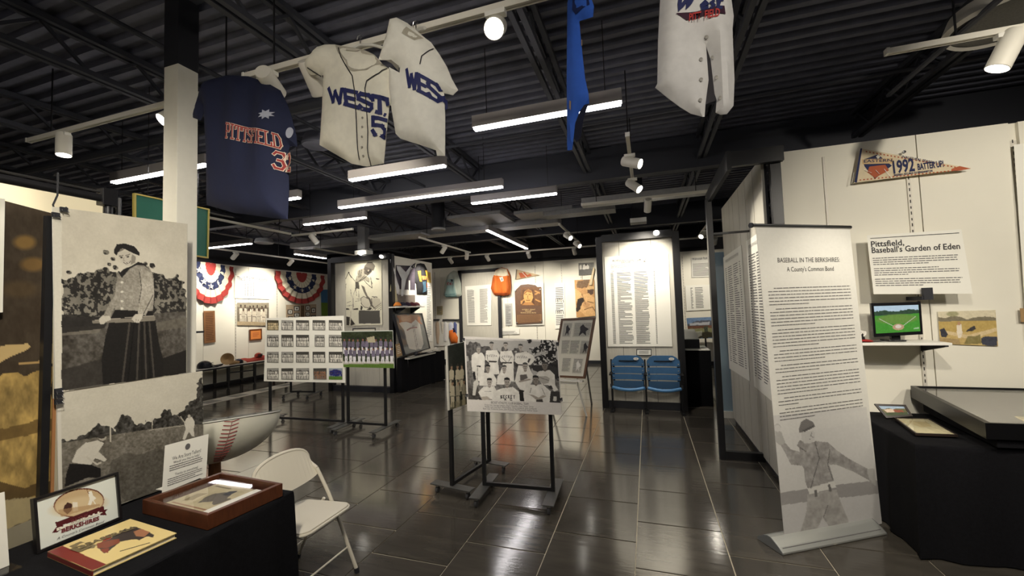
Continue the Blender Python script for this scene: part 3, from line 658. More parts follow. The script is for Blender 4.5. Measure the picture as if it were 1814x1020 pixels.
# wooden shadow box with glass
A=Vector((-2.0,1.43,TZ)); B=Vector((-2.515,1.465,TZ)); D=Vector((-1.956,1.808,TZ)); C2=B+(D-A); WOODR=mat('mahogany',(84,46,27),.32,noise=.22,nscale=9,stretch=(2,9,2),coat=.2)
bx=thing('display_box','mahogany shadow box with a glass lid and old papers inside on the near left table','display case',(A+C2)/2); H_=.07
cs=[A,D,C2,B]; up=Vector((0,0,1)); cen=(A+C2)/2
def inset(p,k,z): d=(cen-p); return Vector((p.x+d.x*k,p.y+d.y*k,z))
for i in range(4):
    p,q_=cs[i],cs[(i+1)%4]
    o=[p,q_,inset(q_,.1,TZ),inset(p,.1,TZ)]; MB().hexa(o+[v+up*H_ for v in o]).build('side',WOODR,bx,bevel=.0025)
o=[inset(p,.1,TZ+.002) for p in cs]; MB().hexa(o+[v+up*.008 for v in o]).build('base',mat('dark_felt',(60,54,50),.9),bx)
o=[inset(p,.1,TZ+H_-.016) for p in cs]; MB().hexa(o+[v+up*.003 for v in o]).build('glass_lid',GLASS,bx)
def bq(u0,v0,u1,v1,z,sk=0):   # u from B->A (toward right), v from far (C2/B) ... quad on the box floor
    P=lambda u,v: Vector((0,0,z))+Vector(((B.lerp(A,u)).lerp(C2.lerp(D,u),v).x,(B.lerp(A,u)).lerp(C2.lerp(D,u),v).y,0))
    return Quad(P(u0,v1),P(u1,v1+sk),P(u1,v0+sk),P(u0,v0))
q=bq(.14,.14,.80,.86,TZ+.035); c=Canvas([(0,0),(100,0),(100,60),(0,60)],(120,80),(196,184,150)); c.C+=(c.fbm(8,3)-.5)[...,None]*30
c.poly([(42,20),(60,14),(75,22),(88,30),(80,44),(62,40),(50,46),(40,38)],(112,106,96),rough=4,rs=12); c.poly([(52,12),(66,10),(68,20),(54,22)],(70,72,76),rough=2); c.poly([(12,30),(26,24),(30,44),(16,48)],(150,136,104),rough=2); c.line([(10,8),(44,8)],3,(132,120,92)); c.line([(8,54),(96,54)],2.5,(150,110,84))
c.mesh(q,'old_magazine',bx); board(q,.02,mat('aged_paper',(206,192,156),.8),'magazine_block',bx)
q=bq(.78,.10,.90,.82,TZ+.05); board(q,.003,PAPER,'caption_strip',bx)
q=bq(.3,.87,.84,.90,TZ+.03); board(q,.01,mat('grey_object',(120,112,100),.6),'dark_ledge',bx)
# framed logo
P0=Vector((-2.554,1.092,TZ)); P1=Vector((-2.563,1.401,TZ)); dn=Vector((1,.03,0)).normalized(); nn=(dn*math.cos(.16)+up*math.sin(.16))
f=lambda u,v: at_plane(u,v,P0,nn)
LG=[(56,884),(207,836),(214,917.6),(63.3,981)]; lq=pxquad(LG,f); lq=lq.sub(.035,.045,.965,.955)
lf=thing('framed_picture','black framed round baseball emblem standing on the near left table','picture frame',(P0+P1)/2); board(lq,.006,PAPER,'mat_board',lf); frame(lq,.011,.012,mat('frame_black',(24,22,24),.3),'frame',lf)
c=Canvas(LG,(150,96),(224,228,220)); g=lambda *p: T(p,0,640,2.684)
(ex,ey),=g((364,675)); c.ell(ex,ey,49,28,(98,48,36),rot=-.16); c.ell(ex,ey,46.5,25.5,(196,170,132),rot=-.16); c.ell(ex,ey+6,42,14,(214,194,156),.8,soft=.5,rot=-.16)
c.poly(g((405,620),(425,612),(435,640),(452,650),(430,665),(420,690),(405,685),(415,655)),(238,234,220)); c.line(g((398,604),(410,628)),1.2,(120,80,50)); c.line(g((432,660),(445,680)),2,(238,234,220))
c.poly(g((285,690),(300,672),(325,680),(322,715),(300,735),(280,715)),(70,46,40)); c.poly(g((325,670),(352,672),(355,715),(330,722)),(232,224,206)); c.poly(g((255,710),(470,680),(470,690),(270,748)),(176,140,100),.6)
c.poly(g((242,775),(490,690),(496,712),(480,722),(250,800),(246,790)),(84,34,38)); c.poly(g((228,830),(250,795),(285,790),(262,815),(255,828)),(84,34,38)); c.poly(g((490,712),(515,705),(500,722),(508,738),(470,740),(478,722)),(84,34,38))
c.mesh(lq,'emblem_print',lf,rough=.25)
INKR=mat('ink_maroon',(110,44,48),.6)
bq1=pxquad([ (92,936),(184,899),(185,908),(94,944.5)],f)
text('BASEBALL',bq1,.06,.95,.78,.016,mat('ink_cream',(236,230,214),.6),parent=lf,bold=.0008,off=.004)
text('IN THE',pxquad([(123,920),(156,907),(157,915),(124,929)],f),.05,.95,.9,.02,INKR,parent=lf,bold=.0008,off=.004); text('BERKSHIRES',pxquad([(106,934),(174,911),(175,921),(108,944)],f),.0,1,.95,.024,INKR,parent=lf,bold=.001,off=.004)
text("A County's Common Bond",pxquad([(99,950),(183,918),(184,926),(100,957)],f),.0,1,.85,.014,INKG,parent=lf,off=.004,italic=.3)
# book
bk=[Vector((x,y,0)) for x,y in ((-2.467,1.091),(-2.45,1.377),(-2.074,1.344),(-2.101,1.057))]; bo=thing('book','cream hardcover book with a maroon spine lying on the near left table','book',(bk[0]+bk[2])/2+Vector((0,0,TZ)))
def lay(z,k=0): c_=(bk[0]+bk[2])/2; return [Vector((p.x+(c_.x-p.x)*k,p.y+(c_.y-p.y)*k,z)) for p in bk]
o=lay(TZ+.003,.03); MB().hexa(o+[p+up*.017 for p in o]).build('page_block',mat('page_edges',(222,214,190),.8),bo)
COV=mat('book_cover',(214,192,130),.4); o=lay(TZ); MB().hexa(o+[p+up*.003 for p in o]).build('back_cover',COV,bo); 
# spine lies along the edge nearest the viewer: bk[0]->bk[3]
o=[bk[0],bk[3],bk[3].lerp(bk[2],.015),bk[0].lerp(bk[1],.015)]; MB().hexa([p+up*TZ for p in o]+[p+up*(TZ+.023) for p in o]).build('spine',mat('maroon_cloth',(110,32,30),.6),bo)
cq=Quad(*[p+up*(TZ+.023) for p in (bk[0],bk[1],bk[2],bk[3])]); o=[p+up*(TZ+.02) for p in bk]; MB().hexa(o+[p+up*.003 for p in bk_] if False else o+[p+up*.003 for p in o]).build('front_cover',COV,bo)
BK=[(84,977),(231,919.5),(313,943.5),(163,1011)]; c=Canvas(BK,(150,130),(220,198,136)); g=lambda *p: T(p,0,640,2.684)
c.poly(g((225,905),(290,880),(500,970),(437,995)),(118,34,32)); 
c.poly(g((320,885),(370,862),(450,880),(440,895),(400,900),(380,912)),(120,108,78)); c.ell(*g((385,880))[0],10,4,(214,192,132),rot=-.3)
c.poly(g((450,880),(490,860),(540,830),(600,800),(650,790),(690,810),(730,830),(725,845),(690,840),(650,860),(620,850),(560,865),(520,900),(490,920),(465,900)),(60,52,50),rough=2,rs=20); c.poly(g((450,875),(500,860),(560,850),(560,870),(500,895),(455,893)),(128,64,46),rough=1); c.poly(g((470,900),(510,895),(505,918),(480,915)),(132,60,44)); c.poly(g((630,815),(670,800),(710,815),(680,840),(640,838)),(160,110,80))
c.poly(g((480,845),(520,830),(520,850),(480,865)),(150,60,44)); c.line(g((560,910),(700,868)),1.2,(60,50,44))
c.mesh(cq,'cover_print',bo,off=.0008,rough=.3)
tq=Quad(*[at_z(*p,TZ+.025) for p in T([(400,850),(640,765),(655,790),(415,878)],0,640,2.684)])
text('BASEBALL',tq,0,1,.95,.05,mat('ink_brown',(110,98,70),.6),parent=bo,bold=.002,off=.001)
tq=Quad(*[at_z(*p,TZ+.025) for p in T([(318,880),(395,845),(455,880),(372,915)],0,640,2.684)]); text('B',tq,.1,.95,.9,.1,mat('ink_brown',(110,98,70),.6),parent=bo,bold=.002,off=.001)
# storyteller sign
SG=[(292.5,789),(369.6,768.5),(365,845),(287,873)]; n2=Vector((1,.05,.1)); f=lambda u,v: at_plane(u,v,(-2.69,1.67,TZ),n2); sq=pxquad(SG,f); sg=thing('paper_sign','white paper sign with centred text standing behind the wooden box','sign',sq.p(.5,1)); board(sq,.002,PAPER,'sheet',sg)
text('We Are Story Tellers!',sq,.17,.83,.37,.03,INKG,parent=sg); text('Would you like to help?',sq,.2,.8,.45,.02,INKG,parent=sg)
lines(sq,.12,.88,.48,.62,3,INKG,parent=sg,seed=4); text('Thanks to everything!',sq,.25,.78,.72,.02,INKG,parent=sg); lines(sq,.1,.9,.75,.92,4,INKG,parent=sg,seed=9)
b=MB(); P=[sq.p(.5+.06*math.cos(a),.16+.07*math.sin(a),.002) for a in [i*math.pi/8 for i in range(16)]]; b.poly(P); b.build('round_emblem',INKG,sg)
MB().prism([sq.p(.1,1,-.003),sq.p(.9,1,-.003),sq.p(.9,1,-.003)+Vector((-.09,0,0)),sq.p(.1,1,-.003)+Vector((-.09,0,0))],(0,0,.003)).build('foot',PAPER,sg)
q=Quad((-2.56,.80,1.045),(-2.56,.998,1.043),(-2.54,1.01,.745),(-2.54,.80,.745)); a=thing('sign_holder','white sheet in a clear stand cut off at the lower left edge','sign',(-2.55,.9,.742)); board(q,.003,PAPER,'sheet',a)
MB().box(-2.57,.79,.742,-2.47,1.02,.747).build('base',GLASS,a)
# ================================================================ HANGING JERSEYS
def jersey(name,label,outl,yp,th=.10,seed=1,col=None,inner=None,wr=.012,cat='jersey',grid=.022,slant=0,painter=None,group=None,facing='y',rough=.85):
    """cloth shell cut to an outline on the plane y=yp: front and back sheets bulge apart; outl in (x,z) metres"""
    P=np.array(outl); n=len(P); rs=np.random.RandomState(seed)
    def edist(x,z):
        d=np.full(np.shape(x),9.0)
        for i in range(n):
            a=P[i];b=P[(i+1)%n]; L=((b-a)**2).sum()+1e-9; t=np.clip(((x-a[0])*(b[0]-a[0])+(z-a[1])*(b[1]-a[1]))/L,0,1)
            d=np.minimum(d,np.hypot(x-a[0]-t*(b[0]-a[0]),z-a[1]-t*(b[1]-a[1])))
        return d
    k=[(rs.uniform(8,30),rs.uniform(-9,3),rs.uniform(0,6),rs.uniform(.4,1)) for _ in range(6)]
    x0=P[:,0].mean()
    def depth(x,z):
        x=np.asarray(x,float);z=np.asarray(z,float); e=edist(x,z); f=1-np.exp(-e/.045)
        w_=sum(a*np.sin(kx*x+kz*z+ph) for kx,kz,ph,a in k)*wr*f
        return th*.5*f+w_, w_
    # outline points densified + interior grid
    bd=[]
    for i in range(n):
        a=P[i];b=P[(i+1)%n]; m=max(1,int(np.hypot(*(b-a))/.02))
        for j in range(m): bd.append(a+(b-a)*j/m)
    bd=np.array(bd); gx=np.arange(P[:,0].min(),P[:,0].max(),grid); gz=np.arange(P[:,1].min(),P[:,1].max(),grid); G=np.array([(x,z) for x in gx for z in gz])
    ins=np.zeros(len(G),bool)
    for i in range(n):
        a=P[i];b=P[(i+1)%n]
        if a[1]==b[1]: continue
        ins^=((a[1]>G[:,1])!=(b[1]>G[:,1]))&(G[:,0]<(b[0]-a[0])*(G[:,1]-a[1])/(b[1]-a[1])+a[0])
    G=G[ins]; G=G[edist(G[:,0],G[:,1])>.009]
    pts=np.vstack([bd,G]); nb=len(bd)
    r=delaunay_2d_cdt([Vector(p) for p in pts],[(i,(i+1)%nb) for i in range(nb)],[list(range(nb))],1,1e-6)
    V=np.array([tuple(v) for v in r[0]]); F=r[2]; F_,B_=depth(V[:,0],V[:,1])
    yo=yp+slant*(V[:,0]-x0)
    b=MB(); b.v=[(V[i,0],yo[i]-F_[i],V[i,1]) for i in range(len(V))]+[(V[i,0],yo[i]+th*.35*(1-math.exp(-edist(V[i,0],V[i,1])/.045))+B_[i]*.6+.002,V[i,1]) for i in range(len(V))]
    L=len(V); b.f=[tuple(f) for f in F]+[tuple(L+i for i in reversed(f)) for f in F]; b.m=[0]*len(b.f)
    o=b.build(name,mat(name+label[:9],col,rough,noise=.05,nscale=25,bump=.08,bscale=300),smooth=True); tag(o,label,cat,group)
    o.data.polygons.foreach_set('use_smooth',[True]*len(o.data.polygons))
    def surf(x,z,off=.004):
        f,_=depth(x,z); return Vector((float(x),float(yp+slant*(x-x0)-f-off),float(z)))
    return o,surf
def px_outline(pts,ox,oy,s,yp,dz=0): return [(lambda v:(v.x,v.z))(at_y(*p,yp)) for p in T(pts,ox,oy,s)]
SLAB={ # block letters as strokes on a 0..1 box
'W':[((0,1),(.25,0)),((.25,0),(.5,.8)),((.5,.8),(.75,0)),((.75,0),(1,1))],'E':[((.12,0),(.12,1)),((.0,1),(1,1)),((.12,.5),(.75,.5)),((.0,0),(1,0))],
'S':[((1,.85),(.8,1)),((.8,1),(.2,1)),((.2,1),(0,.8)),((0,.8),(0,.62)),((0,.62),(1,.4)),((1,.4),(1,.18)),((1,.18),(.8,0)),((.8,0),(.2,0)),((.2,0),(0,.15))],
'T':[((0,1),(1,1)),((.5,1),(.5,0)),((.3,0),(.7,0)),((0,1),(0,.75)),((1,1),(1,.75))],'P':[((.15,0),(.15,1)),((0,1),(.85,1)),((.85,1),(1,.85)),((1,.85),(1,.6)),((1,.6),(.85,.45)),((.85,.45),(.15,.45)),((0,0),(.4,0))],
'I':[((.5,0),(.5,1)),((.1,1),(.9,1)),((.1,0),(.9,0))],'F':[((.15,0),(.15,1)),((0,1),(1,1)),((.15,.5),(.75,.5)),((0,0),(.4,0)),((1,1),(1,.8))],'L':[((.2,0),(.2,1)),((0,1),(.5,1)),((0,0),(1,0)),((1,0),(1,.25))],
'D':[((.15,0),(.15,1)),((0,1),(.75,1)),((.75,1),(1,.75)),((1,.75),(1,.25)),((1,.25),(.75,0)),((.75,0),(0,0))],'5':[((.95,1),(.05,1)),((.05,1),(.05,.55)),((.05,.55),(.75,.6)),((.75,.6),(1,.4)),((1,.4),(1,.2)),((1,.2),(.8,0)),((.8,0),(.2,0)),((.2,0),(0,.2))],
'3':[((0,.85),(.2,1)),((.2,1),(.8,1)),((.8,1),(1,.8)),((1,.8),(.8,.52)),((.8,.52),(.4,.52)),((.8,.52),(1,.25)),((1,.25),(.8,0)),((.8,0),(.2,0)),((.2,0),(0,.15))],
'2':[((0,.8),(.2,1)),((.2,1),(.8,1)),((.8,1),(1,.8)),((1,.8),(.9,.5)),((.9,.5),(0,.1)),((0,.0),(1,0)),((1,0),(1,.15))]}
def slab(word,surf,corners,yp,sw,m,parent,name='letter',off=.004,px=True,gap=.18,thick=.16,layer=None):
    """letters along a four-cornered strip given in photo pixels TL TR BR BL, laid on the cloth; each letter its own part"""
    C=[at_y(*p,yp-.055) for p in corners] if px else corners
    C=[(c.x,c.z) for c in C]; n=len(word)
    def P(u,v):
        x=(1-v)*((1-u)*C[3][0]+u*C[2][0])+v*((1-u)*C[0][0]+u*C[1][0]); z=(1-v)*((1-u)*C[3][1]+u*C[2][1])+v*((1-u)*C[0][1]+u*C[1][1]); return x,z
    wts=[1.35 if ch=='W' else (.7 if ch=='I' else 1) for ch in word]; tot=sum(wts)+gap*(n-1); u=0
    for ch,wt in zip(word,wts):
        u0=u/tot;u1=(u+wt)/tot;u+=wt+gap; b=MB()
        for li,(k,of) in enumerate(layer or [(1,off)]):
            for si,((ax,ay),(bx_,by_)) in enumerate(SLAB[ch]):
                A=P(u0+(u1-u0)*ax,ay);B=P(u0+(u1-u0)*bx_,by_); d=np.array([B[0]-A[0],B[1]-A[1]]); L=np.hypot(*d)+1e-9; d/=L; nrm=np.array([-d[1],d[0]]); hw=sw*k/2
                A=np.array(A)-d*hw*.9;B=np.array(B)+d*hw*.9; seg=max(1,int(L/.02)); of2=of+si*.00012
                prev=None
                for i in range(seg+1):
                    q=A+(B-A)*i/seg; l=surf(*(q+nrm*hw),of2); r_=surf(*(q-nrm*hw),of2)
                    if prev: b.quad(prev[0],l,r_,prev[1],li)
                    prev=(l,r_)
        b.build(name,m,parent)
def polyline(surf,pts,ox,oy,s,yp,wd,m,parent,name,off=.004):
    Q=[at_y(*p,yp-.05) for p in T(pts,ox,oy,s)]; Q=[np.array((q.x,q.z)) for q in Q]; b=MB(); prev=None; D=[]
    for a,c in zip(Q[:-1],Q[1:]):
        k=max(1,int(np.hypot(*(c-a))/.02)); D+=[a+(c-a)*i/k for i in range(k)]
    D.append(Q[-1])
    for i,q in enumerate(D):
        d=D[min(i+1,len(D)-1)]-D[max(i-1,0)]; d=d/(np.hypot(*d)+1e-9); nn=np.array([-d[1],d[0]])*wd/2; l=surf(*(q+nn),off); r_=surf(*(q-nn),off)
        if prev: b.quad(prev[0],l,r_,prev[1])
        prev=(l,r_)
    return b.build(name,m,parent,kind='stuff')
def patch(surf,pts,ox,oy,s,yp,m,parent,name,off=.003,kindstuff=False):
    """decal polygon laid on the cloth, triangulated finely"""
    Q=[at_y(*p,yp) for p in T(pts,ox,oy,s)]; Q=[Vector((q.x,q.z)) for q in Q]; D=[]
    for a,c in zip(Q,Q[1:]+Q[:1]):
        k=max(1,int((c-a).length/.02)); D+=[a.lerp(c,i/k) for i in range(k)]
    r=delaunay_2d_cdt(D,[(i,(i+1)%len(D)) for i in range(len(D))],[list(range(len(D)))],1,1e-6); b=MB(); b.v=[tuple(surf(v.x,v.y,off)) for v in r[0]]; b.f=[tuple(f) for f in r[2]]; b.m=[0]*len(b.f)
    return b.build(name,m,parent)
HANG=mat('hanger_white',(214,212,204),.4)
def hanger(parent,x,y,z,w=.2,top=3.3,m=HANG,dy=0):
    MB().tube([(x-w,y+dy,z-.06),(x-w*.5,y+dy*.5,z-.02),(x,y,z),(x+w*.5,y-dy*.5,z-.02),(x+w,y-dy,z-.06)],.009,7).build('hanger_bar',m,parent,smooth=True)
    MB().tube([(x,y,z),(x,y,z+.04),(x+.012,y,top+.01),(x+.004,y,top+.03),(x-.014,y,top+.025),(x-.02,y,top+.005)],.0025,6).build('hanger_hook',STEEL,parent,smooth=True)
YJ=1.96
NAVY=mat('lettering_navy',(34,40,92),.7); REDL=mat('lettering_red',(150,48,44),.7); CREAML=mat('lettering_cream',(214,196,180),.7)
# navy jersey
ol=px_outline([(330,405),(215,400),(105,430),(60,540),(35,625),(75,640),(105,570),(112,800),(108,1060),(110,1090),(250,1130),(400,1150),(505,1165),(540,1165),(546,1000),(545,800),(552,775),(590,780),(585,720),(560,620),(540,560),(500,480),(430,440)],330,0,3,YJ-.02)
nj,ns=jersey('jersey','navy jersey with red outlined town lettering hanging at the left end of the long track',ol,YJ-.02,.12,3,(26,32,60),wr=.008)
slab('PITTSFIELD',ns,[(403,219),(493,239),(493,261),(402,244)],YJ-.02,.0075,[CREAML,REDL],nj,layer=[(1.9,.004),(1,.006)],gap=.22)
slab('32',ns,[(485,268),(511,272),(510,301),(484,296)],YJ-.02,.012,[CREAML,REDL],nj,layer=[(1.7,.004),(1,.006)],gap=.25)
c_=at_y(490,212,YJ-.02); b=MB(); b.poly([ns(c_.x+r_*math.cos(a),c_.z+r_*.6*math.sin(a),.006) for a,r_ in [(i*math.pi/8,.055 if i%2 else .03) for i in range(16)]]); b.build('chest_patch',mat('patch_grey',(160,164,178),.7),nj)
c_=at_y(519,238,YJ-.02); b=MB(); b.poly([ns(c_.x+.016*math.cos(a),c_.z+.036*math.sin(a),.006) for a in [i*math.pi/8 for i in range(16)]]); b.build('sleeve_patch',mat('patch_grey',(160,164,178),.7),nj)
hanger(nj,at_y(440,138,YJ).x,YJ-.01,3.25,.17)
# cream jersey 5
CRM=(232,228,212)
ol=px_outline([(860,250),(790,236),(735,236),(700,250),(625,345),(620,365),(660,398),(728,400),(722,560),(708,770),(780,812),(880,870),(960,885),(1050,868),(1065,700),(1080,560),(1108,560),(1105,470),(1085,370),(1045,342),(1000,292),(960,282),(930,262)],330,0,3,YJ-.05)
wj,ws=jersey('jersey','cream button jersey numbered 5 with blue school lettering',ol,YJ-.05,.12,5,CRM,wr=.009)
YW=YJ-.05
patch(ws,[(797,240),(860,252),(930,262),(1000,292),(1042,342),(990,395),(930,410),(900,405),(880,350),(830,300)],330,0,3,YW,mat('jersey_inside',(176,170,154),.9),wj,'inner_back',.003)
patch(ws,[(860,262),(935,270),(925,292),(870,285)],330,0,3,YW,mat('collar_tape',(206,200,184),.8),wj,'collar_tape',.006)
for pl in ([(790,236),(820,300),(860,360),(892,410),(900,480),(902,600),(902,840)],[(1045,342),(1020,385),(960,430),(950,470),(955,600),(960,700),(958,870)],[(632,352),(690,388)]): polyline(ws,pl,330,0,3,YW,.006,INK,wj,'piping',.005)
slab('WEST',ws,[(581,156),(680,172),(679,199),(586,180)],YW,.022,NAVY,wj,gap=.12)
slab('5',ws,[(657,206),(675,207),(674,238),(658,236)],YW,.022,NAVY,wj)
BTN=mat('button_grey',(150,146,136),.4)
for (x,y) in ((930,575),(928,620),(926,668),(924,720),(922,775),(925,820)):
    p=at_y(330+x/3,y/3,YW-.055); s_p=ws(p.x,p.z,.004); MB().lathe(s_p,(0,-1,0),[(0,0),(.006,0),(.006,.002),(0,.003)],10).build('button',BTN,wj)
hanger(wj,at_y(636,90,YW).x,YW+.01,3.27,.17)
# second cream jersey
ol=px_outline([(1100,122),(1130,108),(1180,128),(1265,195),(1290,212),(1330,270),(1365,330),(1390,395),(1420,450),(1395,482),(1352,476),(1358,600),(1358,815),(1320,818),(1315,790),(1240,768),(1150,745),(1128,720),(1110,600),(1098,480),(1098,375),(1145,397),(1146,372),(1110,340),(1050,345),(1065,285),(1085,200)],330,0,3,YJ-.06)
w2,s2=jersey('jersey','cream jersey turned sideways right of the numbered one, lettering cut off at its edge',ol,YJ-.06,.13,8,(232,230,220),wr=.009,slant=.25)
slab('WES',s2,[(720,123),(768,143),(768,171),(722,152)],YJ-.06,.018,NAVY,w2,gap=.12); polyline(s2,[(1330,475),(1335,500),(1352,510),(1350,550)],330,0,3,YJ-.06,.02,NAVY,w2,'letter_edge')
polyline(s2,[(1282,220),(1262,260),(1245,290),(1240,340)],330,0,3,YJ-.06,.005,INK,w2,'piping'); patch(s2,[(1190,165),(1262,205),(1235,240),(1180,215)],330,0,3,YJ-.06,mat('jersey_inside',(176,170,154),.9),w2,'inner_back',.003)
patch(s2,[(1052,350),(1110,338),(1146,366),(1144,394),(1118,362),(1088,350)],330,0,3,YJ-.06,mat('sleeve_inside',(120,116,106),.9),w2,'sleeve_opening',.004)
hanger(w2,at_y(742,60,YJ).x,YJ-.03,3.27,.1,dy=.08)
# blue jersey seen from its edge
ol=px_outline([(590,-60),(576,0),(575,90),(571,400),(572,700),(574,740),(600,742),(608,690),(618,610),(640,560),(668,530),(694,530),(690,480),(672,400),(664,330),(652,220),(642,110),(715,112),(720,62),(700,0),(680,-60)],800,0,2.833,YJ-.03)
bj,s3=jersey('jersey','bright blue jersey seen edge-on hanging in the middle of the track',ol,YJ-.03,.10,11,(44,92,190),wr=.007,slant=-.5)
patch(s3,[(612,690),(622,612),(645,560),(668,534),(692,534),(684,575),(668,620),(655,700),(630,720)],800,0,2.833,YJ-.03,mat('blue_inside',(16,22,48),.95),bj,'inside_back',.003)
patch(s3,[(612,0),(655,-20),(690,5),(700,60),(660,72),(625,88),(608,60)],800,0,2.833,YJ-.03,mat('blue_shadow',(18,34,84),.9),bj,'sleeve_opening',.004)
patch(s3,[(590,500),(600,510),(598,555),(590,540)],800,0,2.833,YJ-.03,mat('patch_tan',(180,150,110),.8),bj,'hem_tag',.005); patch(s3,[(652,210),(658,212),(659,240),(653,240)],800,0,2.833,YJ-.03,mat('patch_tan',(180,150,110),.8),bj,'side_tag',.005)
# inside back: the lower flap reaches further than the front
b=MB(); 
hanger(bj,at_y(1022,0,YJ).x+.01,YJ-.02,3.27,.05,dy=.14)
# white jersey with script lettering
ol=px_outline([(1110,-190),(1060,-130),(1040,-60),(1046,0),(1036,200),(1032,420),(1022,440),(1080,488),(1150,540),(1200,570),(1260,586),(1270,585),(1274,520),(1290,400),(1277,230),(1300,300),(1320,470),(1330,500),(1325,565),(1350,576),(1382,572),(1415,530),(1420,400),(1410,150),(1416,80),(1405,0),(1420,-60),(1390,-130),(1320,-195),(1220,-160)],800,0,2.833,YJ-.04)
sj,s4=jersey('jersey','white unbuttoned jersey with navy script and a red banner, hanging at the right',ol,YJ-.04,.12,14,(226,224,220),wr=.011)
patch(s4,[(1040,-100),(1060,-20),(1120,-30),(1130,-100)],800,0,2.833,YJ-.04,mat('lining',(180,176,164),.9),sj,'collar_lining')
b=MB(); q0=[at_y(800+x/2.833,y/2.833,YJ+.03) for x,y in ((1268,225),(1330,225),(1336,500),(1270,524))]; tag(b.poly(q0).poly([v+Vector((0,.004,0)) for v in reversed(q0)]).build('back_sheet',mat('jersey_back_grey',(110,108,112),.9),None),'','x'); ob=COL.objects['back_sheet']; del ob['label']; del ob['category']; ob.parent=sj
YS=YJ-.04
patch(s4,[(1120,115),(1160,110),(1255,88),(1360,66),(1366,105),(1255,118),(1172,143)],800,0,2.833,YS,mat('banner_maroon',(58,22,44),.7),sj,'script_banner',.004)
for st_ in ([(1105,-30),(1125,-36),(1150,-20),(1140,62),(1195,-15),(1180,50),(1225,-35),(1242,-40)],[(1256,30),(1286,18),(1272,6),(1256,22),(1261,44),(1289,38)],[(1320,6),(1302,14),(1316,32),(1298,46)],[(1348,-30),(1336,42),(1360,38)],[(1328,2),(1366,-6)]): polyline(s4,st_,800,0,2.833,YS,.016,NAVY,sj,'script_letter',.005)
bq2=Quad(*[s4(*(lambda v:(v.x,v.z))(at_y(800+x/2.833,y/2.833,YS-.055)),.005) for x,y in ((1192,80),(1345,57),(1345,82),(1192,106))]); text('PITT  FIELD',bq2,0,1,.95,.045,mat('ink_bright_red',(196,48,40),.6),name='lettering',parent=sj,bold=.001,off=.001)
for (x,y) in ((1283,165),(1318,260),(1335,365),(1255,385),(1252,487),(1355,470),(1255,280)):
    p=at_y(800+x/2.833,y/2.833,YS-.055); MB().lathe(s4(p.x,p.z,.003),(0,-1,0),[(0,0),(.008,0),(.008,.002),(0,.003)],10).build('button',BTN,sj)
hanger(sj,.25,YS,3.3,.17,top=3.32)
# ================================================================ FOLDING CHAIR
FCM=mat('chair_beige',(204,198,182),.4); ch=thing('folding_chair','beige metal folding chair at the far end of the near left table','chair',(-2.15,2.16,0))
b=MB(); L_=[]
def rrect(x0,y0,x1,y1,r,n=6):
    P=[]
    for cx,cy,a0 in ((x1-r,y1-r,0),(x0+r,y1-r,90),(x0+r,y0+r,180),(x1-r,y0+r,270)):
        for i in range(n+1): a=math.radians(a0+90*i/n); P.append((cx+r*math.cos(a),cy+r*math.sin(a)))
    return P
R_=rrect(-2.37,1.955,-1.955,2.365,.06)
MB().prism([(x,y,.425+.02*((x+2.37)/.41)) for x,y in R_],(0,0,.016)).build('seat',FCM,ch,bevel=.004)
MB().tube([(x,y,.424+.02*((x+2.37)/.41)) for x,y in rrect(-2.372,1.953,-1.953,2.367,.062)],.009,8,closed=True).build('seat_rim',FCM,ch,smooth=True)
for y in (1.945,2.375):
    MB().tube([(-1.93,y,.012),(-2.06,y,.30),(-2.16,y,.50),(-2.26,y,.66)],.012,8).build('leg',FCM,ch,smooth=True)
    MB().tube([(-2.46,y+(.03 if y>2.1 else -.03),.012),(-2.3,y,.3),(-2.2,y,.46)],.0105,8).build('leg',FCM,ch,smooth=True)
    MB().tube([(-1.93,y,0),(-1.936,y,.03)],.016,8).build('foot_cap',BLACKP,ch)
    MB().tube([(-2.46,y+(.03 if y>2.1 else -.03),0),(-2.455,y+(.03 if y>2.1 else -.03),.03)],.015,8).build('foot_cap',BLACKP,ch)
MB().tube([(-2.0,1.945,.16),(-2.0,2.375,.16)],.006,6).build('crossbar',FCM,ch); MB().tube([(-2.39,1.93,.14),(-2.39,2.39,.14)],.006,6).build('crossbar',FCM,ch)
arc=[]
for i in range(17):
    a=math.pi*i/16; yy=2.16-.215*math.cos(a); hz=.12*math.sin(a)**.6; arc.append((-2.26-.07-.35*hz*.6,yy,.70+hz))
arc=[(-2.26,1.945,.66)]+arc+[(-2.26,2.375,.66)]
MB().tube(arc,.012,8).build('back_tube',FCM,ch,smooth=True)
bk_=MB(); low=[(-2.255,2.16-.21*math.cos(math.pi*i/16),.60+.03*(1-math.sin(math.pi*i/16))) for i in range(17)]; hi=arc[1:-1]
for i in range(16):
    for off in (0,.008): bk_.quad(*( [Vector(p)+Vector((off,0,0)) for p in (low[i],low[i+1],hi[i+1],hi[i])] ))
bk_.build('backrest',FCM,ch)
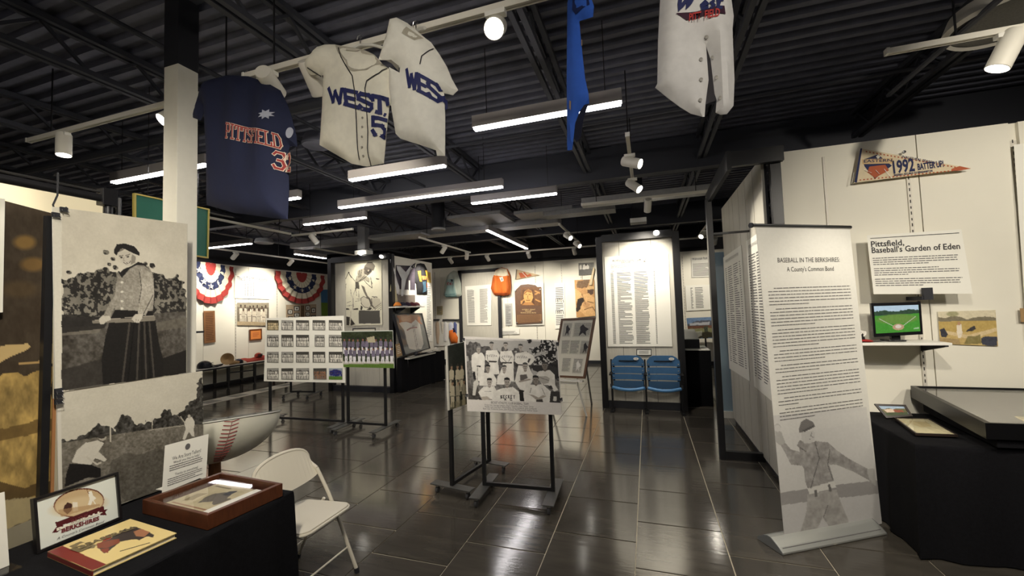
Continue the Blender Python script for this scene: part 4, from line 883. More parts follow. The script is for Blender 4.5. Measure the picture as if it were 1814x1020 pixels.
# ================================================================ BASEBALL TABLE
bt=thing('baseball_table','round table made of half a giant baseball on a wooden leg','table',(-3.78,2.76,0))
BC=Vector((-3.78,2.76,.8)); LEA=mat('ball_white',(226,224,208),.35,noise=.03,nscale=4)
prof=[(.02,-.36)]+[(.52*math.sin(a),-.36*math.cos(a)) for a in [math.pi/2*i/14 for i in range(1,15)]]+[(.5,.004),(0,.004)]
TAX=Matrix.Rotation(math.radians(10),3,Vector((-2.76,-3.78,0)).normalized())@Vector((0,0,1))
MB().lathe(BC,TAX,prof,56).build('half_ball',LEA,bt,smooth=True)
MB().lathe(BC+TAX*.006,TAX,[(0,0),(.53,0),(.53,.01),(0,.01)],56).build('glass_top',mat('top_white',(214,216,208),.12,coat=.5),bt)
sp=MB(); RED=mat('stitch_red',(150,50,56),.7); az0=math.atan2(-2.76,3.78)+.2
TQ=Matrix.Rotation(math.radians(10),3,Vector((-2.76,-3.78,0)).normalized())
def bp(a,az): return BC+TQ@Vector((.523*math.sin(a)*math.cos(az),.523*math.sin(a)*math.sin(az),-.363*math.cos(a)))
for i in range(14):
    a=.42+i*(math.pi/2-.46)/13; dz=-.1*math.cos(a*1.2)
    for sgn in (-1,1):
        p=bp(a,az0+dz); q_=bp(a+.035,az0+dz+sgn*(.10+.04*math.cos(a))); sp.bar(p,q_,.005,.005)
sp.build('stitching',RED,bt,kind='stuff')
sp=MB(); sp.tube([bp(.4+i*(math.pi/2-.42)/14,az0-.1*math.cos((.4+i*(math.pi/2-.42)/14)*1.2)) for i in range(15)],.0035,5); sp.build('seam',mat('seam_grey',(170,150,140),.7),bt)
MB().tube([(-3.72,2.72,0),(-3.72,2.72,.46)],[.06,.045],14).build('leg',mat('leg_wood',(120,78,44),.5,noise=.2,nscale=12,stretch=(6,6,1)),bt,smooth=True)
MB().lathe((-3.72,2.72,0),(0,0,1),[(0,0),(.22,0),(.22,.02),(.05,.04),(0,.04)],24).build('foot',mat('leg_wood',(120,78,44)),bt)
q=Quad(at_plane(424,751,(-3.4,2.85,.81),(1,-.75,0)),at_plane(464,753,(-3.4,2.85,.81),(1,-.75,0)),at_plane(464,731,(-3.4,2.85,.81),(1,-.75,0)),at_plane(424,728,(-3.4,2.85,.81),(1,-.75,0)))
tag(board(q,.004,GLASS,'acrylic_stand'),'clear acrylic stand on the baseball table','stand')
# ================================================================ ROLL-UP BANNER
e1=Vector((.857,.515,0)); e2=Vector((-.515,.857,0)); A0=Vector((.80,3.30,0)); PB=A0+e2*.10
fb=lambda u,v: at_plane(u,v,PB,e2)
BQc=[(1339,402),(1505,405),(1562,927),(1391,968)]; bq_=pxquad(BQc,fb)
rb=thing('rollup_banner','tall grey and white roll-up banner with long text and a throwing ballplayer','banner',A0+e1*.46+e2*.1)
board(bq_,.0015,mat('banner_back',(190,188,184),.5),'sheet',rb)
c=Canvas(BQc,(150,420),(214,212,204)); g=lambda *p: T(p,1240,640,2.685)
c.C+=((1-np.abs(c.v-.05)*6).clip(0,1)*6)[...,None]
c.poly(g((340,270),(790,225),(880,800),(395,900)),(198,196,192)); c.blend(((c.v>.62)&(c.v<.66)).astype(float)*.3,(206,204,198))
c.poly(g((372,632),(630,595),(845,570),(855,640),(630,655),(385,690)),(150,147,145)); c.poly(g((385,690),(860,630),(885,830),(395,900)),(190,188,186))
sh=lambda s:np.array((150,147,144.))+(s.fbm(26,5)-.5)[...,None]*60
pan=lambda s:np.array((162,159,155.))+(s.fbm(20,25)-.5)[...,None]*52
c.poly(g((505,640),(640,615),(668,690),(695,750),(712,810),(700,850),(630,850),(600,780),(575,745),(550,800),(520,870),(450,880),(480,790),(500,720)),pan)
c.poly(g((468,420),(455,410),(470,385),(500,400),(545,390),(600,395),(640,430),(700,470),(800,520),(835,560),(835,600),(800,570),(720,530),(640,500),(608,500),(625,560),(635,600),(510,622),(495,580),(490,520),(478,505),(430,500),(400,440),(375,395),(360,385),(380,370),(405,400),(430,430),(470,440)),sh)
c.poly(g((505,612),(630,575),(640,605),(515,640)),(206,204,198)); c.poly(g((535,620),(548,617),(552,650),(540,652)),(110,108,106)); c.poly(g((600,595),(612,590),(618,625),(608,628)),(110,108,106))
c.poly(g((478,350),(530,340),(540,350),(538,385),(520,400),(490,400),(476,380)),(186,184,180)); c.poly(g((465,335),(475,300),(500,283),(530,300),(540,315),(500,335),(480,350),(465,350)),(116,113,111)); c.poly(g((480,340),(538,312),(540,322),(490,348)),(90,88,87))
c.ell(*g((368,325))[0],5.4,6.5,(178,176,172)); c.poly(g((358,340),(385,345),(405,400),(380,410),(358,390)),(168,166,162)); c.ell(*g((368,330))[0],5.2,6,(196,194,190)); c.poly(g((790,520),(828,515),(835,560),(838,600),(800,560)),(172,170,166))
c.line(g((540,395),(560,470),(520,610)),1.4,(96,94,93)); c.line(g((610,430),(600,500),(625,570)),1.4,(100,98,96)); c.line(g((470,420),(500,440)),1.2,(90,88,86)); c.line(g((525,350),(520,365),(532,372)),1,(110,108,106)); c.line(g((515,382),(532,380)),.9,(110,108,106)); c.line(g((580,745),(600,690)),1.4,(110,108,106))
c.grain(4,60,8); c.mesh(bq_,'printed_picture',rb,rough=.4)
text('BASEBALL IN THE BERKSHIRES:',bq_,.185,.845,.115,.05,INK,parent=rb,off=.003); text("A County's Common Bond",bq_,.27,.77,.145,.05,INK,parent=rb,off=.003)
r=random.Random(5); vv=.197
for n_,ind in ((6,.2),(6,.2),(6,.18),(4,.2),(3,.2),(6,.16),(3,.2),(4,.16)):
    for i in range(n_):
        u1=.93 if i<n_-1 else r.uniform(.25,.6); lines(bq_,.06+(.06 if i==0 else 0),u1,vv,vv+.0092,1,INKG,parent=rb,off=.003,th=.26,ragged=0,seed=int(vv*1e4)); vv+=.0105
    vv+=.004
MB().tube([bq_.p(-.04,-.005),bq_.p(1.01,-.005)],.014,12).build('top_rod',STEEL,rb,smooth=True); MB().tube([bq_.p(-.055,-.005),bq_.p(-.04,-.005)],.019,12).build('rod_cap',BLACKP,rb)
MB().tube([bq_.p(.5,0,-.03),A0+e1*.46+e2*.12+Vector((0,0,.05))],.008,8).build('support_pole',STEEL,rb)
prof=[(0,0),(0,.012),(.03,.035),(.07,.058),(.095,.07),(.125,.07),(.16,.055),(.21,.02),(.22,0)]
ALU=mat('banner_base_alu',(196,198,194),.32,.65)
MB().prism([A0+e2*d+Vector((0,0,h+.004)) for d,h in prof],e1*.91).build('base',ALU,rb,bevel=.002)
for k in (0,.91): MB().prism([A0+e1*(k-.005 if k==0 else k)+e2*d+Vector((0,0,h+.003)) for d,h in prof],e1*.006).build('end_plate',mat('end_grey',(120,122,122),.4,.4),rb)
MB().prism([A0+e2*.02+e1*.02+Vector((0,0,.032)),A0+e2*.024+e1*.02+Vector((0,0,.034)),A0+e2*.024+e1*.89+Vector((0,0,.034)),A0+e2*.02+e1*.89+Vector((0,0,.032))],(0,0,.002)).build('groove',INKG,rb)
# ================================================================ LIST POSTERS ON THE GROOVED WALL
for k,(cs,lab) in enumerate((([(1281,456),(1313,434),(1328,675),(1292,652.5)],'white list poster on the grooved grey wall, the far one of two'),([(1322,427),(1341,414),(1362,706),(1336,684)],'white list poster on the grooved grey wall, half behind the banner'))):
    q=pxquad(cs,lambda u,v: at_x(u,v,1.108))
    if k==1: q=Quad(q.c[0],at_x(1352,406,1.108),at_x(1374,716,1.108),q.c[3])
    o=thing('list_poster',lab,'poster',q.p(.5,1)); board(q,.004,PAPER,'sheet',o); b=MB()
    for (u0,u1) in ((.1,.2),(.26,.5),(.56,.8),(.86,.92)): lines(q,u0,u1,.11,.93,46,INKG,b=b,ragged=.5,th=.4,words=False,seed=k+int(u0*9))
    b.build('text_lines',INKG,o,kind='stuff'); text('PROFESSIONAL TEAMS THAT CALLED COUNTY HOME',q,.15,.85,.06,.05,INKG,parent=o)
# ================================================================ RIGHT-HAND WALL AND TABLE
YR=4.5
fy=lambda y: (lambda u,v: at_y(u,v,y))
# pennant in plastic
pn=thing('pennant','cream felt pennant in a clear plastic sleeve high on the right-hand wall','pennant',at_y(1600,320,4.44))
PT=[(1526,263),(1720,298),(1513,324)]; P3=[at_y(*p,4.44) for p in PT]
MB().prism([P3[0],P3[1],P3[2]],(0,.006,0)).build('felt',mat('pennant_cream',(218,202,170),.8,noise=.05,nscale=20),pn)
pq=Quad(at_y(1500,230,4.438),at_y(1722,230,4.438),at_y(1722,340,4.438),at_y(1500,340,4.438)); PXC=[(1500,230),(1722,230),(1722,340),(1500,340)]
def pol(pts,ox,oy,s,m,name,parent,y,off=0): 
    return MB().poly([at_y(*p,y-off) for p in T(pts,ox,oy,s)]).build(name,m,parent)
NV=mat('pennant_navy',(40,46,84),.8); OR=mat('pennant_red',(176,92,60),.8)
pol([(73,128),(82,128),(54,310),(40,308)],1500,220,3,NV,'hoist_band',pn,4.4385)
b=MB()
for i in range(26):
    t0=(i+.25)/26;t1=(i+.7)/26
    for (a,b_) in (((1532,268),(1695,296.5)),((1521,319),(1690,302))):
        x0,y0=a[0]+(b_[0]-a[0])*t0,a[1]+(b_[1]-a[1])*t0; x1,y1=a[0]+(b_[0]-a[0])*t1,a[1]+(b_[1]-a[1])*t1; b.poly([at_y(x0,y0-1.1,4.438),at_y(x1,y1-1.1,4.438),at_y(x1,y1+1.1,4.438),at_y(x0,y0+1.1,4.438)])
b.build('dotted_border',OR,pn,kind='stuff')
pol([(165,160),(215,200),(240,220),(150,290),(95,225),(82,190)],1500,220,3,NV,'emblem_diamond',pn,4.438)
pol([(80,187),(246,180),(246,208),(84,212)],1500,220,3,mat('pennant_tan',(206,176,130),.8),'emblem_band',pn,4.437); pol([(120,225),(205,215),(225,245),(150,285),(110,255)],1500,220,3,OR,'emblem_figure',pn,4.437)
pol([(155,172),(166,162),(178,173),(166,184)],1500,220,3,mat('pennant_white',(226,222,210),.8),'emblem_ball',pn,4.4365)
pol([(555,238),(600,222),(660,236),(600,246),(560,248)],1500,220,3,OR,'baseball_tip',pn,4.438)
def ptxt(s,p0,p1,h,m,parent,y,bold=.001,name='lettering',it=0):
    a=at_y(*p0,y);b_=at_y(*p1,y); X=(b_-a); q=Quad(a+Vector((0,0,.1)),b_+Vector((0,0,.1)),b_,a); hh=(at_y(p0[0],p0[1]-h,y)-a).length/.7
    return text(s,q,0,1,1,hh,m,name=name,parent=parent,bold=bold,off=.001,italic=it)
ptxt('1992',(1583,307),(1621,302),22,NV,pn,4.438,.0045); ptxt('BATTER UP!',(1626,301),(1672,295),11,NV,pn,4.438,.0025); ptxt('INAUGURAL SEASON',(1597,279),(1656,290),4,NV,pn,4.438,.0006); ptxt('BASEBALL RETURNS TO BINGHAMTON',(1584,312),(1652,304),3.5,NV,pn,4.438,.0006); ptxt('EASTERN',(1530,288),(1580,286),5,NV,pn,4.4365,.0005)
b=MB(); q=[at_y(*p,4.43) for p in ((1518,258),(1600,272),(1592,318),(1507,328))]; b.poly(q); b.build('plastic_sleeve',GLASS,pn)
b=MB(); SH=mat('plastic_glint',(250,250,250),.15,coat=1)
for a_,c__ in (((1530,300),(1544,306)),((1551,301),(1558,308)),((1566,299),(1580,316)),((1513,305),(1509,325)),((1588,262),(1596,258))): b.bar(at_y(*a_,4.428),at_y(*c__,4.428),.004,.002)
b.build('crease_glint',SH,pn,kind='stuff')  # glints on the plastic's creases, put in as white bars
MB().lathe(at_y(1600,270,4.46),(0,-1,0),[(0,0),(.012,0),(.012,.02),(0,.025)],10).build('hook',STEEL,pn)
# placard
pc=[(1536,417),(1703,406),(1723,520),(1548,521)]; f=lambda u,v: at_plane(u,v,(2.1,4.33,2.0),(0,1,-.06)); q=pxquad(pc,f); pl=thing('placard','large white placard about the town standing on a black clip above the monitor','placard',q.p(.5,1)); board(q,.006,FOAM,'sheet',pl)
MB().hexa([q.p(.03,.06,.002),q.p(.97,.06,.002),q.p(.97,.06,.003),q.p(.03,.06,.003),q.p(.03,.05,.002),q.p(.97,.05,.002),q.p(.97,.05,.003),q.p(.03,.05,.003)]).build('rule_line',INK,pl)
text('Pittsfield,',q,.03,.39,.2,.07,INK,parent=pl,bold=.0012); text("Baseball's Garden of Eden",q,.03,.955,.305,.07,INK,parent=pl,bold=.0012)
lines(q,.03,.93,.39,.92,15,INKG,parent=pl,par=5,seed=8,th=.35)
cl=MB(); a=at_y(1622,521,4.36); cl.box(a.x,4.28,a.z-.05,a.x+.06,4.5,a.z-.02); cl.box(a.x+.01,4.27,a.z-.05,a.x+.07,4.30,a.z+.05); cl.build('clip_bracket',BLACKP,pl)
# shelf, bracket, monitor, cap
zs=at_y(1600,607,4.16).z
sh_=thing('wall_shelf','white wall shelf holding a monitor and a cap','shelf',(1.8,4.3,zs)); MB().box(1.35,4.16,zs-.022,2.26,4.5,zs-.002).build('board',WHITE,sh_,bevel=.002)
MB().prism([(2.222,4.49,zs-.024),(2.222,4.17,zs-.024),(2.222,4.17,zs-.034),(2.222,4.49,zs-.1)],(.02,0,0)).build('bracket',BLACKP,sh_)
MB().prism([(1.5,4.49,zs-.024),(1.5,4.17,zs-.024),(1.5,4.17,zs-.034),(1.5,4.49,zs-.1)],(.02,0,0)).build('bracket',BLACKP,sh_)
mc=[(1543,537),(1631,534.5),(1635,592),(1548,597)]; f=lambda u,v: at_plane(u,v,(1.95,4.27,1.5),(.04,1,0)); q=pxquad(mc,f); mo=thing('monitor','black flat monitor showing a green ball field, on the wall shelf','monitor',(q.p(.5,1).x,4.3,zs))
board(q,.03,mat('monitor_plastic',(20,20,22),.25),'housing',mo,); sq=q.sub(.05,.09,.95,.9,.001)
c=Canvas([(0,0),(100,0),(100,60),(0,60)],(110,72),(56,120,44)); c.poly([(0,0),(100,0),(100,12),(0,14)],(170,190,204)); c.poly([(0,13),(20,10),(50,13),(80,9),(100,12),(100,20),(0,22)],(44,66,48),rough=1.5,rs=30); c.poly([(0,22),(100,19),(100,60),(0,60)],(64,134,44)); c.ell(50,30,38,9,(104,128,60),.8,soft=.4); c.ell(52,48,13,7,(170,140,110),rot=0); c.ell(52,47,7,4,(200,186,170)); c.line([(40,45),(10,28)],1,(190,190,170)); c.line([(64,45),(92,26)],1,(190,190,170)); c.grain(8,30,3); c.poly([(86,52),(98,50),(98,54),(86,55)],(190,200,180),.6)
c.mesh(sq,'screen',mo,material=screen_mat())
b=MB(); m_=q.p(.5,1); b.box(m_.x-.06,4.28,zs,m_.x+.06,4.42,zs+.012); b.build('foot',mat('monitor_plastic',(20,20,22)),mo,bevel=.003); MB().box(m_.x-.03,4.30,zs+.01,m_.x+.03,4.33,m_.z+.03).build('neck',mat('monitor_plastic',(20,20,22)),mo)
MB().tube([(m_.x-.05,4.3,zs+.006),(m_.x-.16,4.24,zs+.005),(m_.x-.22,4.28,zs+.005),(m_.x-.3,4.4,zs+.005)],.004,6).build('cable',BLACKP,mo,smooth=True)
def cap(label,p,r,col,brimcol,dirv=(1,0),group=None,h=None,front=None):
    p=Vector(p); d=Vector((dirv[0],dirv[1],0)).normalized(); s=Vector((-d.y,d.x,0)); h=h or r*1.05; t=thing('cap',label,'cap',p,group)
    b=MB(); n=20; rings=[]
    for k in range(8):
        a=math.pi/2*k/7; base=len(b.v)
        for i in range(n):
            w_=2*math.pi*i/n; q_=p+d*(math.cos(w_)*r*math.cos(a)*1.08)+s*(math.sin(w_)*r*math.cos(a))+Vector((0,0,h*math.sin(a)+.012)); b.v.append(tuple(q_))
        rings.append(base)
    for k in range(7):
        for i in range(n): j=(i+1)%n; b.f.append((rings[k]+i,rings[k]+j,rings[k+1]+j,rings[k+1]+i)); b.m.append(0)
    b.build('crown',mat('cap%s'%(col,),col,.8),t,smooth=True)
    b=MB(); P=[]; Q=[]
    for i in range(13):
        a=-1.25+2.5*i/12; P.append(p+d*(math.cos(a)*r*1.06)+s*(math.sin(a)*r*1.0)+Vector((0,0,.02))); Q.append(p+d*(r*1.0+math.cos(a)*r*.75)+s*(math.sin(a)*r*1.0)+Vector((0,0,.008-.006*math.cos(a*1.2)+.004)))
    for i in range(12): b.quad(P[i],P[i+1],Q[i+1],Q[i]); b.quad(*[v-Vector((0,0,.004)) for v in (Q[i],Q[i+1],P[i+1],P[i])])
    b.build('brim',mat('cap%s'%(brimcol,),brimcol,.8),t,smooth=True); MB().lathe(p+Vector((0,0,h+.012)),(0,0,1),[(0,0),(.007,0),(.006,.005),(0,.006)],8).build('button',mat('cap%s'%(brimcol,),brimcol,.8),t)
    return t
k=at_y(1528,603,4.3); cp_=cap('black cap with a red brim and white number beside the monitor',(k.x-.06,4.33,zs),.08,(26,26,30),(170,40,36),(.75,-.65),h=.10)
ptxt('79',(1522,594),(1534,596),9,mat('cap_white',(236,232,224),.7),cp_,4.215,.002)
# painting and cut-off sheet
q=pxquad([(1661,552),(1763,549),(1768,613),(1665,609)],fy(4.488)); pa=thing('painting','small yellowed ball game picture pinned to the right-hand wall beside the shelf','picture',q.p(.5,1)); board(q,.003,FOAM,'backing',pa)
c=Canvas([(0,0),(100,0),(100,62),(0,62)],(104,64),(196,170,112)); c.poly([(0,0),(100,0),(100,14),(0,16)],(214,204,176)); c.poly([(0,12),(30,9),(50,14),(80,11),(100,13),(100,19),(0,20)],(126,118,98),rough=2); c.ell(26,5,9,4,(150,148,110),.8,soft=.4); c.poly([(0,19),(100,18),(100,40),(0,38)],(186,160,96)); c.poly([(10,36),(50,44),(100,30),(100,36),(55,52),(10,42)],(214,192,150)); c.poly([(32,26),(40,24),(41,40),(37,50),(33,50),(31,38)],(228,216,196)); c.ell(36,23,3,3,(180,140,110)); c.poly([(2,34),(10,31),(16,44),(12,50),(3,48)],(56,56,66),rough=1); c.poly([(54,30),(62,26),(64,32),(58,36),(46,38)],(62,60,62),rough=1); c.poly([(74,50),(84,44),(98,46),(100,62),(74,62)],(66,68,80),rough=2); c.poly([(50,46),(74,42),(74,60),(40,62)],(120,112,70),.8,rough=3); c.poly([(0,50),(34,52),(36,62),(0,62)],(170,146,104)); c.grain(14,34,4)
c.mesh(q,'printed_picture',pa)
q=Quad(at_y(1796,256,4.47),at_y(1850,250,4.47),at_y(1905,620,4.47),at_y(1822,625,4.47)); o=thing('wall_sheet','white sheet on the right-hand wall cut off by the right edge','sheet',q.p(.5,1)); board(q,.003,PAPER,'sheet',o); tag(board(Quad(at_y(1807,546,4.465),at_y(1850,545,4.465),at_y(1853,572,4.465),at_y(1809,570,4.465)),.003,mat('tan_print',(160,130,90),.6),'tan_photo'),'tan photo at the right edge of the picture','picture')
# black cloth table
draped_table('','black cloth over the long table behind the banner',1.66,3.5,4.9,4.42,.74,9,tl='folding table hidden under the black cloth behind the banner',waves=20,amp=.014)
# display case on the table, shallow black tray with a glass top
zc=.93; C4=[at_z(1613,683,zc),at_z(1745,749,.92)]; BL_,FL_=Vector((2.16,4.44,zc)),Vector((2.0,3.44,zc-.008)); FL_=Vector((C4[1].x,C4[1].y,zc-.01)); BL_=Vector((C4[0].x,min(C4[0].y,4.44),zc))
BL_=at_plane(1613,683,(0,4.44,0),(0,1,0)); FR_=FL_+Vector((2.2,.12,0)); BRr=BL_+Vector((2.1,0,0)); FR_.z=FL_.z; BRr.z=BL_.z
dc=thing('display_case','shallow black glass-topped display case slanting on the black-covered table behind the banner','display case',(3.0,4,.78))
cs=[BL_,BRr,FR_,FL_]; cen=sum(cs,Vector())/4; dn_=Vector((0,0,-.10))
BG=mat('case_black',(13,13,15),.35)
for i in range(4):
    p,q_=cs[i],cs[(i+1)%4]; a=p+(cen-p)*.03; b_=q_+(cen-q_)*.03; MB().hexa([p+dn_,q_+dn_,b_+dn_,a+dn_,p,q_,b_,a]).build('side',BG,dc)
inn=[p+(cen-p)*.03 for p in cs]; MB().hexa([p+dn_ for p in inn]+[p+Vector((0,0,-.035)) for p in inn]).build('tray',mat('tray_grey',(132,130,124),.8),dc)
MB().hexa([p+Vector((0,0,-.012)) for p in inn]+[p+Vector((0,0,-.008)) for p in inn]).build('glass_top',GLASS,dc)
lo=[p+(cen-p)*.06 for p in cs]; MB().hexa([Vector((p.x,p.y,.763)) for p in lo]+[p+dn_ for p in lo]).build('riser',CLOTH,dc)
OLDP=mat('old_paper',(214,204,166),.7,noise=.06,nscale=20)
for lab,pts in (('yellowed paper inside the display case, nearer its left side',[(1682,713),(1710,713),(1753,735),(1728,736)]),('yellowed paper inside the display case, at the right edge',[(1769,724),(1830,724),(1850,745),(1814,746)])):
    q=Quad(*[at_plane(u,v,(0,4.0,zc-.03),(0,-.004,1)) for u,v in pts]); o=thing('old_paper',lab,'paper',q.p(.5,.5)); board(q,.003,OLDP,'sheet',o); lines(q,.1,.9,.1,.9,8,mat('faded_ink',(150,140,110),.8),parent=o,seed=3,off=.001)
# framed photo and framed document on the table
P0=at_z(1565,741,.75); n_=Vector((-.15,-1,.9)).normalized(); f=lambda u,v: at_plane(u,v,P0+Vector((0,0,.004)),n_)
q=pxquad([(1556,719),(1601,720),(1611,735),(1571,737)],f); o=thing('framed_picture','small dark framed colour photo leaning at the back of the black-covered table','picture frame',q.p(.5,1)); board(q,.006,BLACKP,'backing',o); frame(q,.016,.008,mat('frame_dark',(44,36,32),.35),'frame',o,front=.006)
c=Canvas([(0,0),(40,0),(40,26),(0,26)],(44,28),(150,170,190)); c.poly([(0,8),(40,6),(40,26),(0,26)],(96,92,60),rough=2); c.poly([(4,9),(20,8),(24,16),(6,17)],(200,180,160),rough=1); c.poly([(18,9),(34,10),(34,18),(20,17)],(130,70,50),rough=1); c.poly([(0,18),(40,17),(40,26),(0,26)],(60,70,44),rough=1); c.grain(14,20,2); c.mesh(q,'photo',o)
q=Quad(*[at_z(u,v,.764) for u,v in ((1588,741),(1644,742),(1692,770),(1624,767.5))]); o=thing('framed_picture','framed yellowed document lying flat on the black-covered table','picture frame',q.p(.5,.5)); board(q,.006,OLDP,'document',o); frame(q,.012,.012,mat('frame_dark',(44,36,32),.35),'frame',o,front=.004); board(q.sub(0,0,1,1,.003),.001,GLASS,'glass',o)
q2=q.sub(.2,.15,.8,.6,.001); b=MB(); b.poly([q2.p(.2,0),q2.p(1,.1),q2.p(.9,.8),q2.p(.3,1),q2.p(0,.5)]); b.build('faded_drawing',mat('faded_tan',(196,180,136),.7),o)
# ================================================================ ROLLING PHOTO RACKS
def caster(p,parent):
    x,y,z=p; b=MB(); b.box(x-.014,y-.02,.06,x+.014,y+.02,.082); b.build('caster_fork',CHROME,parent)
    MB().tube([(x-.011,y,.03),(x+.011,y,.03)],.03,14).build('caster_wheel',RUBBER,parent,smooth=True)
RACKC=mat('rack_black',(34,34,36),.4,.3); PLATE=mat('foot_plate',(84,84,82),.4,.5,noise=.1)
def rack(label,a,b_,ztop,foot=.28,shift=0,zt2=None):
    a=Vector((a[0],a[1],0));b_=Vector((b_[0],b_[1],0)); d=(b_-a).normalized(); s=Vector((-d.y,d.x,0)); t=thing('display_rack',label,'display rack',(a+b_)/2)
    for p in (a,b_):
        MB().bar(p+Vector((0,0,.095)),p+Vector((0,0,ztop)),.032,.032,up=d).build('post',RACKC,t)
        c=p+s*shift; MB().bar(c-s*foot+Vector((0,0,.088)),c+s*foot+Vector((0,0,.088)),.1,.01).build('foot_plate',PLATE,t)
        for k in (-1,1):
            q=c+s*(foot-.05)*k; caster((q.x,q.y,0),t)
    MB().bar(a+Vector((0,0,.11)),b_+Vector((0,0,.11)),.03,.03).build('bottom_rail',RACKC,t); MB().bar(a+Vector((0,0,ztop)),b_+Vector((0,0,ztop)),.032,.032).build('top_rail',RACKC,t)
    return t
def crowd(c,x0,y0,x1,y1,rows,n,seed=1,shirt=(220,216,204),skin=(150,140,128),dark=(50,48,46),leg=None):
    r=random.Random(seed); H=(y1-y0)/(rows+.8)
    for k in range(rows):
        yb=y0+H*(k+1.9) if rows>1 else y1
        for i in range(n):
            x=x0+(x1-x0)*(i+.5+.25*(k%2)+r.uniform(-.12,.12))/n; w=(x1-x0)/n*.42; yt=yb-H*1.75+r.uniform(-.06,.06)*H; kf=r.uniform(.82,1.06); s=tuple(v*kf for v in shirt)
            c.poly([(x-w*.9,yt+H*.42),(x-w*.4,yt+H*.34),(x+w*.4,yt+H*.34),(x+w*.9,yt+H*.42),(x+w*.95,yt+H*1.0),(x-w*.95,yt+H*1.0)],s)
            c.poly([(x-w*.7,yt+H),(x+w*.7,yt+H),(x+w*.75,yb),(x+w*.12,yb),(x,yt+H*1.2),(x-w*.12,yb),(x-w*.75,yb)],leg or s)
            c.ell(x,yt+H*.18,w*.42,H*.18,skin); c.poly([(x-w*.44,yt+H*.14),(x-w*.36,yt-H*.02),(x+w*.36,yt-H*.02),(x+w*.44,yt+H*.14)],dark)
            c.line([(x-w*.7,yt+H),(x+w*.7,yt+H)],H*.05,dark,.7)
    return c
# rack with the portrait of ten players
rack('black rolling rack carrying the large team portrait',(-1.524,3.66),(-.875,3.69),1.40)
BP=[(822,596),(988,603),(995,735),(828,728)]; pq_=pxquad(BP,fy(3.635)); pq_.c[1]
B6=T([(0,10),(1165,10),(1170,985),(50,935)],820,590,6.8)
c=Canvas(B6,(260,195),(214,210,206)); g=lambda *p: T(p,820,590,6.8)
c.poly(g((18,40),(1150,30),(1168,828),(60,788)),(172,170,168)); bush=lambda s:np.array((88,86,86.))+(s.fbm(50,4)-.5)[...,None]*90
c.poly(g((20,90),(80,80),(150,90),(280,130),(460,160),(640,140),(700,170),(860,160),(860,460),(640,560),(60,600),(30,400)),bush,rough=10,rs=30)
c.poly(g((20,330),(120,300),(200,600),(700,560),(1160,500),(1168,828),(60,788)),lambda s:np.array((110,108,106.))+(s.fbm(60,14)-.5)[...,None]*80)
leafd=lambda s: np.where(s.fbm(60,61)[...,None]>.57,np.array((196,194,192.)),np.array((38,37,38.)))
c.poly(g((850,60),(930,60),(1000,40),(1150,35),(1168,560),(1100,520),(1080,380),(880,350),(860,260),(980,230),(900,190),(830,110)),leafd,rough=14,rs=14); c.poly(g((860,310),(1165,280),(1168,520),(1100,500),(900,400)),(44,43,44),.9,rough=8); c.poly(g((840,110),(960,90),(1010,140),(940,160),(1000,200),(880,190)),leafd,rough=8,rs=20)
c.poly(g((50,620),(190,640),(210,790),(60,788)),lambda s:np.array((74,72,70.))+(s.fbm(50,24)-.5)[...,None]*70)
c.poly(g((690,650),(760,640),(760,815),(690,812)),(40,38,38)); c.poly(g((1050,680),(1165,680),(1168,828),(1050,822)),(60,58,58))
wh=lambda b0:(lambda s:np.array((b0,b0-3,b0-9.))+(s.fbm(22,int(b0))-.5)[...,None]*34)
def player(cx,hy,hr,body,skin=150,hair=54,sh=222,tone=None):
    c.poly(g(*body),wh(sh)); (x,y),=g((cx,hy)); r_=hr/6.8; skin=min(skin+26,172)
    c.poly(g((cx-hr*.5,hy+hr*.7),(cx+hr*.5,hy+hr*.7),(cx+hr*.45,hy+hr*1.5),(cx,hy+hr*1.9),(cx-hr*.45,hy+hr*1.5)),(skin-22,skin-30,skin-36)); c.ell(x,y,r_*.8,r_*1.22,(skin,skin-6,skin-12))
    c.poly(g((cx-hr*.9,hy-hr*.25),(cx-hr*.75,hy-hr*1.25),(cx,hy-hr*1.5),(cx+hr*.75,hy-hr*1.25),(cx+hr*.9,hy-hr*.25),(cx+hr*.6,hy-hr*.7),(cx-hr*.6,hy-hr*.7)),(hair,hair,hair),rough=.3)
    for sx in (-.33,.33): c.ell(x+sx*r_,y-.05*r_,r_*.2,r_*.12,(50,46,44))
    c.line(g((cx-hr*.3,hy+hr*.62),(cx+hr*.3,hy+hr*.62)),.7,(80,70,66)); c.line(g((cx,hy),(cx+hr*.08,hy+hr*.35)),.7,(skin-40,skin-46,skin-50))
def seam(*p,w=1.0,col=(120,118,114)): c.line(g(*p),w,col)
player(193,165,32,[(150,205),(240,205),(275,260),(270,400),(250,560),(160,560),(110,440),(98,330),(105,240)],140,120)
seam((175,375),(215,378),w=2.4,col=(40,38,38)); seam((180,380),(175,560)); seam((110,440),(150,450))
c.poly(g((120,455),(150,450),(165,545),(130,540)),(40,38,40),rough=1); c.ell(*g((160,590))[0],5,5,(206,204,198)); c.poly(g((125,600),(180,590),(150,740),(115,740)),(200,198,192))
player(362,105,32,[(290,175),(430,165),(460,230),(440,310),(455,470),(300,480),(330,330),(280,290)],150,70); seam((330,312),(418,312),w=2.6,col=(48,46,46)); seam((300,230),(310,300))
player(538,105,32,[(475,180),(610,165),(640,240),(630,340),(635,560),(440,520),(500,340),(465,300),(465,220)],152,80); seam((495,325),(605,322),w=2.6,col=(48,46,46)); seam((600,250),(570,310)); seam((480,250),(540,310))
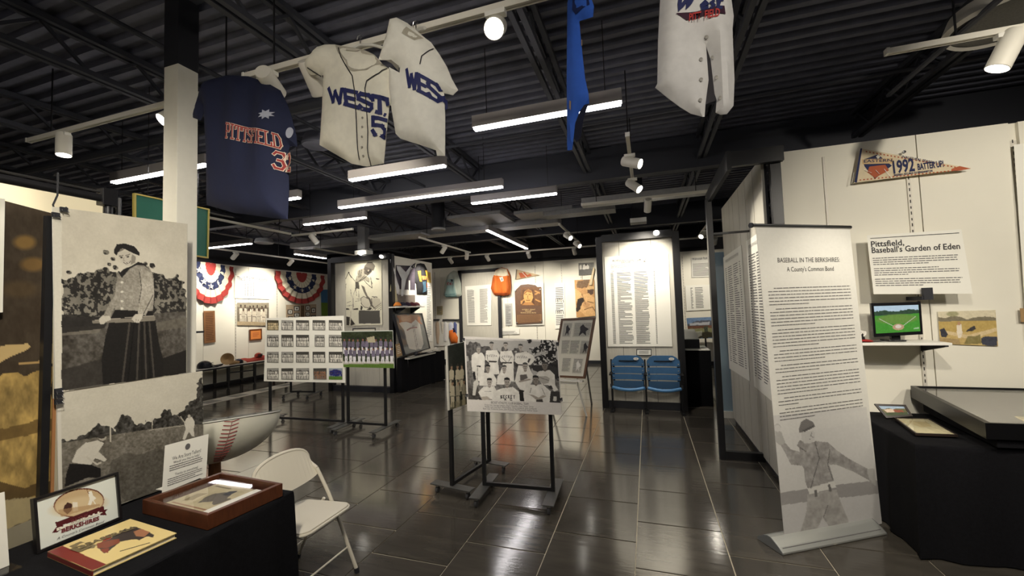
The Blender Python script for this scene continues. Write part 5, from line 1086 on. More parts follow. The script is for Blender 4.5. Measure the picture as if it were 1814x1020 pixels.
player(722,120,32,[(660,200),(790,170),(870,220),(895,270),(840,340),(810,345),(860,480),(640,560),(690,345),(645,300),(650,230)],150,64); seam((672,344),(740,346),w=2.6,col=(48,46,46)); c.poly(g((815,260),(840,262),(815,320),(800,300)),(60,58,56)); c.poly(g((650,345),(690,345),(680,380)),(60,58,56))
for (cx,y) in ((370,235),(560,240),(740,240)):
    for k in range(6): seam((cx-62+k*22,y-14+abs(k-2.5)*5),(cx-56+k*22,y+14),w=1.2,col=(130,128,126))
player(312,400,34,[(250,460),(370,450),(420,540),(410,620),(200,620),(205,500)],128,36); player(515,400,34,[(450,470),(570,460),(610,520),(580,600),(420,600),(430,500)],150,80)
player(770,365,38,[(700,430),(840,420),(865,480),(850,560),(770,680),(700,660),(650,570),(665,470)],136,70,214); c.poly(g((710,470),(790,460),(805,510),(740,540),(712,545)),(96,92,90),rough=1); seam((700,560),(820,530),w=3,col=(150,142,134))
player(1003,350,40,[(930,420),(1060,400),(1110,460),(1115,600),(1145,660),(1100,680),(1040,600),(960,590),(900,470)],96,70,216); c.poly(g((930,490),(1010,470),(1050,500),(1040,560),(980,580),(940,550)),(170,166,160),rough=2); c.line(g((935,500),(1045,540)),.8,(80,78,76)); c.poly(g((1030,610),(1070,600),(1090,650),(1050,650)),(60,58,58))
player(330,575,38,[(255,630),(390,620),(420,690),(370,790),(220,760),(188,700)],148,44); seam((270,690),(350,690),w=1,col=(150,148,144)); c.poly(g((215,760),(300,750),(350,790),(240,800)),(176,168,158)); c.poly(g((190,760),(215,765),(240,798),(200,795)),(52,50,50))
player(548,570,42,[(480,650),(620,630),(690,690),(700,812),(360,805),(380,690)],134,36); 
player(892,535,42,[(800,600),(970,590),(1060,680),(1050,740),(1040,822),(750,815),(740,700)],110,40); c.poly(g((800,720),(860,730),(930,770),(960,800),(900,800),(840,745)),(160,152,144)); c.poly(g((970,730),(1010,740),(930,790),(900,770)),(168,160,150)); seam((835,640),(820,700)); seam((960,640),(990,720)); c.poly(g((890,790),(960,780),(970,822),(890,820)),(70,66,64)); c.poly(g((1090,745),(1125,745),(1120,805),(1080,800)),(200,198,192))
for ch,x in zip('BECKET',range(6)):
    px_=470+x*30; py_=735+abs(x-2.5)*2
    segs={'B':[((0,0),(0,36)),((0,0),(14,4)),((14,4),(0,18)),((0,18),(16,28)),((16,28),(0,36))],'E':[((0,0),(0,36)),((0,0),(15,0)),((0,18),(12,18)),((0,36),(15,36))],'C':[((15,4),(4,0)),((4,0),(0,18)),((0,18),(4,36)),((4,36),(15,32))],'K':[((0,0),(0,36)),((0,20),(15,0)),((0,18),(15,36))],'T':[((0,0),(18,0)),((9,0),(9,36))]}[ch]
    for a_,b2 in segs: seam((px_+a_[0],py_+a_[1]),(px_+b2[0],py_+b2[1]),w=1.3,col=(52,50,52))
seam((512,810),(522,775),(534,810),w=1.3,col=(52,50,52)); seam((600,780),(585,778),(582,805),(600,808),(600,795),w=1.3,col=(52,50,52))
c.poly(g((0,10),(18,10),(60,788),(60,940),(50,940)),(216,212,208)); c.poly(g((1150,10),(1165,10),(1172,990),(1165,830)),(216,212,208)); c.poly(g((55,788),(1168,828),(1172,990),(50,940)),(216,212,208))
c.grain(6,110,9)
bp_=thing('team_portrait','large black and white portrait of ten ballplayers on the near rolling rack','poster',pq_.p(.5,1)); board(pq_,.008,FOAM,'backing',bp_); c.mesh(pq_,'printed_picture',bp_,rough=.45)
text('BECKET ATHLETIC CLUB BASEBALL TEAM',pq_,.27,.67,.885,.03,INK,parent=bp_)
for k_,(u0,u1,s_t) in enumerate(((.2,.72,'Front row: George Lampro, Pearl Chandler, Fred "Pinky" Snow'),(.2,.75,'Middle row: Ivan Bort, Walt Pelkey, Dino Lombardi, John Lombardi'),(.18,.76,'Back row: Frederick Snow, John Prystask, Phil Raymond, Hofner Snow'))): text(s_t,pq_,u0,u1,.915+.026*k_,.022,INKG,parent=bp_)
for (u,v,l) in ((-.003,.04,'upper left'),(.995,.045,'upper right'),(.003,.79,'lower left'),(1.0,.795,'lower right')):
    p=pq_.p(u,v,.002); o=thing('binder_clip','small black clip at the %s edge of the large team portrait'%l,'clip',p); MB().box(p.x-.012,p.y-.004,p.z-.014,p.x+.012,p.y+.016,p.z+.014).build('body',BLACKP,o); MB().tube([(p.x-.006,p.y-.006,p.z),(p.x-.006,p.y-.012,p.z-.012),(p.x+.006,p.y-.012,p.z-.012),(p.x+.006,p.y-.006,p.z)],.0012,5).build('wire_handle',STEEL,o)
# rack seen nearly edge on
rack('black rolling rack turned away beside the portrait rack',(-1.82,3.58),(-1.704,4.237),1.36,foot=.225)
n5=Vector((.657,-.116,0)).cross(Vector((0,0,1))); n5=Vector((-.657,.116,0)); n5=Vector((.9847,-.174,0))
f=lambda u,v: at_plane(u,v,(-1.775,3.58,1),n5); c5=[(790,613),(845,600),(852,707),(794,727)]; q=pxquad(c5,f)
c=Canvas(c5,(60,110),(30,34,28)); c.C+=(c.fbm(12,4)-.5)[...,None]*20; crowd(c,794,640,850,719,2,6,5,(196,186,160),(160,130,104),(60,56,50)); c.poly([(790,716),(850,700),(852,710),(790,730)],(150,140,110),.5,rough=2); c.blend((c.u<.04).astype(float),(214,210,200)); c.grain(10,40,2)
o=thing('team_photo_board','narrow dark team photo board seen nearly edge-on left of the team portrait','poster',q.p(.5,1)); board(q,.006,FOAM,'backing',o); c.mesh(q,'printed_picture',o)
# rack with twenty small photos and rack with the colour photo
rack('black rolling rack carrying the board of twenty small photos',(-5.88,5.2),(-4.48,5.24),1.42,foot=.3); rack('black rolling rack carrying the colour team photo',(-4.35,5.2),(-3.69,5.2),1.30,foot=.33)
rack('black rolling rack standing behind the board of twenty small photos',(-7.39,7.05),(-6.81,7.1),1.4,foot=.26)
R1c=[(471,563.4),(609,559),(611.6,678),(467.4,675)]; q=pxquad(R1c,fy(5.165)); o=thing('photo_board','white board with twenty small team photos in four rows','poster',q.p(.5,1)); board(q,.006,FOAM,'sheet',o)
cols=((208,288),(308,390),(410,500),(525,612),(638,732)); rows=((105,175),(207,290),(325,400),(440,518))
rr=random.Random(11)
for j,(ya,yb) in enumerate(rows):
    for i,(xa,xb) in enumerate(cols):
        if (i,j)==(3,1): xa,xb=540,608
        if (i,j)==(3,3): xa,xb=530,622
        k=T([(xa,ya),(xb,ya+2-j),(xb,yb+1),(xa,yb)],420,540,3.924); qq=pxquad(k,fy(5.160)); (xx0,yy0),_,(xx1,yy1),_=k
        c=Canvas(k,(28,24),(120,118,112)); m=rr.random(); c.poly([(xx0,yy0),(xx1,yy0),(xx1,yy0+8),(xx0,yy0+8)],(150,148,142) if m>.5 else (70,68,64)); c.poly([(xx0,yy0+5),(xx1,yy0+4),(xx1,yy0+11),(xx0,yy0+12)],(76,74,70),rough=2)
        if (i,j)==(4,3): c.poly([(xx0,yy0-2),(xx1,yy0-2),(xx1,yy1),(xx0,yy1)],(150,160,170)); c.ell((xx0+xx1)/2,yy0+8,10,6,(38,44,110),rot=0); crowd(c,xx0+1,yy0+3,xx1-1,yy1-5,2,6,4,(48,52,120),(120,90,80)); c.poly([(xx0,yy1-6),(xx1,yy1-6),(xx1,yy1+1),(xx0,yy1+1)],(86,120,50))
        else:
            col=(214,210,200) if (i,j)!=(3,3) else (150,110,86); crowd(c,xx0+1,yy0+3,xx1-1,yy1-2,2,rr.choice((5,6,7)),i*7+j,col,(130,124,114),(44,42,40))
        if (i,j)==(0,0): c.C=c.C*np.array((1,.93,.78))
        c.grain(16,26,i+j*5); board(qq,.001,FOAM,'print_edge',o); 
        pr=c.mesh(qq,'team_photo',o)
R2c=[(604.5,586.6),(695.5,585),(698,652),(608.6,650)]; q=pxquad(R2c,fy(5.11)); o=thing('photo_board','colour photo of a ball team before dark trees on a rolling rack','poster',q.p(.5,1)); board(q,.01,FOAM,'backing',o)
c=Canvas(R2c,(120,84),(44,52,32)); c.C+=(c.fbm(22,3)-.5)[...,None]*50; c.poly([(604,640),(700,640),(700,646),(604,647)],(178,172,164)); c.poly([(604,645),(700,644),(700,653),(604,652)],(88,116,50)); crowd(c,607,596,696,641,2,11,3,(112,104,124),(140,100,80),(40,38,54),leg=(214,212,216)); c.poly([(650,597),(664,596),(666,606),(652,606)],(176,168,140),rough=1); c.grain(14,60,3); c.blend((c.v<.02).astype(float),(214,220,210)); c.mesh(q,'printed_picture',o)
# ================================================================ EASEL
ef=lambda u,v: at_plane(u,v,(-1.15,6.62,1.0),(-.30,-1,.20)); ec=[(995,565),(1054.5,562.5),(1036,670),(977,667)]; q=pxquad(ec,ef).sub(.05,.03,.95,.97)
WD=mat('frame_walnut',(92,66,48),.35,noise=.15,nscale=14); o=thing('framed_picture','large wooden frame of old newspaper clippings on the white easel','picture frame',q.p(.5,1)); board(q,.012,mat('mat_cream',(214,210,194),.7),'mat_board',o); frame(q,.035,.02,WD,'frame',o,front=.012)
g=lambda *p: T(p,900,440,4.25)
NP=mat('newsprint',(198,194,178),.8,noise=.1,nscale=60)
for pts,kind in (([(420,560),(488,558),(470,668),(405,668)],1),([(498,558),(642,556),(620,668),(484,668)],2),([(405,690),(470,688),(455,795),(398,795)],0),([(470,690),(545,690),(530,798),(458,797)],0),([(550,692),(625,694),(605,800),(535,800)],2),([(412,822),(478,824),(465,930),(400,930)],0),([(495,826),(570,828),(550,942),(480,940)],3)):
    qq=Quad(*[ef(*p)+q.n*.002 for p in T(pts,900,440,4.25)]); board(qq,.001,NP,'clipping',o); lines(qq,.06,.94,.05,.95,12,INKG,parent=o,seed=kind+3,th=.45,name='text_lines',off=.001)
    if kind: b=MB(); b.poly([qq.p(*p,.002) for p in ((.35,.3),(.5,.12),(.62,.3),(.85,.45),(.7,.6),(.75,.9),(.55,.7),(.35,.92),(.4,.55))]); b.build('player_cutout',INK if kind!=3 else mat('newsprint_white',(214,210,200)),o)
board(q.sub(0,0,1,1,.004),.001,GLASS,'glass',o)
ea=thing('easel','white folding easel holding the frame of clippings','easel',(-1.1,6.75,0)); WE=mat('easel_white',(206,204,196),.45)
Pm=q.p(.5,1); 
bl=q.p(.05,1.06,-.035); br=q.p(.95,1.06,-.035)
MB().bar(q.p(-.02,1.085,.01),q.p(1.02,1.085,.01),.07,.022).build('tray',WE,ea)
MB().bar(q.p(.15,1.13,-.01),q.p(.85,1.13,-.01),.02,.03).build('cross_bar',WE,ea)
tp=q.p(.5,.02,-.09); fr_=Vector((-.993,6.646,0)); fl_=Vector((-1.62,6.95,0)); bk2=Vector((-1.02,7.5,0))
MB().bar(q.p(.8,1.1,-.03),fr_,.028,.02).build('leg',WE,ea); MB().bar(q.p(.2,1.1,-.03),fl_,.028,.02).build('leg',WE,ea); MB().bar(tp,bk2,.028,.02).build('leg',mat('easel_grey',(120,118,112)),ea)
MB().bar(q.p(.8,1.1,-.03),tp,.026,.02).build('mast',WE,ea)
# ================================================================ SEAT PANEL
PFm=thing('display_screen','black framed grey panel behind the two blue stadium seats','display panel',(-.13,7.3,0))
MB().box(-.80,7.22,0,-.70,7.32,2.93).build('post',BLACKGLOSS,PFm,bevel=.003); MB().box(.44,7.22,0,.55,7.32,2.93).build('post',BLACKGLOSS,PFm,bevel=.003)
MB().box(-.70,7.22,2.84,.44,7.32,2.96).build('top_beam',BLACKGLOSS,PFm); MB().box(-.70,7.26,0,.44,7.40,.12).build('plinth',BLACKP,PFm)
for x0,x1 in ((-.70,-.42),(-.414,.10),(.106,.44)): MB().box(x0,7.30,.12,x1,7.36,2.84).build('panel_board',LAM,PFm)
MB().box(-.72,7.36,0,.46,8.3,2.9).build('panel_back',BLACKP,PFm)
MB().lathe((.2,7.18,2.92),(0,-.5,-.6),[(0,0),(.045,0),(.045,.02),(0,.02)],14).build('lamp_lens',LENS,PFm)
q=pxquad([(1070.5,455),(1184,448.5),(1191,613.5),(1077,613.5)],fy(7.285)); o=thing('list_poster','large white poster of professional team lists above the blue stadium seats','poster',q.p(.5,1)); board(q,.005,PAPER,'sheet',o)
text('PROFESSIONAL BASEBALL TEAMS THAT CALLED',q,.13,.80,.062,.05,INK,parent=o,bold=.0005); text('BERKSHIRE COUNTY HOME',q,.27,.66,.085,.05,INK,parent=o,bold=.0005); lines(q,.1,.82,.095,.135,4,INKG,parent=o,seed=2)
for s_t,u0,u1 in (('YEAR',.1,.15),('TEAM',.25,.32),('LEAGUE',.5,.6),('LEVEL',.72,.8)): text(s_t,q,u0,u1,.17,.025,INK,parent=o)
b=MB(); vv=.185
for u0,u1,rg in ((.09,.135,0),(.19,.42,.9),(.46,.68,.6),(.765,.785,0)): lines(q,u0,u1,.185,.975,54,INKG,b=b,ragged=rg,words=False,th=.42,seed=int(u0*50))
b.build('text_lines',INKG,o,kind='stuff')
q=pxquad([(1128.5,619),(1153,619),(1153,628.5),(1128.5,628.5)],fy(7.288)); o=thing('name_plate','tiny black framed card above the gap between the stadium seats','picture frame',q.p(.5,1)); board(q,.003,PAPER,'card',o); frame(q,.01,.006,BLACKP,'frame',o,front=.004); lines(q,.15,.85,.25,.85,3,INKG,parent=o)
SB=mat('seat_blue',(62,104,146),.45,noise=.08,nscale=20); IRON=mat('cast_iron_black',(26,26,28),.5,.4)
def stadium_seat(label,x0,x1,left):
    t=thing('stadium_chair',label,'seat',((x0+x1)/2,7.05,0)); y=7.07
    zs_=[(.895,.80),(.79,.635),(.60,.50),(.485,.385)]; 
    def slat(za,zb,top=False,nm='slat',yy=y):
        P=[]; n=10
        for i in range(n+1):
            u=i/n; P.append((x0+(x1-x0)*u, yy+.035*(1-(2*u-1)**2)))
        b=MB()
        for i in range(n):
            u0,u1=i/n,(i+1)/n; h0=h1=0
            if top: h0=.085*max(0,(abs(2*u0-1)-.62)/.38)**1.6; h1=.085*max(0,(abs(2*u1-1)-.62)/.38)**1.6
            a_,c_=P[i],P[i+1]; b.hexa([(a_[0],a_[1],zb),(c_[0],c_[1],zb),(c_[0],c_[1]+.018,zb),(a_[0],a_[1]+.018,zb),(a_[0],a_[1],za-h0),(c_[0],c_[1],za-h1),(c_[0],c_[1]+.018,za-h1),(a_[0],a_[1]+.018,za-h0)])
        return b.build(nm,SB,t)
    # top slat with a slot, three more slats, folded seat
    slat(.905,.822,True); slat(.822,.806,nm='slot_edge'); L=x1-x0
    b=MB(); b.box(x0+L*.2,y-.002+.026,.806,x0+L*.82,y+.03,.824); b.build('slot',IRON,t)
    slat(.806,.735); slat(.715,.615); slat(.60,.515)
    b=MB(); b.box(x0+.01,y+.03,.35,x0+.045,y+.05,.84); b.box(x1-.045,y+.03,.35,x1-.01,y+.05,.84); b.build('back_strap',IRON,t,kind='stuff')
    MB().prism([(x0+.02,y-.03,.39),(x1-.02,y-.03,.39),(x1-.02,y-.03,.50),(x0+.02,y-.03,.50)],(0,.03,0)).build('seat_board',mat('seat_blue_dark',(50,84,116),.5),t)
    P=[(x0+L*u,y-.07-.05*math.sin(math.pi*u),.40-.028*math.sin(math.pi*u)) for u in [i/12 for i in range(13)]]; MB().tube(P,.026,10).build('seat_front_edge',mat('seat_blue_light',(84,136,186),.4),t,smooth=True)
    for xx in ((x0-.01,x1+.012) if left else (x1+.012,)):
        b=MB(); b.bar((xx,y+.02,0),(xx,y+.02,.62),.028,.06); b.bar((xx,y+.12,.012),(xx,y-.14,.012),.06,.024); b.bar((xx,y-.12,.44),(xx,y+.06,.40),.03,.05); b.bar((xx,y+.04,.6),(xx,y+.06,.84),.024,.04); b.build('stanchion',IRON,t,kind='stuff')
        MB().bar((xx,y-.16,.615),(xx,y+.05,.625),.05,.02).build('armrest',IRON,t)
    for zz in (.77,.665,.56):
        for xx in (x0+.025,x1-.025): MB().lathe((xx,y-.001+.006,zz),(0,-1,0),[(0,0),(.011,0),(.009,.006),(0,.008)],8).build('bolt',STEEL,t)
    P=[(x0+L*.76+.042*math.cos(a),y+.018,.855+.022*math.sin(a)) for a in [i*math.pi/8 for i in range(16)]]; MB().prism(P,(0,-.012,0)).build('number_plate',WHITE,t)
    text('12' if left else '13',Quad((x0+L*.76-.015,y+.005,.87),(x0+L*.76+.015,y+.005,.87),(x0+L*.76+.015,y+.005,.84),(x0+L*.76-.015,y+.005,.84)),0,1,.85,.03,INK,parent=t,off=.001)
    return t
stadium_seat('left blue slatted stadium seat under the list poster',-.605,-.09,True); stadium_seat('right blue slatted stadium seat under the list poster',-.05,.45,False)
# pedestal right of the seats
pd=thing('pedestal','black cloth pedestal right of the stadium seats','pedestal',(.78,8.0,0)); MB().box(.57,7.65,0,.98,8.4,.93).build('body',CLOTH,pd,bevel=.01); 
MB().box(.58,7.66,.93,.97,8.38,.945).build('white_top',WHITE,pd)
o=thing('display_box','small black box with a sloped white sheet on the pedestal','display case',(.7,7.9,.945)); MB().box(.57,7.9,.945,.84,8.2,1.10).build('body',BLACKP,o); MB().hexa([(.58,7.88,1.10),(.83,7.88,1.10),(.83,8.2,1.11),(.58,8.2,1.11),(.58,7.88,1.11),(.83,7.88,1.11),(.80,8.2,1.26),(.58,8.2,1.26)]).build('sloped_sheet',PAPER,o)
# ================================================================ PLAYER FRAME CABINET AND ITS SIDE WALL
YM=7.72
mc_=thing('display_cabinet','black framed glazed cabinet with a tall player picture, left of the cap shelf','display cabinet',(-6.15,8.6,0))
MB().box(-7.0,YM,0,-6.9,YM+.1,3.03).build('post',BLACKGLOSS,mc_,bevel=.003); MB().box(-5.36,YM,0,-5.26,YM+.1,3.03).build('post',BLACKGLOSS,mc_,bevel=.003)
MB().box(-6.9,YM,2.93,-5.36,YM+.1,3.05).build('top_beam',BLACKGLOSS,mc_); MB().box(-6.9,YM+.04,0,-5.36,YM+.3,.12).build('plinth',BLACKP,mc_)
MB().box(-6.9,YM+.02,.12,-5.36,YM+.026,2.93).build('glass_pane',GLASS,mc_)
for x0,x1 in ((-6.9,-6.62),(-6.614,-6.36),(-6.354,-5.72),(-5.714,-5.36)): MB().box(x0,YM+.14,.12,x1,YM+.2,2.93).build('panel_board',LAM,mc_)
MB().box(-7.0,YM+.2,0,-5.34,9.55,3.0).build('body',BLACKP,mc_)
MB().box(-5.34,YM+.1,0,-5.3,9.56,3.0).build('side_panel',WALL,mc_)
MB().lathe((-5.5,YM-.03,2.98),(0,-.7,-.7),[(0,0),(.045,0),(.045,.02),(0,.02)],14).build('lamp_lens',mat('lens_soft',(255,250,240),.3,emit=5,emitcol=(1,.95,.86)),mc_)
AR=[(611,463),(675.5,458),(677,575.5),(614,577)]; q=pxquad(AR,fy(YM+.12)); o=thing('player_poster','tall high-contrast black and white picture of a batter behind the cabinet glass','poster',q.p(.5,1)); board(q,.006,PAPER,'backing',o)
c=Canvas(AR,(110,190),(226,222,200)); g=lambda *p: T(p,550,420,7.287)
DK=(62,58,54)
c.poly(g((700,375),(745,318),(800,322),(838,370),(830,400),(815,440),(800,420),(760,400),(720,400)),(120,114,104)); c.poly(g((700,380),(690,430),(700,480),(745,492),(790,455),(810,415),(760,395)),(96,90,82)); c.poly(g((735,420),(780,410),(790,440),(750,470),(725,450)),DK); c.poly(g((740,425),(765,418),(760,440),(742,445)),(170,160,146))
c.poly(g((610,440),(660,410),(690,400),(695,470),(730,500),(770,540),(760,580),(700,560),(640,580),(580,600),(590,560),(620,500)),(172,166,150),rough=1); 
for a,b_ in (((615,450),(625,520)),((640,430),(640,520)),((665,420),(655,520)),((600,590),(720,520)),((590,560),(610,500)),((640,570),(770,470)),((700,500),(640,560)),((720,560),(760,580)),((785,560),(800,600)),((520,500),(580,570)),((455,540),(490,460))): c.line(g(a,b_),.9,DK)
c.line(g((495,460),(530,520)),1.4,DK); c.ell(*g((495,458))[0],1.4,1.4,DK); c.poly(g((580,575),(630,590),(635,670),(600,660),(580,700)),DK,.85,rough=.6); c.poly(g((660,620),(700,640),(740,760),(780,800),(830,920),(790,900),(740,800),(690,700)),(110,104,96),rough=.6)
c.line(g((700,560),(730,600),(800,660),(780,520)),1,DK); c.poly(g((845,530),(895,540),(880,550),(850,545)),DK); c.line(g((800,770),(865,775)),1.3,DK); c.poly(g((715,775),(735,780),(728,803),(715,795)),DK); c.poly(g((820,775),(835,775),(832,800),(822,800)),DK)
c.poly(g((655,790),(690,765),(760,800),(785,880),(760,915),(700,905),(660,860)),(206,200,182)); c.line(g((655,790),(690,765),(760,800),(785,880),(760,915),(700,905),(660,860),(655,790)),1,DK); c.poly(g((790,790),(850,780),(900,800),(915,860),(840,930),(800,880)),(196,190,172)); c.line(g((790,790),(800,880),(840,930)),1,DK)
c.poly(g((455,920),(500,920),(505,1010),(455,1010)),DK,rough=1); c.poly(g((560,925),(620,920),(620,1010),(565,1010)),(70,66,60),rough=1); c.poly(g((655,880),(680,900),(660,980),(640,1000)),DK); c.poly(g((640,990),(780,905),(800,920),(760,960),(690,1000)),DK)
for k in range(6): c.line(g((700+k*36,1010),(915,850+k*26)),.9,(110,104,96))
for a,b_ in (((520,680),(530,760)),((560,740),(575,690)),((590,680),(600,760)),((625,690),(630,780)),((470,850),(520,830)),((600,800),(640,800)),((460,600),(450,700)),((540,770),(560,900)),((580,830),(640,820)),((470,890),(540,880))): c.line(g(a,b_),.8,(120,114,104))
c.line(g((550,760),(545,1140)),2.4,(210,204,186)); c.line(g((556,790),(552,1140)),.7,DK)
c.poly([(612,549),(677,549),(677,577),(614,577)],(222,218,198)); c.poly([(636,550),(673,550),(674,573),(636,573)],(84,82,78),rough=.4); c.poly([(612,560),(622,562),(630,575),(614,577)],DK,rough=1); c.line([(622,552),(620,576)],2.2,(206,200,182))
c.grain(8,50,4); c.mesh(q,'printed_picture',o)
MB().bar(at_y(654,450,7.9)+Vector((0,0,.05)),at_y(654,450,7.9)+Vector((0,0,.12)),.1,.1,up=(1,0,0)).build('lamp_box',DUCT,mc_)
q=pxquad([(626,583),(664,582),(664,592),(626,593)],fy(YM+.135)); o=thing('framed_picture','black framed card half hidden behind the colour team photo board','picture frame',q.p(.5,1)); board(q,.003,mat('mat_cream',(214,210,194),.7),'card',o); frame(q,.02,.006,BLACKP,'frame',o,front=.006)
XS=-5.295; fx=lambda x:(lambda u,v: at_x(u,v,x))
def vest(name,label,cat,pts,plane,x_or_y,col,th=.08,axis='x',seed=1,group=None,parts=(),rough=.8):
    """garment hung flat on a wall: outline in photo pixels, given thickness towards the room"""
    P=[(at_x(*p,x_or_y) if axis=='x' else at_y(*p,x_or_y)) for p in pts]; n=Vector((1,0,0)) if axis=='x' else Vector((0,-1,0))
    def toUV(p): return (p.y,p.z) if axis=='x' else (p.x,p.z)
    U=[toUV(p) for p in P]; A=np.array(U); rs=np.random.RandomState(seed); kk=[(rs.uniform(10,40),rs.uniform(-10,4),rs.uniform(0,6)) for _ in range(4)]
    def ed(u,v):
        d=9.
        for i in range(len(A)):
            a=A[i];b=A[(i+1)%len(A)]; L=((b-a)**2).sum()+1e-9; t=min(1,max(0,((u-a[0])*(b[0]-a[0])+(v-a[1])*(b[1]-a[1]))/L)); d=min(d,math.hypot(u-a[0]-t*(b[0]-a[0]),v-a[1]-t*(b[1]-a[1])))
        return d
    def surf(u,v,off=0):
        e=ed(u,v); f=1-math.exp(-e/.05); h=th*f*(.7+.12*sum(math.sin(a*u+b*v+c_) for a,b,c_ in kk))+off
        base=Vector((x_or_y,u,v)) if axis=='x' else Vector((u,x_or_y,v)); return base+n*h
    def tess(U,g_=.05,off=0,flat=False):
        D=[]
        for a,b in zip(U,U[1:]+U[:1]):
            k=max(1,int(math.hypot(b[0]-a[0],b[1]-a[1])/.05)); D+=[Vector((a[0]+(b[0]-a[0])*i/k,a[1]+(b[1]-a[1])*i/k)) for i in range(k)]
        nb=len(D); B=np.array([tuple(d) for d in D])
        u=B[:,0].min()+g_/2
        while u<B[:,0].max():
            v=B[:,1].min()+g_/2
            while v<B[:,1].max():
                ins=False
                for i in range(nb):
                    a=B[i];b=B[(i+1)%nb]
                    if (a[1]>v)!=(b[1]>v) and u<(b[0]-a[0])*(v-a[1])/(b[1]-a[1])+a[0]: ins=not ins
                if ins: D.append(Vector((u,v)))
                v+=g_
            u+=g_
        r=delaunay_2d_cdt(D,[(i,(i+1)%nb) for i in range(nb)],[list(range(nb))],1,1e-6); return r
    def mk(nm,U,m,parent,off,closed=False):
        r=tess(U); b=MB(); b.v=[tuple(surf(v.x,v.y,off)) for v in r[0]]; b.f=[tuple(f) for f in r[2]]
        if closed:
            L=len(b.v); b.v+=[tuple(Vector((x_or_y,v.x,v.y)) if axis=='x' else Vector((v.x,x_or_y,v.y))) for v in r[0]]; b.f+=[tuple(L+i for i in reversed(f)) for f in r[2]]
        b.m=[0]*len(b.f); return b.build(nm,m,parent,smooth=True)
    o=mk(name,U,mat('cloth%s'%(col,),col,rough,noise=.06,nscale=20),None,0,True); tag(o,label,cat,group)
    for nm,pp,cc in parts: mk(nm,[toUV(at_x(*p,x_or_y) if axis=='x' else at_y(*p,x_or_y)) for p in pp],mat('cloth%s'%(cc,),cc,rough),o,.008)
    return o
C5=lambda *p: T(p,550,420,7.287)
vest('jersey','white jersey sleeve hanging beside the cabinet post','jersey',C5((1028,285),(1050,290),(1140,640),(1145,730),(1110,735),(1080,600),(1040,420)),0,XS,(232,230,226),parts=[('shoulder_patch',C5((1028,283),(1050,290),(1072,345),(1050,345)),(52,46,60))],seed=2)
vest('trousers','cream baseball trousers hanging beside the cabinet post','trousers',C5((1050,500),(1085,560),(1110,700),(1125,800),(1128,955),(1085,955),(1088,800),(1070,700),(1025,700)),0,XS-.001,(216,206,168),th=.05,seed=3)
q=pxquad(C5((1100,360),(1350,372),(1350,860),(1105,870)),fx(XS+.001)); o=thing('photo_poster','dark photo poster of a large tent-like structure behind the cap shelf','poster',q.p(.5,1)); board(q,.003,FOAM,'backing',o)
c=Canvas([(0,0),(100,0),(100,130),(0,130)],(60,80),(72,66,76)); c.poly([(0,0),(100,0),(100,8),(0,5)],(50,48,56)); c.poly([(10,80),(100,84),(100,100),(10,98)],(216,214,206)); c.poly([(66,50),(72,50),(72,86),(66,86)],(222,220,210)); c.poly([(0,98),(100,100),(100,130),(0,130)],(110,102,96)); c.grain(12,30,3); c.mesh(q,'printed_picture',o)
vest('jersey','pale grey jersey with black trim hanging in front of the dark poster','jersey',C5((1110,370),(1160,375),(1230,450),(1300,360),(1335,350),(1340,380),(1290,430),(1235,560),(1195,760),(1170,760),(1175,540),(1120,420)),0,XS+.03,(206,206,204),parts=[('trim',C5((1290,380),(1338,330),(1340,385),(1300,400)),(40,38,44))],seed=5)
vest('jersey','black and gold jersey hanging on the side wall over the caps','jersey',C5((1350,400),(1375,345),(1420,335),(1470,345),(1500,420),(1505,560),(1508,745),(1375,740),(1365,600),(1350,590)),0,XS+.005,(30,30,34),parts=[('gold_stripe',C5((1368,440),(1400,435),(1410,575),(1380,570)),(214,166,54)),('gold_stripe',C5((1455,430),(1490,430),(1500,550),(1470,520)),(214,166,54)),('teal_band',C5((1415,580),(1460,570),(1470,700),(1430,720)),(60,90,110)),('orange_patch',C5((1470,590),(1500,600),(1500,650),(1475,650)),(200,100,60)),('orange_collar',C5((1410,500),(1470,505),(1465,550),(1415,550)),(190,110,60))],seed=6)
q=pxquad(C5((1500,445),(1550,455),(1560,590),(1505,580)),fx(XS+.001)); o=thing('picture','small yellow picture beside the black and gold jersey','picture',q.p(.5,1)); board(q,.003,mat('yellow_print',(206,176,96),.7),'sheet',o); lines(q,.2,.8,.2,.8,5,mat('orange_print',(180,90,50),.7),parent=o,seed=2,off=.001)
q=pxquad(C5((1490,600),(1560,600),(1575,1350),(1490,1330)),fx(XS+.001)); o=thing('list_poster','narrow white list poster at the end of the side wall over the caps','poster',q.p(.5,1)); board(q,.003,PAPER,'sheet',o); lines(q,.15,.85,.05,.95,34,INKG,parent=o,seed=2,off=.001,words=False,ragged=.5)
p0=at_x(704,542.5,XS); p1=at_x(751,542.5,XS+.25); zsh=(at_x(728,542.5,XS+.25)).z
y0_,y1_=at_x(706,540,XS+.25).y,at_x(751,540,XS+.25).y
o=thing('wall_shelf','short white wall shelf of caps over the framed jersey','shelf',(XS+.12,(y0_+y1_)/2,zsh)); MB().box(XS,y0_,zsh-.025,XS+.27,y1_,zsh).build('board',WHITE,o)
for yy in (y0_+.25,y1_-.2): MB().prism([(XS,yy,zsh-.025),(XS+.25,yy,zsh-.025),(XS+.25,yy,zsh-.04),(XS,yy,zsh-.18)],(0,.02,0)).build('bracket',BLACKP,o)
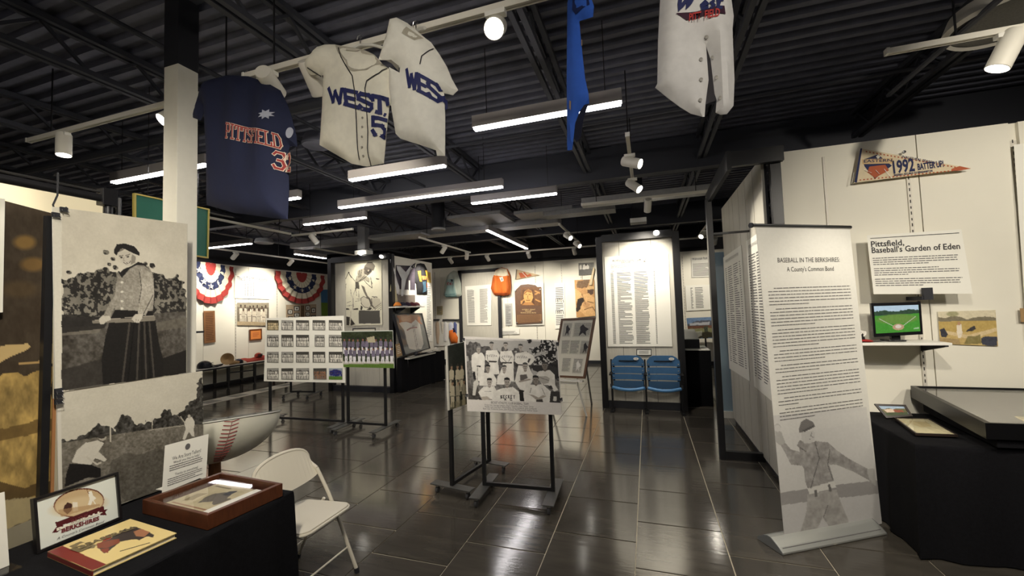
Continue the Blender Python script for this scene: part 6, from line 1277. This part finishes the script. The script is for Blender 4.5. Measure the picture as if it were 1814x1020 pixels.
for k,(lab,cl,bc) in enumerate((('orange cap, first on the cap shelf',(214,130,50),(60,50,50)),('dark blue cap with a pale brim, second on the cap shelf',(40,40,56),(190,190,190)),('purple-black cap, third on the cap shelf',(54,36,54),(54,36,54)),('maroon cap, fourth on the cap shelf',(90,34,44),(90,34,44)),('maroon and white cap at the far end of the cap shelf',(80,32,40),(200,196,190)))):
    cap(lab,(XS+.13,y0_+.14+k*(y1_-y0_-.28)/4,zsh),.085,cl,bc,(.8,-.5),'caps on the small wall shelf')
tt=thing('folding_table','folding table hidden under the black cloth beside the player cabinet','table',(-5.1,8.8,0)); MB().box(-5.22,7.95,.70,-5.0,9.4,.732).build('tabletop',mat('table_top',(190,186,176),.6),tt)
for yy in (8.05,9.3): MB().tube([(-5.12,yy,0),(-5.12,yy,.70)],.014,8).build('leg',STEEL,tt)
_d=draped_table
def cloth_only(label,poly,z,seed): 
    before=set(bpy.data.objects); o=_d('',label,poly[0][0],poly[0][1],poly[2][0],poly[2][1],z,seed,poly=poly,amp=.007)
    for x in set(bpy.data.objects)-before:
        if x is not o: bpy.data.objects.remove(x)
    return o
cloth_only('black cloth on the display table beside the player cabinet',[(-5.25,7.84),(-5.14,7.84),(-4.96,9.5),(-5.25,9.5)],.74,21)
# framed jersey box leaning on that table
J=[(699,557),(747,556),(761,616),(718,628)]; q=Quad(at_x(*J[0],-5.2),at_x(*J[1],-5.2),at_x(*J[2],-5.08),at_x(*J[3],-5.08)); o=thing('framed_jersey','framed white jersey in a deep black box leaning over the black cloth beside the cabinet','picture frame',q.p(.5,1)); board(q.sub(0,0,1,1,-.03),.012,mat('slate_mat',(96,100,104),.8),'backing',o); frame(q,.02,.06,BLACKP,'frame',o,front=.01)
c=Canvas(J,(70,80),(98,102,104)); g=lambda *p: T(p,680,440,5.1); c.poly(g((125,595),(330,590),(350,680),(150,690)),(150,90,54),rough=2,rs=16); c.poly(g((160,610),(250,605),(245,655),(175,660)),(176,120,80),rough=2)
c.poly(g((140,670),(200,660),(250,675),(290,640),(330,680),(350,780),(365,860),(345,905),(290,915),(235,905),(215,850),(190,740)),(206,200,190)); c.line(g((262,690),(300,910)),.8,(120,110,104)); c.line(g((275,690),(312,908)),.8,(120,110,104)); c.line(g((215,735),(250,715),(300,712)),2.4,(120,60,56)); c.mesh(q.sub(0,0,1,1,-.028),'jersey_print',o)
board(q.sub(0,0,1,1,.004),.002,GLASS,'glass',o)
def ball(label,p,r,m,cat='ball',name='ball',seams=False):
    o=MB().lathe(Vector(p)+Vector((0,0,r)),(0,0,1),[(r*math.sin(math.pi*i/12),-r*math.cos(math.pi*i/12)) for i in range(13)],16).build(name,m,smooth=True); return tag(o,label,cat)
k=at_x(737,624,-5.03); ball('small black ball on the cloth in front of the framed jersey',(-5.03,k.y,.744),.05,BLACKP)
q=Quad(at_x(701,610,-5.12),at_x(708,608,-5.12),at_x(713,629,-5.06),at_x(703,633,-5.06)); o=thing('photo_card','small photo card leaning on the cloth left of the framed jersey','photo',q.p(.5,1)); board(q,.004,mat('tan_print',(160,130,90)),'card',o); lines(q,.15,.85,.15,.85,5,PAPER,parent=o,off=.001,seed=3)
k=at_x(775,622,-5.0); cap('white cap at the far end of the cloth beside the cabinet',(-5.06,9.25,.744),.08,(216,212,200),(206,200,188),(.9,-.4),'x'); COL.objects[-1] if False else None
for y0,l in ((8.1,'white paper lying on the near end of the cloth beside the cabinet'),(8.95,'white paper lying on the far end of the cloth beside the cabinet')): tag(MB().box(-5.16,y0,.742,-5.06,y0+.25,.745).build('paper_sheet',PAPER),l,'paper')
# ================================================================ BACK WALL
YB=12.7; B4=lambda *p: T(p,760,440,4.25); fb_=fy(YB)
o=thing('doorway_unit','black door frame with a white door on the back wall between the two jackets','door frame',(-5.1,12.65,0)); xa=at_y(815,500,12.66).x; xb=at_y(884,500,12.66).x; zt=at_y(850,477,12.66).z
MB().box(xa-.05,12.62,0,xa+.05,12.715,zt).build('post',BLACKP,o); MB().box(xb-.05,12.62,0,xb+.05,12.715,zt).build('post',BLACKP,o); MB().box(xa-.05,12.62,zt-.1,xb+.05,12.715,zt).build('lintel',BLACKP,o); MB().box(xa+.05,12.68,0,xb-.05,12.715,zt-.1).build('door_leaf',LAM,o)
def sheet(label,pts,rows=0,cols=((.1,.9),),m=None,name='poster',head=None,y=None,ox=None,cat='poster',ink=None,rag=.5,v0=.1,v1=.94):
    q=pxquad(pts,fy(y or 12.69)); o=thing(name,label,cat,q.p(.5,1)); board(q,.004,m or PAPER,'sheet',o); b=MB()
    for u0,u1 in cols:
        if rows: lines(q,u0,u1,v0,v1,rows,INKG,b=b,ragged=rag,words=False,seed=int(u0*20)+rows,th=.42,off=.003)
    if b.f: b.build('text_lines',ink or INKG,o,kind='stuff')
    if head: text(head[0],q,head[1],head[2],head[3],head[4],INK,parent=o,bold=.001,off=.004)
    return o,q
sheet('large two-column list poster on the white door between the jackets',B4((272,285),(470,270),(468,578),(288,580)),40,((.06,.34),(.55,.86)),name='list_poster',y=12.66)
vest('jacket','mint and grey jacket hanging on the back wall at the left of the door','jacket',B4((160,180),(185,165),(215,180),(240,260),(246,350),(235,360),(215,365),(130,370),(108,350),(125,290),(135,210)),0,12.62,(196,204,192),axis='y',th=.16,parts=[('sleeve',B4((135,212),(160,190),(152,240),(140,330),(112,345),(120,290)),(182,190,178)),('sleeve',B4((215,185),(238,262),(244,345),(222,352),(212,280)),(182,190,178)),('teal_front',B4((140,235),(200,232),(215,355),(132,358)),(160,192,190)),('cuff_band',B4((130,345),(215,340),(215,362),(132,366)),(110,150,152)),('chest_print',B4((150,255),(195,250),(190,275),(152,280)),(176,110,110)),('hat_print',B4((170,235),(190,235),(190,250),(172,250)),(50,50,60))],seed=7)  # sleeve shading put into the colour as a slightly darker mint
vest('jacket','orange and cream jacket hanging on the back wall at the right of the door','jacket',B4((500,165),(545,140),(590,155),(610,200),(618,290),(612,345),(560,358),(490,350),(478,330),(466,300),(480,220)),0,12.61,(206,106,40),axis='y',th=.18,parts=[('sleeve',B4((492,210),(502,240),(500,330),(482,335),(468,300),(478,235)),(178,88,32)),('sleeve',B4((600,205),(614,290),(608,340),(594,330),(592,240)),(178,88,32)),('cream_yoke',B4((503,168),(545,145),(588,158),(606,205),(560,212),(492,202)),(224,214,190)),('chest_crest',B4((540,220),(565,215),(572,245),(552,252)),(228,222,210)),('crest_center',B4((547,228),(560,226),(563,242),(552,244)),(60,66,100)),('cuff_band',B4((488,335),(608,335),(600,352),(500,352)),(176,80,36))],seed=8)  # sleeves in darker orange, standing for the shading that sets them off
sheet('small tan calendar left of the door on the back wall',B4((58,435),(102,433),(102,497),(60,498)),5,((.15,.85),),mat('tan_card',(170,156,116),.7),name='calendar',cat='calendar')
o,q=sheet('white hook board with small garments low on the back wall',B4((34,535),(212,533),(218,730),(36,735)),0,(),name='hook_board',cat='board',y=12.68)
for k_,(lab,pts,col,sd) in enumerate((('tan trousers, first on the hook board',((48,560),(62,545),(76,560),(80,640),(72,720),(58,715),(50,640)),(206,184,160),1),('cream shirt, second on the hook board',((86,555),(98,545),(112,565),(104,640),(96,640)),(222,214,200),2),('white shirt, third on the hook board',((112,560),(126,548),(138,565),(136,700),(110,700)),(226,224,222),3),('blue-trimmed white shirt, fourth on the hook board',((146,570),(165,550),(182,575),(180,640),(150,640)),(206,210,226),4),('blue and grey shirt, last on the hook board',((184,560),(196,550),(210,570),(208,640),(186,640)),(90,100,150),5))):
    vest('small_garment',lab,'garment',B4(*pts),0,12.66,col,th=.04,axis='y',seed=sd,group='garments on the low hook board')
vest('chest_protector','orange catcher chest protector at the bottom right of the hook board','protector',B4((150,620),(175,610),(200,635),(218,670),(214,710),(165,715),(150,660)),0,12.6,(220,112,40),th=.12,axis='y',parts=[('dark_mask',B4((180,600),(202,598),(206,625),(186,632)),(36,44,84))])
b=MB(); 
for x in (40,108,150,190): 
    p=at_y(760+x/4.25,440+537/4.25,12.67); b.box(p.x,12.6,p.z-.02,p.x+.2,12.68,p.z+.02)
b.build('hook_strip',BLACKP,COL.objects['hook_board'],kind='stuff')
sheet('narrow grey text strip left of the bronze plaque',B4((570,415),(624,413),(624,578),(576,580)),24,((.12,.88),),mat('grey_card',(176,176,172),.7),name='text_strip')
sheet('white card with a bold title below the narrow text strip',B4((535,600),(680,598),(680,645),(535,648)),3,((.05,.9),),name='title_card',v0=.5)
# plaque
PL=B4((645,320),(690,275),(745,268),(800,276),(845,318),(853,560),(655,572)); P=[at_y(*p,12.64) for p in PL]; BZ=mat('plaque_bronze',(104,76,58),.45,noise=.1,nscale=14)
o=thing('plaque_poster','brown arched plaque with a gilded face relief on the back wall','plaque',P[6]); board(pxquad(B4((640,262),(862,258),(866,575),(650,580)),fy(12.67)),.004,PAPER,'white_backing',o); MB().prism(P,(0,.02,0)).build('plate',BZ,o)
PB_=B4((640,262),(862,258),(866,575),(650,580)); q=pxquad(PB_,fy(12.638)); c=Canvas(B4((690,290),(845,290),(845,430),(690,430)),(60,52),(112,78,52)); g=B4
GO=(206,158,96)
c.poly(g((705,310),(785,310),(795,425),(705,425)),(90,60,40)); c.poly(g((715,330),(745,305),(775,320),(785,370),(770,405),(745,420),(722,400),(712,365)),GO); c.poly(g((715,335),(745,305),(778,325),(770,335),(740,325),(720,345)),(150,104,60)); c.line(g((722,348),(738,346)),1,(96,60,36)); c.line(g((752,346),(770,348)),1,(96,60,36)); c.line(g((745,350),(742,374),(750,376)),.8,(120,80,50)); c.line(g((732,390),(760,390)),1,(110,70,44)); c.poly(g((700,425),(720,405),(775,405),(795,425)),(176,126,76))
for a,b_ in (((800,320),(830,335)),((800,345),(828,330)),((700,400),(715,385)),((805,385),(835,400))): c.line(g(a,b_),2.4,(190,140,84))
c.ell(*g((693,405))[0],2.5,3,(196,146,90)); c.grain(14,30,4); qf=pxquad(B4((690,290),(845,290),(845,430),(690,430)),fy(12.636)); c.mesh(qf,'face_relief',o)
GT=mat('gold_letter',(206,176,128),.5)
for s_t,a,b_,h in (('ULYSSES GRANT',(698,463),(800,459),9),('"FRANK"',(725,474),(772,472),8),('BLACK BASEBALL PIONEER',(700,486),(806,484),6)): pass
for s_t,(xa_,xb_,yy) in (('ULYSSES F. GRANT',(700,800,464)),('"FRANK"',(722,775,476)),('PRE-NEGRO LEAGUES, 1886-1903',(690,806,488))):
    qq=Quad(*[at_y(*p,12.636) for p in B4((xa_,yy-10),(xb_,yy-12),(xb_,yy),(xa_,yy))]); text(s_t,qq,0,1,1,.055,GT,parent=o,bold=.001,off=.002)
qq=pxquad(B4((662,500),(846,494),(848,548),(664,560)),fy(12.636)); MB().hexa([qq.p(0,0,.001),qq.p(1,0,.001),qq.p(1,1,.001),qq.p(0,1,.001),qq.p(0,0,.004),qq.p(1,0,.004),qq.p(1,1,.004),qq.p(0,1,.004)]).build('text_field',mat('bronze_light',(140,104,70),.5),o); lines(qq,.03,.97,.06,.96,6,BZ,parent=o,seed=4,off=.006,th=.5)
for (x,y) in ((650,318),(838,308),(662,560),(846,548)): MB().lathe(at_y(760+x/4.25,440+y/4.25,12.63),(0,-1,0),[(0,0),(.03,0),(.02,.012),(0,.015)],8).build('rivet',STEEL,o)
# small pennant, decade text, pictures
P=[at_y(*p,12.66) for p in B4((655,157),(830,200),(648,234))]; o=thing('pennant','small faded pennant above the bronze plaque','pennant',P[2]); MB().prism(P,(0,.02,0)).build('felt',mat('pennant_faded',(190,166,132),.8,noise=.1,nscale=9),o); MB().prism([at_y(*p,12.655) for p in B4((655,157),(664,159),(657,232),(648,234))],(0,.004,0)).build('hoist_band',mat('band_grey',(110,106,96),.7),o)
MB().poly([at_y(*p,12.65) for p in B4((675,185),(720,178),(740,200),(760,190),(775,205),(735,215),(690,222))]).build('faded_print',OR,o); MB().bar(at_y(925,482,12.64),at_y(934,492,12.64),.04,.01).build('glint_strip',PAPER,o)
o,q=sheet('decade timeline sheet on the back wall right of the bronze plaque',B4((945,262),(1018,258),(1022,600),(950,605)),22,((.1,.9),),name='timeline_sheet')
for s_t,yy in (("1870's",407),("1880's",492)):
    qq=pxquad(B4((948,yy-22),(1022,yy-23),(1022,yy+3),(948,yy+4)),fy(12.68)); board(qq,.002,PAPER,'decade_label',o); text(s_t,qq,.08,.92,.8,.16,INK,parent=o,bold=.001)
q=pxquad(B4((1095,238),(1242,232),(1252,508),(1110,520)),fy(12.66)); o=thing('player_poster','sepia picture of a seated player at the right end of the back wall','poster',q.p(.5,1)); board(q,.004,FOAM,'backing',o)
c=Canvas(B4((1095,238),(1242,232),(1252,508),(1110,520)),(56,100),(196,150,98)); c.poly(g((1110,245),(1200,235),(1195,290),(1120,300)),(120,92,64),rough=2); c.poly(g((1100,300),(1150,340),(1130,400),(1105,400)),(216,176,120)); c.poly(g((1190,300),(1215,290),(1240,305),(1240,340),(1215,355),(1195,335)),(86,62,46)); c.poly(g((1180,300),(1215,280),(1245,290),(1245,305),(1190,312)),(210,172,118))
c.poly(g((1150,350),(1200,335),(1250,380),(1252,508),(1180,508),(1135,470),(1135,420)),(216,172,118),rough=1); c.poly(g((1120,380),(1150,370),(1172,385),(1150,430),(1125,480),(1105,470)),(52,40,32),rough=1.5); c.ell(*g((1185,425))[0],6,5,(196,150,104)); c.line(g((1195,400),(1240,410)),1.4,(110,80,54)); c.line(g((1170,460),(1230,440),(1250,470)),1.4,(120,86,58)); c.line(g((1150,340),(1180,420)),1,(110,80,54)); c.grain(20,26,6); c.mesh(q,'printed_picture',o)
q=pxquad(B4((1125,110),(1240,104),(1236,195),(1128,203)),fy(12.67)); o=thing('picture','small black and white action picture high at the right end of the back wall','picture',q.p(.5,1)); board(q,.004,FOAM,'backing',o)
c=Canvas([(0,0),(60,0),(60,46),(0,46)],(50,40),(120,118,112)); c.poly([(18,10),(30,4),(42,12),(44,26),(30,34),(16,24)],(222,218,208),rough=1); c.poly([(4,8),(12,6),(14,26),(6,28)],(216,212,202),rough=1); c.poly([(0,26),(60,22),(60,46),(0,46)],(86,84,80),rough=2); c.ell(30,8,4,4,(60,56,52)); c.grain(18,26,3); c.mesh(q,'printed_picture',o)
MB().prism([at_y(*p,12.6) for p in B4((1236,130),(1242,135),(1222,276),(1208,276))],(0,.03,0)); tag(MB().prism([at_y(*p,12.6) for p in B4((1236,140),(1246,150),(1226,276),(1204,276))],(0,.05,0)).build('baseball_bat',mat('bat_wood',(206,186,146),.5)),'pale wooden bat leaning high at the right end of the back wall','bat')
# right part of the back wall, seen beside the seat panel
R4_=lambda *p: T(p,1100,380,3.645)
sheet('titled grey text sheet on the back wall beyond the seat panel',R4_((452,280),(600,270),(606,402),(457,407)),12,((.06,.94),),mat('grey_sheet',(206,204,196),.7),head=('Wahconah Park',.05,.72,.12,.1),v0=.3,y=12.69)
sheet('wide white sheet with a list below the titled text sheet',R4_((414,458),(600,450),(606,612),(424,622)),14,((.18,.26),(.34,.62)),y=12.685)
st_=thing('photo_stand','black stand holding a colour stadium photo beyond the seat panel','stand',(1.35,12.2,0)); xs_=at_y(1252,640,12.2).x
MB().tube([(xs_,12.2,.0),(xs_,12.2,.9)],.022,10).build('pole',BLACK,st_)
for a_ in (.4,2.5,4.6): MB().bar((xs_,12.2,.03),(xs_+.3*math.cos(a_),12.2+.3*math.sin(a_),.012),.04,.02).build('foot',BLACK,st_)
q=pxquad(R4_((422,668),(600,660),(606,798),(440,802)),fy(12.16)); o=thing('stadium_photo','colour photo of a ballpark grandstand on the black stand','picture',q.p(.5,1)); board(q,.02,FOAM,'backing',o)
c=Canvas([(0,0),(60,0),(60,46),(0,46)],(60,46),(120,146,180)); c.poly([(0,14),(30,6),(60,8),(60,22),(0,22)],(96,100,110),rough=1); c.poly([(6,12),(50,10),(50,16),(6,17)],(216,218,220),.8,rough=1); c.poly([(0,18),(60,18),(60,24),(0,25)],(120,84,66)); c.poly([(0,24),(60,23),(60,34),(0,34)],(150,150,110),rough=1); c.poly([(36,20),(46,19),(45,36),(38,36)],(80,86,70)); c.poly([(0,34),(60,32),(60,46),(0,46)],(66,62,48),rough=2); c.poly([(14,32),(30,30),(32,40),(16,42)],(190,190,180),.7,rough=2); c.grain(18,30,5); c.mesh(q,'printed_picture',o)
# ================================================================ LEFT WALL
XL=-10.47; fl_=fx(XL+.02); G7=lambda *p: T(p,200,300,3.9225)
def bunting(label,TL,TR,dip,clip_=None):
    """half-round pleated fan: red, white and blue rings fall in an arc from the wall"""
    A=at_x(*TL,XL+.03);B=at_x(*TR,XL+.03); D=at_x(*dip,XL+.03); mid=(A+B)/2; hw=(B-A).length/2; drop=abs(D.z-(A.z+B.z)/2); e=(B-A).normalized(); up_=Vector((0,0,1))
    t=thing('bunting',label,'bunting',A); n=44; 
    def P(a,r): 
        pl=.035*math.sin(a*22)*r+.03
        x=-math.cos(a)*hw*r; z=-(math.sin(a)**.9 if a>0 else 0)*drop*(.12+.88*r)*(1 if r>.05 else .2); return mid+e*x+up_*z+Vector((pl+.02,0,0))
    RD=mat('bunting_red',(168,62,58),.8,noise=.08); CRB=mat('bunting_white',(228,220,196),.8,noise=.05); BL=mat('bunting_blue',(44,52,86),.8,noise=.08)
    for nm,r0,r1,m in (('red_ring',.82,1.0,RD),('white_ring',.62,.82,CRB),('blue_ring',.42,.62,BL),('inner_white_ring',.22,.42,CRB),('red_center',.02,.22,RD)):
        b=MB()
        for i in range(n):
            a0=.02+(math.pi-.04)*i/n;a1=.02+(math.pi-.04)*(i+1)/n; b.quad(P(a0,r0),P(a1,r0),P(a1,r1),P(a0,r1))
        b.build(nm,m,t,smooth=True)
    for k in range(5):
        a=.35+(math.pi-.7)*k/4; c_=P(a,.52)+Vector((.012,0,0)); MB().poly([c_+e*(.085*(1 if j%2==0 else .4)*math.sin(j*math.pi/5))+up_*(.085*(1 if j%2==0 else .4)*math.cos(j*math.pi/5)) for j in range(10)]).build('star',CRB,t)
    return t
bunting('red white and blue bunting on the left wall, right of the lettered sign',(485,478),(573.5,487),(530,538)); bunting('red white and blue bunting on the left wall, cut by the white column',(325,459),(412,471),(362,538))
def lsheet(label,pts,name,cat,m=None,off=.02): 
    q=pxquad(pts,fx(XL+off)); o=thing(name,label,cat,q.p(.5,1)); board(q,.004,m or PAPER,'sheet',o); return o,q
o,q=lsheet('white lettered sign on the left wall between the buntings',G7((848,735),(1090,745),(1086,902),(846,895)),'wall_sign','sign',off=.012)
text('The S T E M of Baseball',q,.06,.96,.22,.16,INK,parent=o); b=MB()
for u in (.27,.34,.43,.51): lines(q,u,u+.03,.3,.9,10,INKG,b=b,ragged=0,words=False,th=.5,seed=2)
b.build('text_lines',INKG,o,kind='stuff')
o,q=lsheet('vintage team photo on the left wall under the lettered sign',T(((292,422),(496,424),(496,572),(292,568)),340,420,3.642),'team_photo_poster','poster')
c=Canvas([(0,0),(56,0),(56,40),(0,40)],(90,64),(112,104,92)); c.poly([(0,0),(56,0),(56,8),(0,8)],(150,142,124),rough=1); crowd(c,3,4,53,34,1,7,4,(222,214,196),(90,70,58),(60,50,44)); crowd(c,6,10,50,36,1,5,9,(216,206,186),(86,66,54),(60,50,44)); c.poly([(0,33),(56,34),(56,40),(0,40)],(176,158,128)); c.grain(18,44,4); c.mesh(q,'printed_picture',o)
o,q=lsheet('small orange framed card on the left wall',T(((378,602),(444,597),(445,654),(378,660)),340,420,3.642),'orange_card','picture',mat('orange_card',(226,140,70),.7)); frame(q,.03,.01,mat('brown_trim',(110,60,30),.5),'frame',o,front=.01); lines(q,.2,.8,.3,.8,3,OR,parent=o,seed=1,off=.002)
o,q=lsheet('poster of framed photos on a brick wall under the right bunting',T(((608,436),(802,432),(802,560),(608,560)),340,420,3.642),'gallery_poster','poster',mat('gallery_tan',(186,166,140),.8,noise=.08,nscale=12))
for k_,(u0,v0,u1,v1) in enumerate(((.04,.25,.2,.5),(.24,.08,.42,.34),(.24,.42,.42,.66),(.62,.05,.78,.32),(.62,.38,.78,.62),(.82,.18,.98,.45),(.06,.6,.2,.9),(.82,.55,.98,.85))):
    qq=q.sub(u0,v0,u1,v1,.003); board(qq,.003,mat('frame_ink',(60,52,46),.7),'frame_print',o); board(q.sub(u0+.025,v0+.04,u1-.025,v1-.04,.005),.002,PAPER,'mat_print',o); board(q.sub(u0+.06,v0+.09,u1-.06,v1-.09,.006),.002,INKG,'photo_print',o)
board(q.sub(.46,.05,.58,1,.003),.003,mat('brick_brown',(110,86,62),.8,noise=.2,nscale=12),'brick_strip',o)
o,q=lsheet('tall wooden team plaque on the left wall by the column',T(((75,476),(148,474),(153,676),(80,686)),340,420,3.642),'wood_plaque','plaque',mat('plaque_wood',(134,94,60),.6,noise=.15,nscale=8),off=.03); lines(q,.15,.85,.06,.95,16,mat('carved_dark',(92,60,38),.8),parent=o,seed=4,off=.002,th=.45)
o,q=lsheet('blue and green poster edge beside the cabinet on the left wall',T(((832,338),(900,338),(900,510),(836,506)),340,420,3.642),'landscape_poster','poster',mat('poster_green',(110,140,50),.7)); board(q.sub(0,0,1,.5,.002),.002,mat('poster_blue',(66,110,150),.7),'sky_print',o)
q=pxquad(T(((50,608),(105,606),(108,614),(52,616)),340,420,3.642),fx(-9.9)); tag(MB().box(-10.46,q.c[0].y-.5,q.c[0].z-.04,-10.1,q.c[1].y+.05,q.c[0].z).build('wall_ledge',BLACKP),'thin black ledge jutting from the left wall by the column','shelf')
# bench with gear
bn=thing('bench_table','long low white-topped table with black legs along the left wall','table',(-10.15,8.2,0)); zb=.56
MB().box(-10.42,6.2,zb-.03,-9.88,9.6,zb).build('top',WHITE,bn); MB().box(-9.9,6.2,zb-.05,-9.875,9.6,zb-.012).build('front_edge',BLACK,bn)
for yy in (6.9,7.58,8.3,9.3):
    MB().box(-9.94,yy-.03,0.03,-9.9,yy+.03,zb-.03).build('leg',BLACK,bn); MB().box(-10.4,yy-.03,0.03,-10.36,yy+.03,zb-.03).build('leg',BLACK,bn)
    b=MB(); b.tube([(-9.92,yy-.01,.03),(-9.92,yy+.01,.03)],.03,10); b.build('foot_wheel',RUBBER,bn)
MB().bar((-9.92,6.2,.16),(-9.92,9.6,.18),.02,.03).build('stretcher',BLACK,bn); MB().bar((-9.92,7.6,.38),(-9.92,8.3,.34),.02,.03).build('brace',BLACK,bn)
def helmet(label,p,r,col,name='helmet'):
    p=Vector(p); t=thing(name,label,'helmet',p); b=MB(); b.lathe(p,(0,0,1),[(r*1.0,0),(r*1.03,r*.3),(r*.95,r*.65),(r*.7,r*.95),(r*.35,r*1.12),(.0,r*1.17)],18); b.build('shell',mat('helmet%s'%(col,),col,.25),t,smooth=True)
    b=MB()
    for k in range(4): a=k*.22; b.tube([p+Vector((math.cos(x_)*r*1.25,math.sin(x_)*r*1.05,r*(.15+a))) for x_ in [-.9+i*.3 for i in range(7)]],.007,5)
    b.tube([p+Vector((r*1.24,0,.1*r)),p+Vector((r*1.24,0,r*.9))],.007,5); b.build('face_cage',BLACKGLOSS,t,kind='stuff'); return t
for (px_,lab,r_,col) in ((365,'black catcher helmet on the low table by the left wall',.15,(30,32,40)),(425,'dark blue catcher helmet lying on the low table by the left wall',.10,(48,54,84))):
    yy=at_x(px_,640,-10.05).y; helmet(lab,(-10.1,yy,zb),r_,col)
yy=at_x(384,640,-10.0).y; o=thing('catcher_mask','black catcher mask strap between the helmet and the tan glove','mask',(-10.0,yy,zb)); MB().tube([(-10.0+.09*math.cos(a),yy+.13*math.sin(a),zb+.03+.02*math.sin(2*a)) for a in [i*math.pi/8 for i in range(16)]],.016,6,closed=True).build('cage_ring',BLACKGLOSS,o,smooth=True); MB().bar((-10.05,yy-.12,zb+.03),(-10.0,yy+.14,zb+.05),.015).build('cage_bar',BLACKGLOSS,o)
yy=at_x(402,636,-10.0).y; o=thing('leather_glove','tan leather mitt standing open on the low table','glove',(-10.05,yy,zb)); TN=mat('leather_tan',(176,144,100),.6,noise=.1,nscale=12)
MB().lathe((-10.05,yy+.05,zb+.15),(.75,-.6,.15),[(.02,-.12),(.08,-.10),(.11,-.03),(.14,.03),(.145,.05),(.12,.035),(.06,-.03),(0,-.05)],20).build('cup',TN,o,smooth=True); MB().tube([(-10.05,yy+.1,zb+.05),(-10.0,yy+.2,zb+.05),(-9.97,yy+.3,zb+.04)],[.05,.05,.03],10).build('wrist',TN,o,smooth=True)
y0_=at_x(438,636,-9.98).y; MBo=MB(); n_=12
for i in range(n_):
    for j in range(4):
        f_=lambda u,v:(-10.3+.3*v, y0_+1.1*u, zb+.02+.05*u+.02*math.sin(u*14+v*3)+.05*(1-v)); MBo.quad(f_(i/n_,j/4),f_((i+1)/n_,j/4),f_((i+1)/n_,(j+1)/4),f_(i/n_,(j+1)/4))
for i in range(n_):
    f2=lambda u,k:(-10.0,y0_+1.1*u,(zb+.001) if k else zb+.02+.05*u+.02*math.sin(u*14+3)); MBo.quad(f2(i/n_,0),f2((i+1)/n_,0),f2((i+1)/n_,1),f2(i/n_,1))
tag(MBo.build('red_jersey',mat('cloth_red',(176,62,50),.8),smooth=True),'red folded jersey on the low table by the left wall','jersey')
yy=at_x(462,631,-10.05).y; helmet('red catcher helmet lying on the red folded jersey',(-10.14,yy,zb+.1),.09,(170,60,50))
# floor strip
o=thing('floor_strip','pale floor strip with dark patches in front of the low table','floor decal',(-8.7,7.5,0)); MB().box(-8.95,4.6,.001,-8.5,10.6,.006).build('base',mat('strip_white',(206,202,190),.4),o)
for k in range(9): y=4.9+k*.62; MB().hexa([(-8.88,y,.005),(-8.6,y,.005),(-8.6,y+.3,.005),(-8.88,y+.3,.005),(-8.88,y,.008),(-8.6,y,.008),(-8.6,y+.3,.008),(-8.88,y+.3,.008)]).build('dark_patch',mat('strip_dark',(120,120,114),.4,noise=.2,nscale=6),o)
finish_texts()
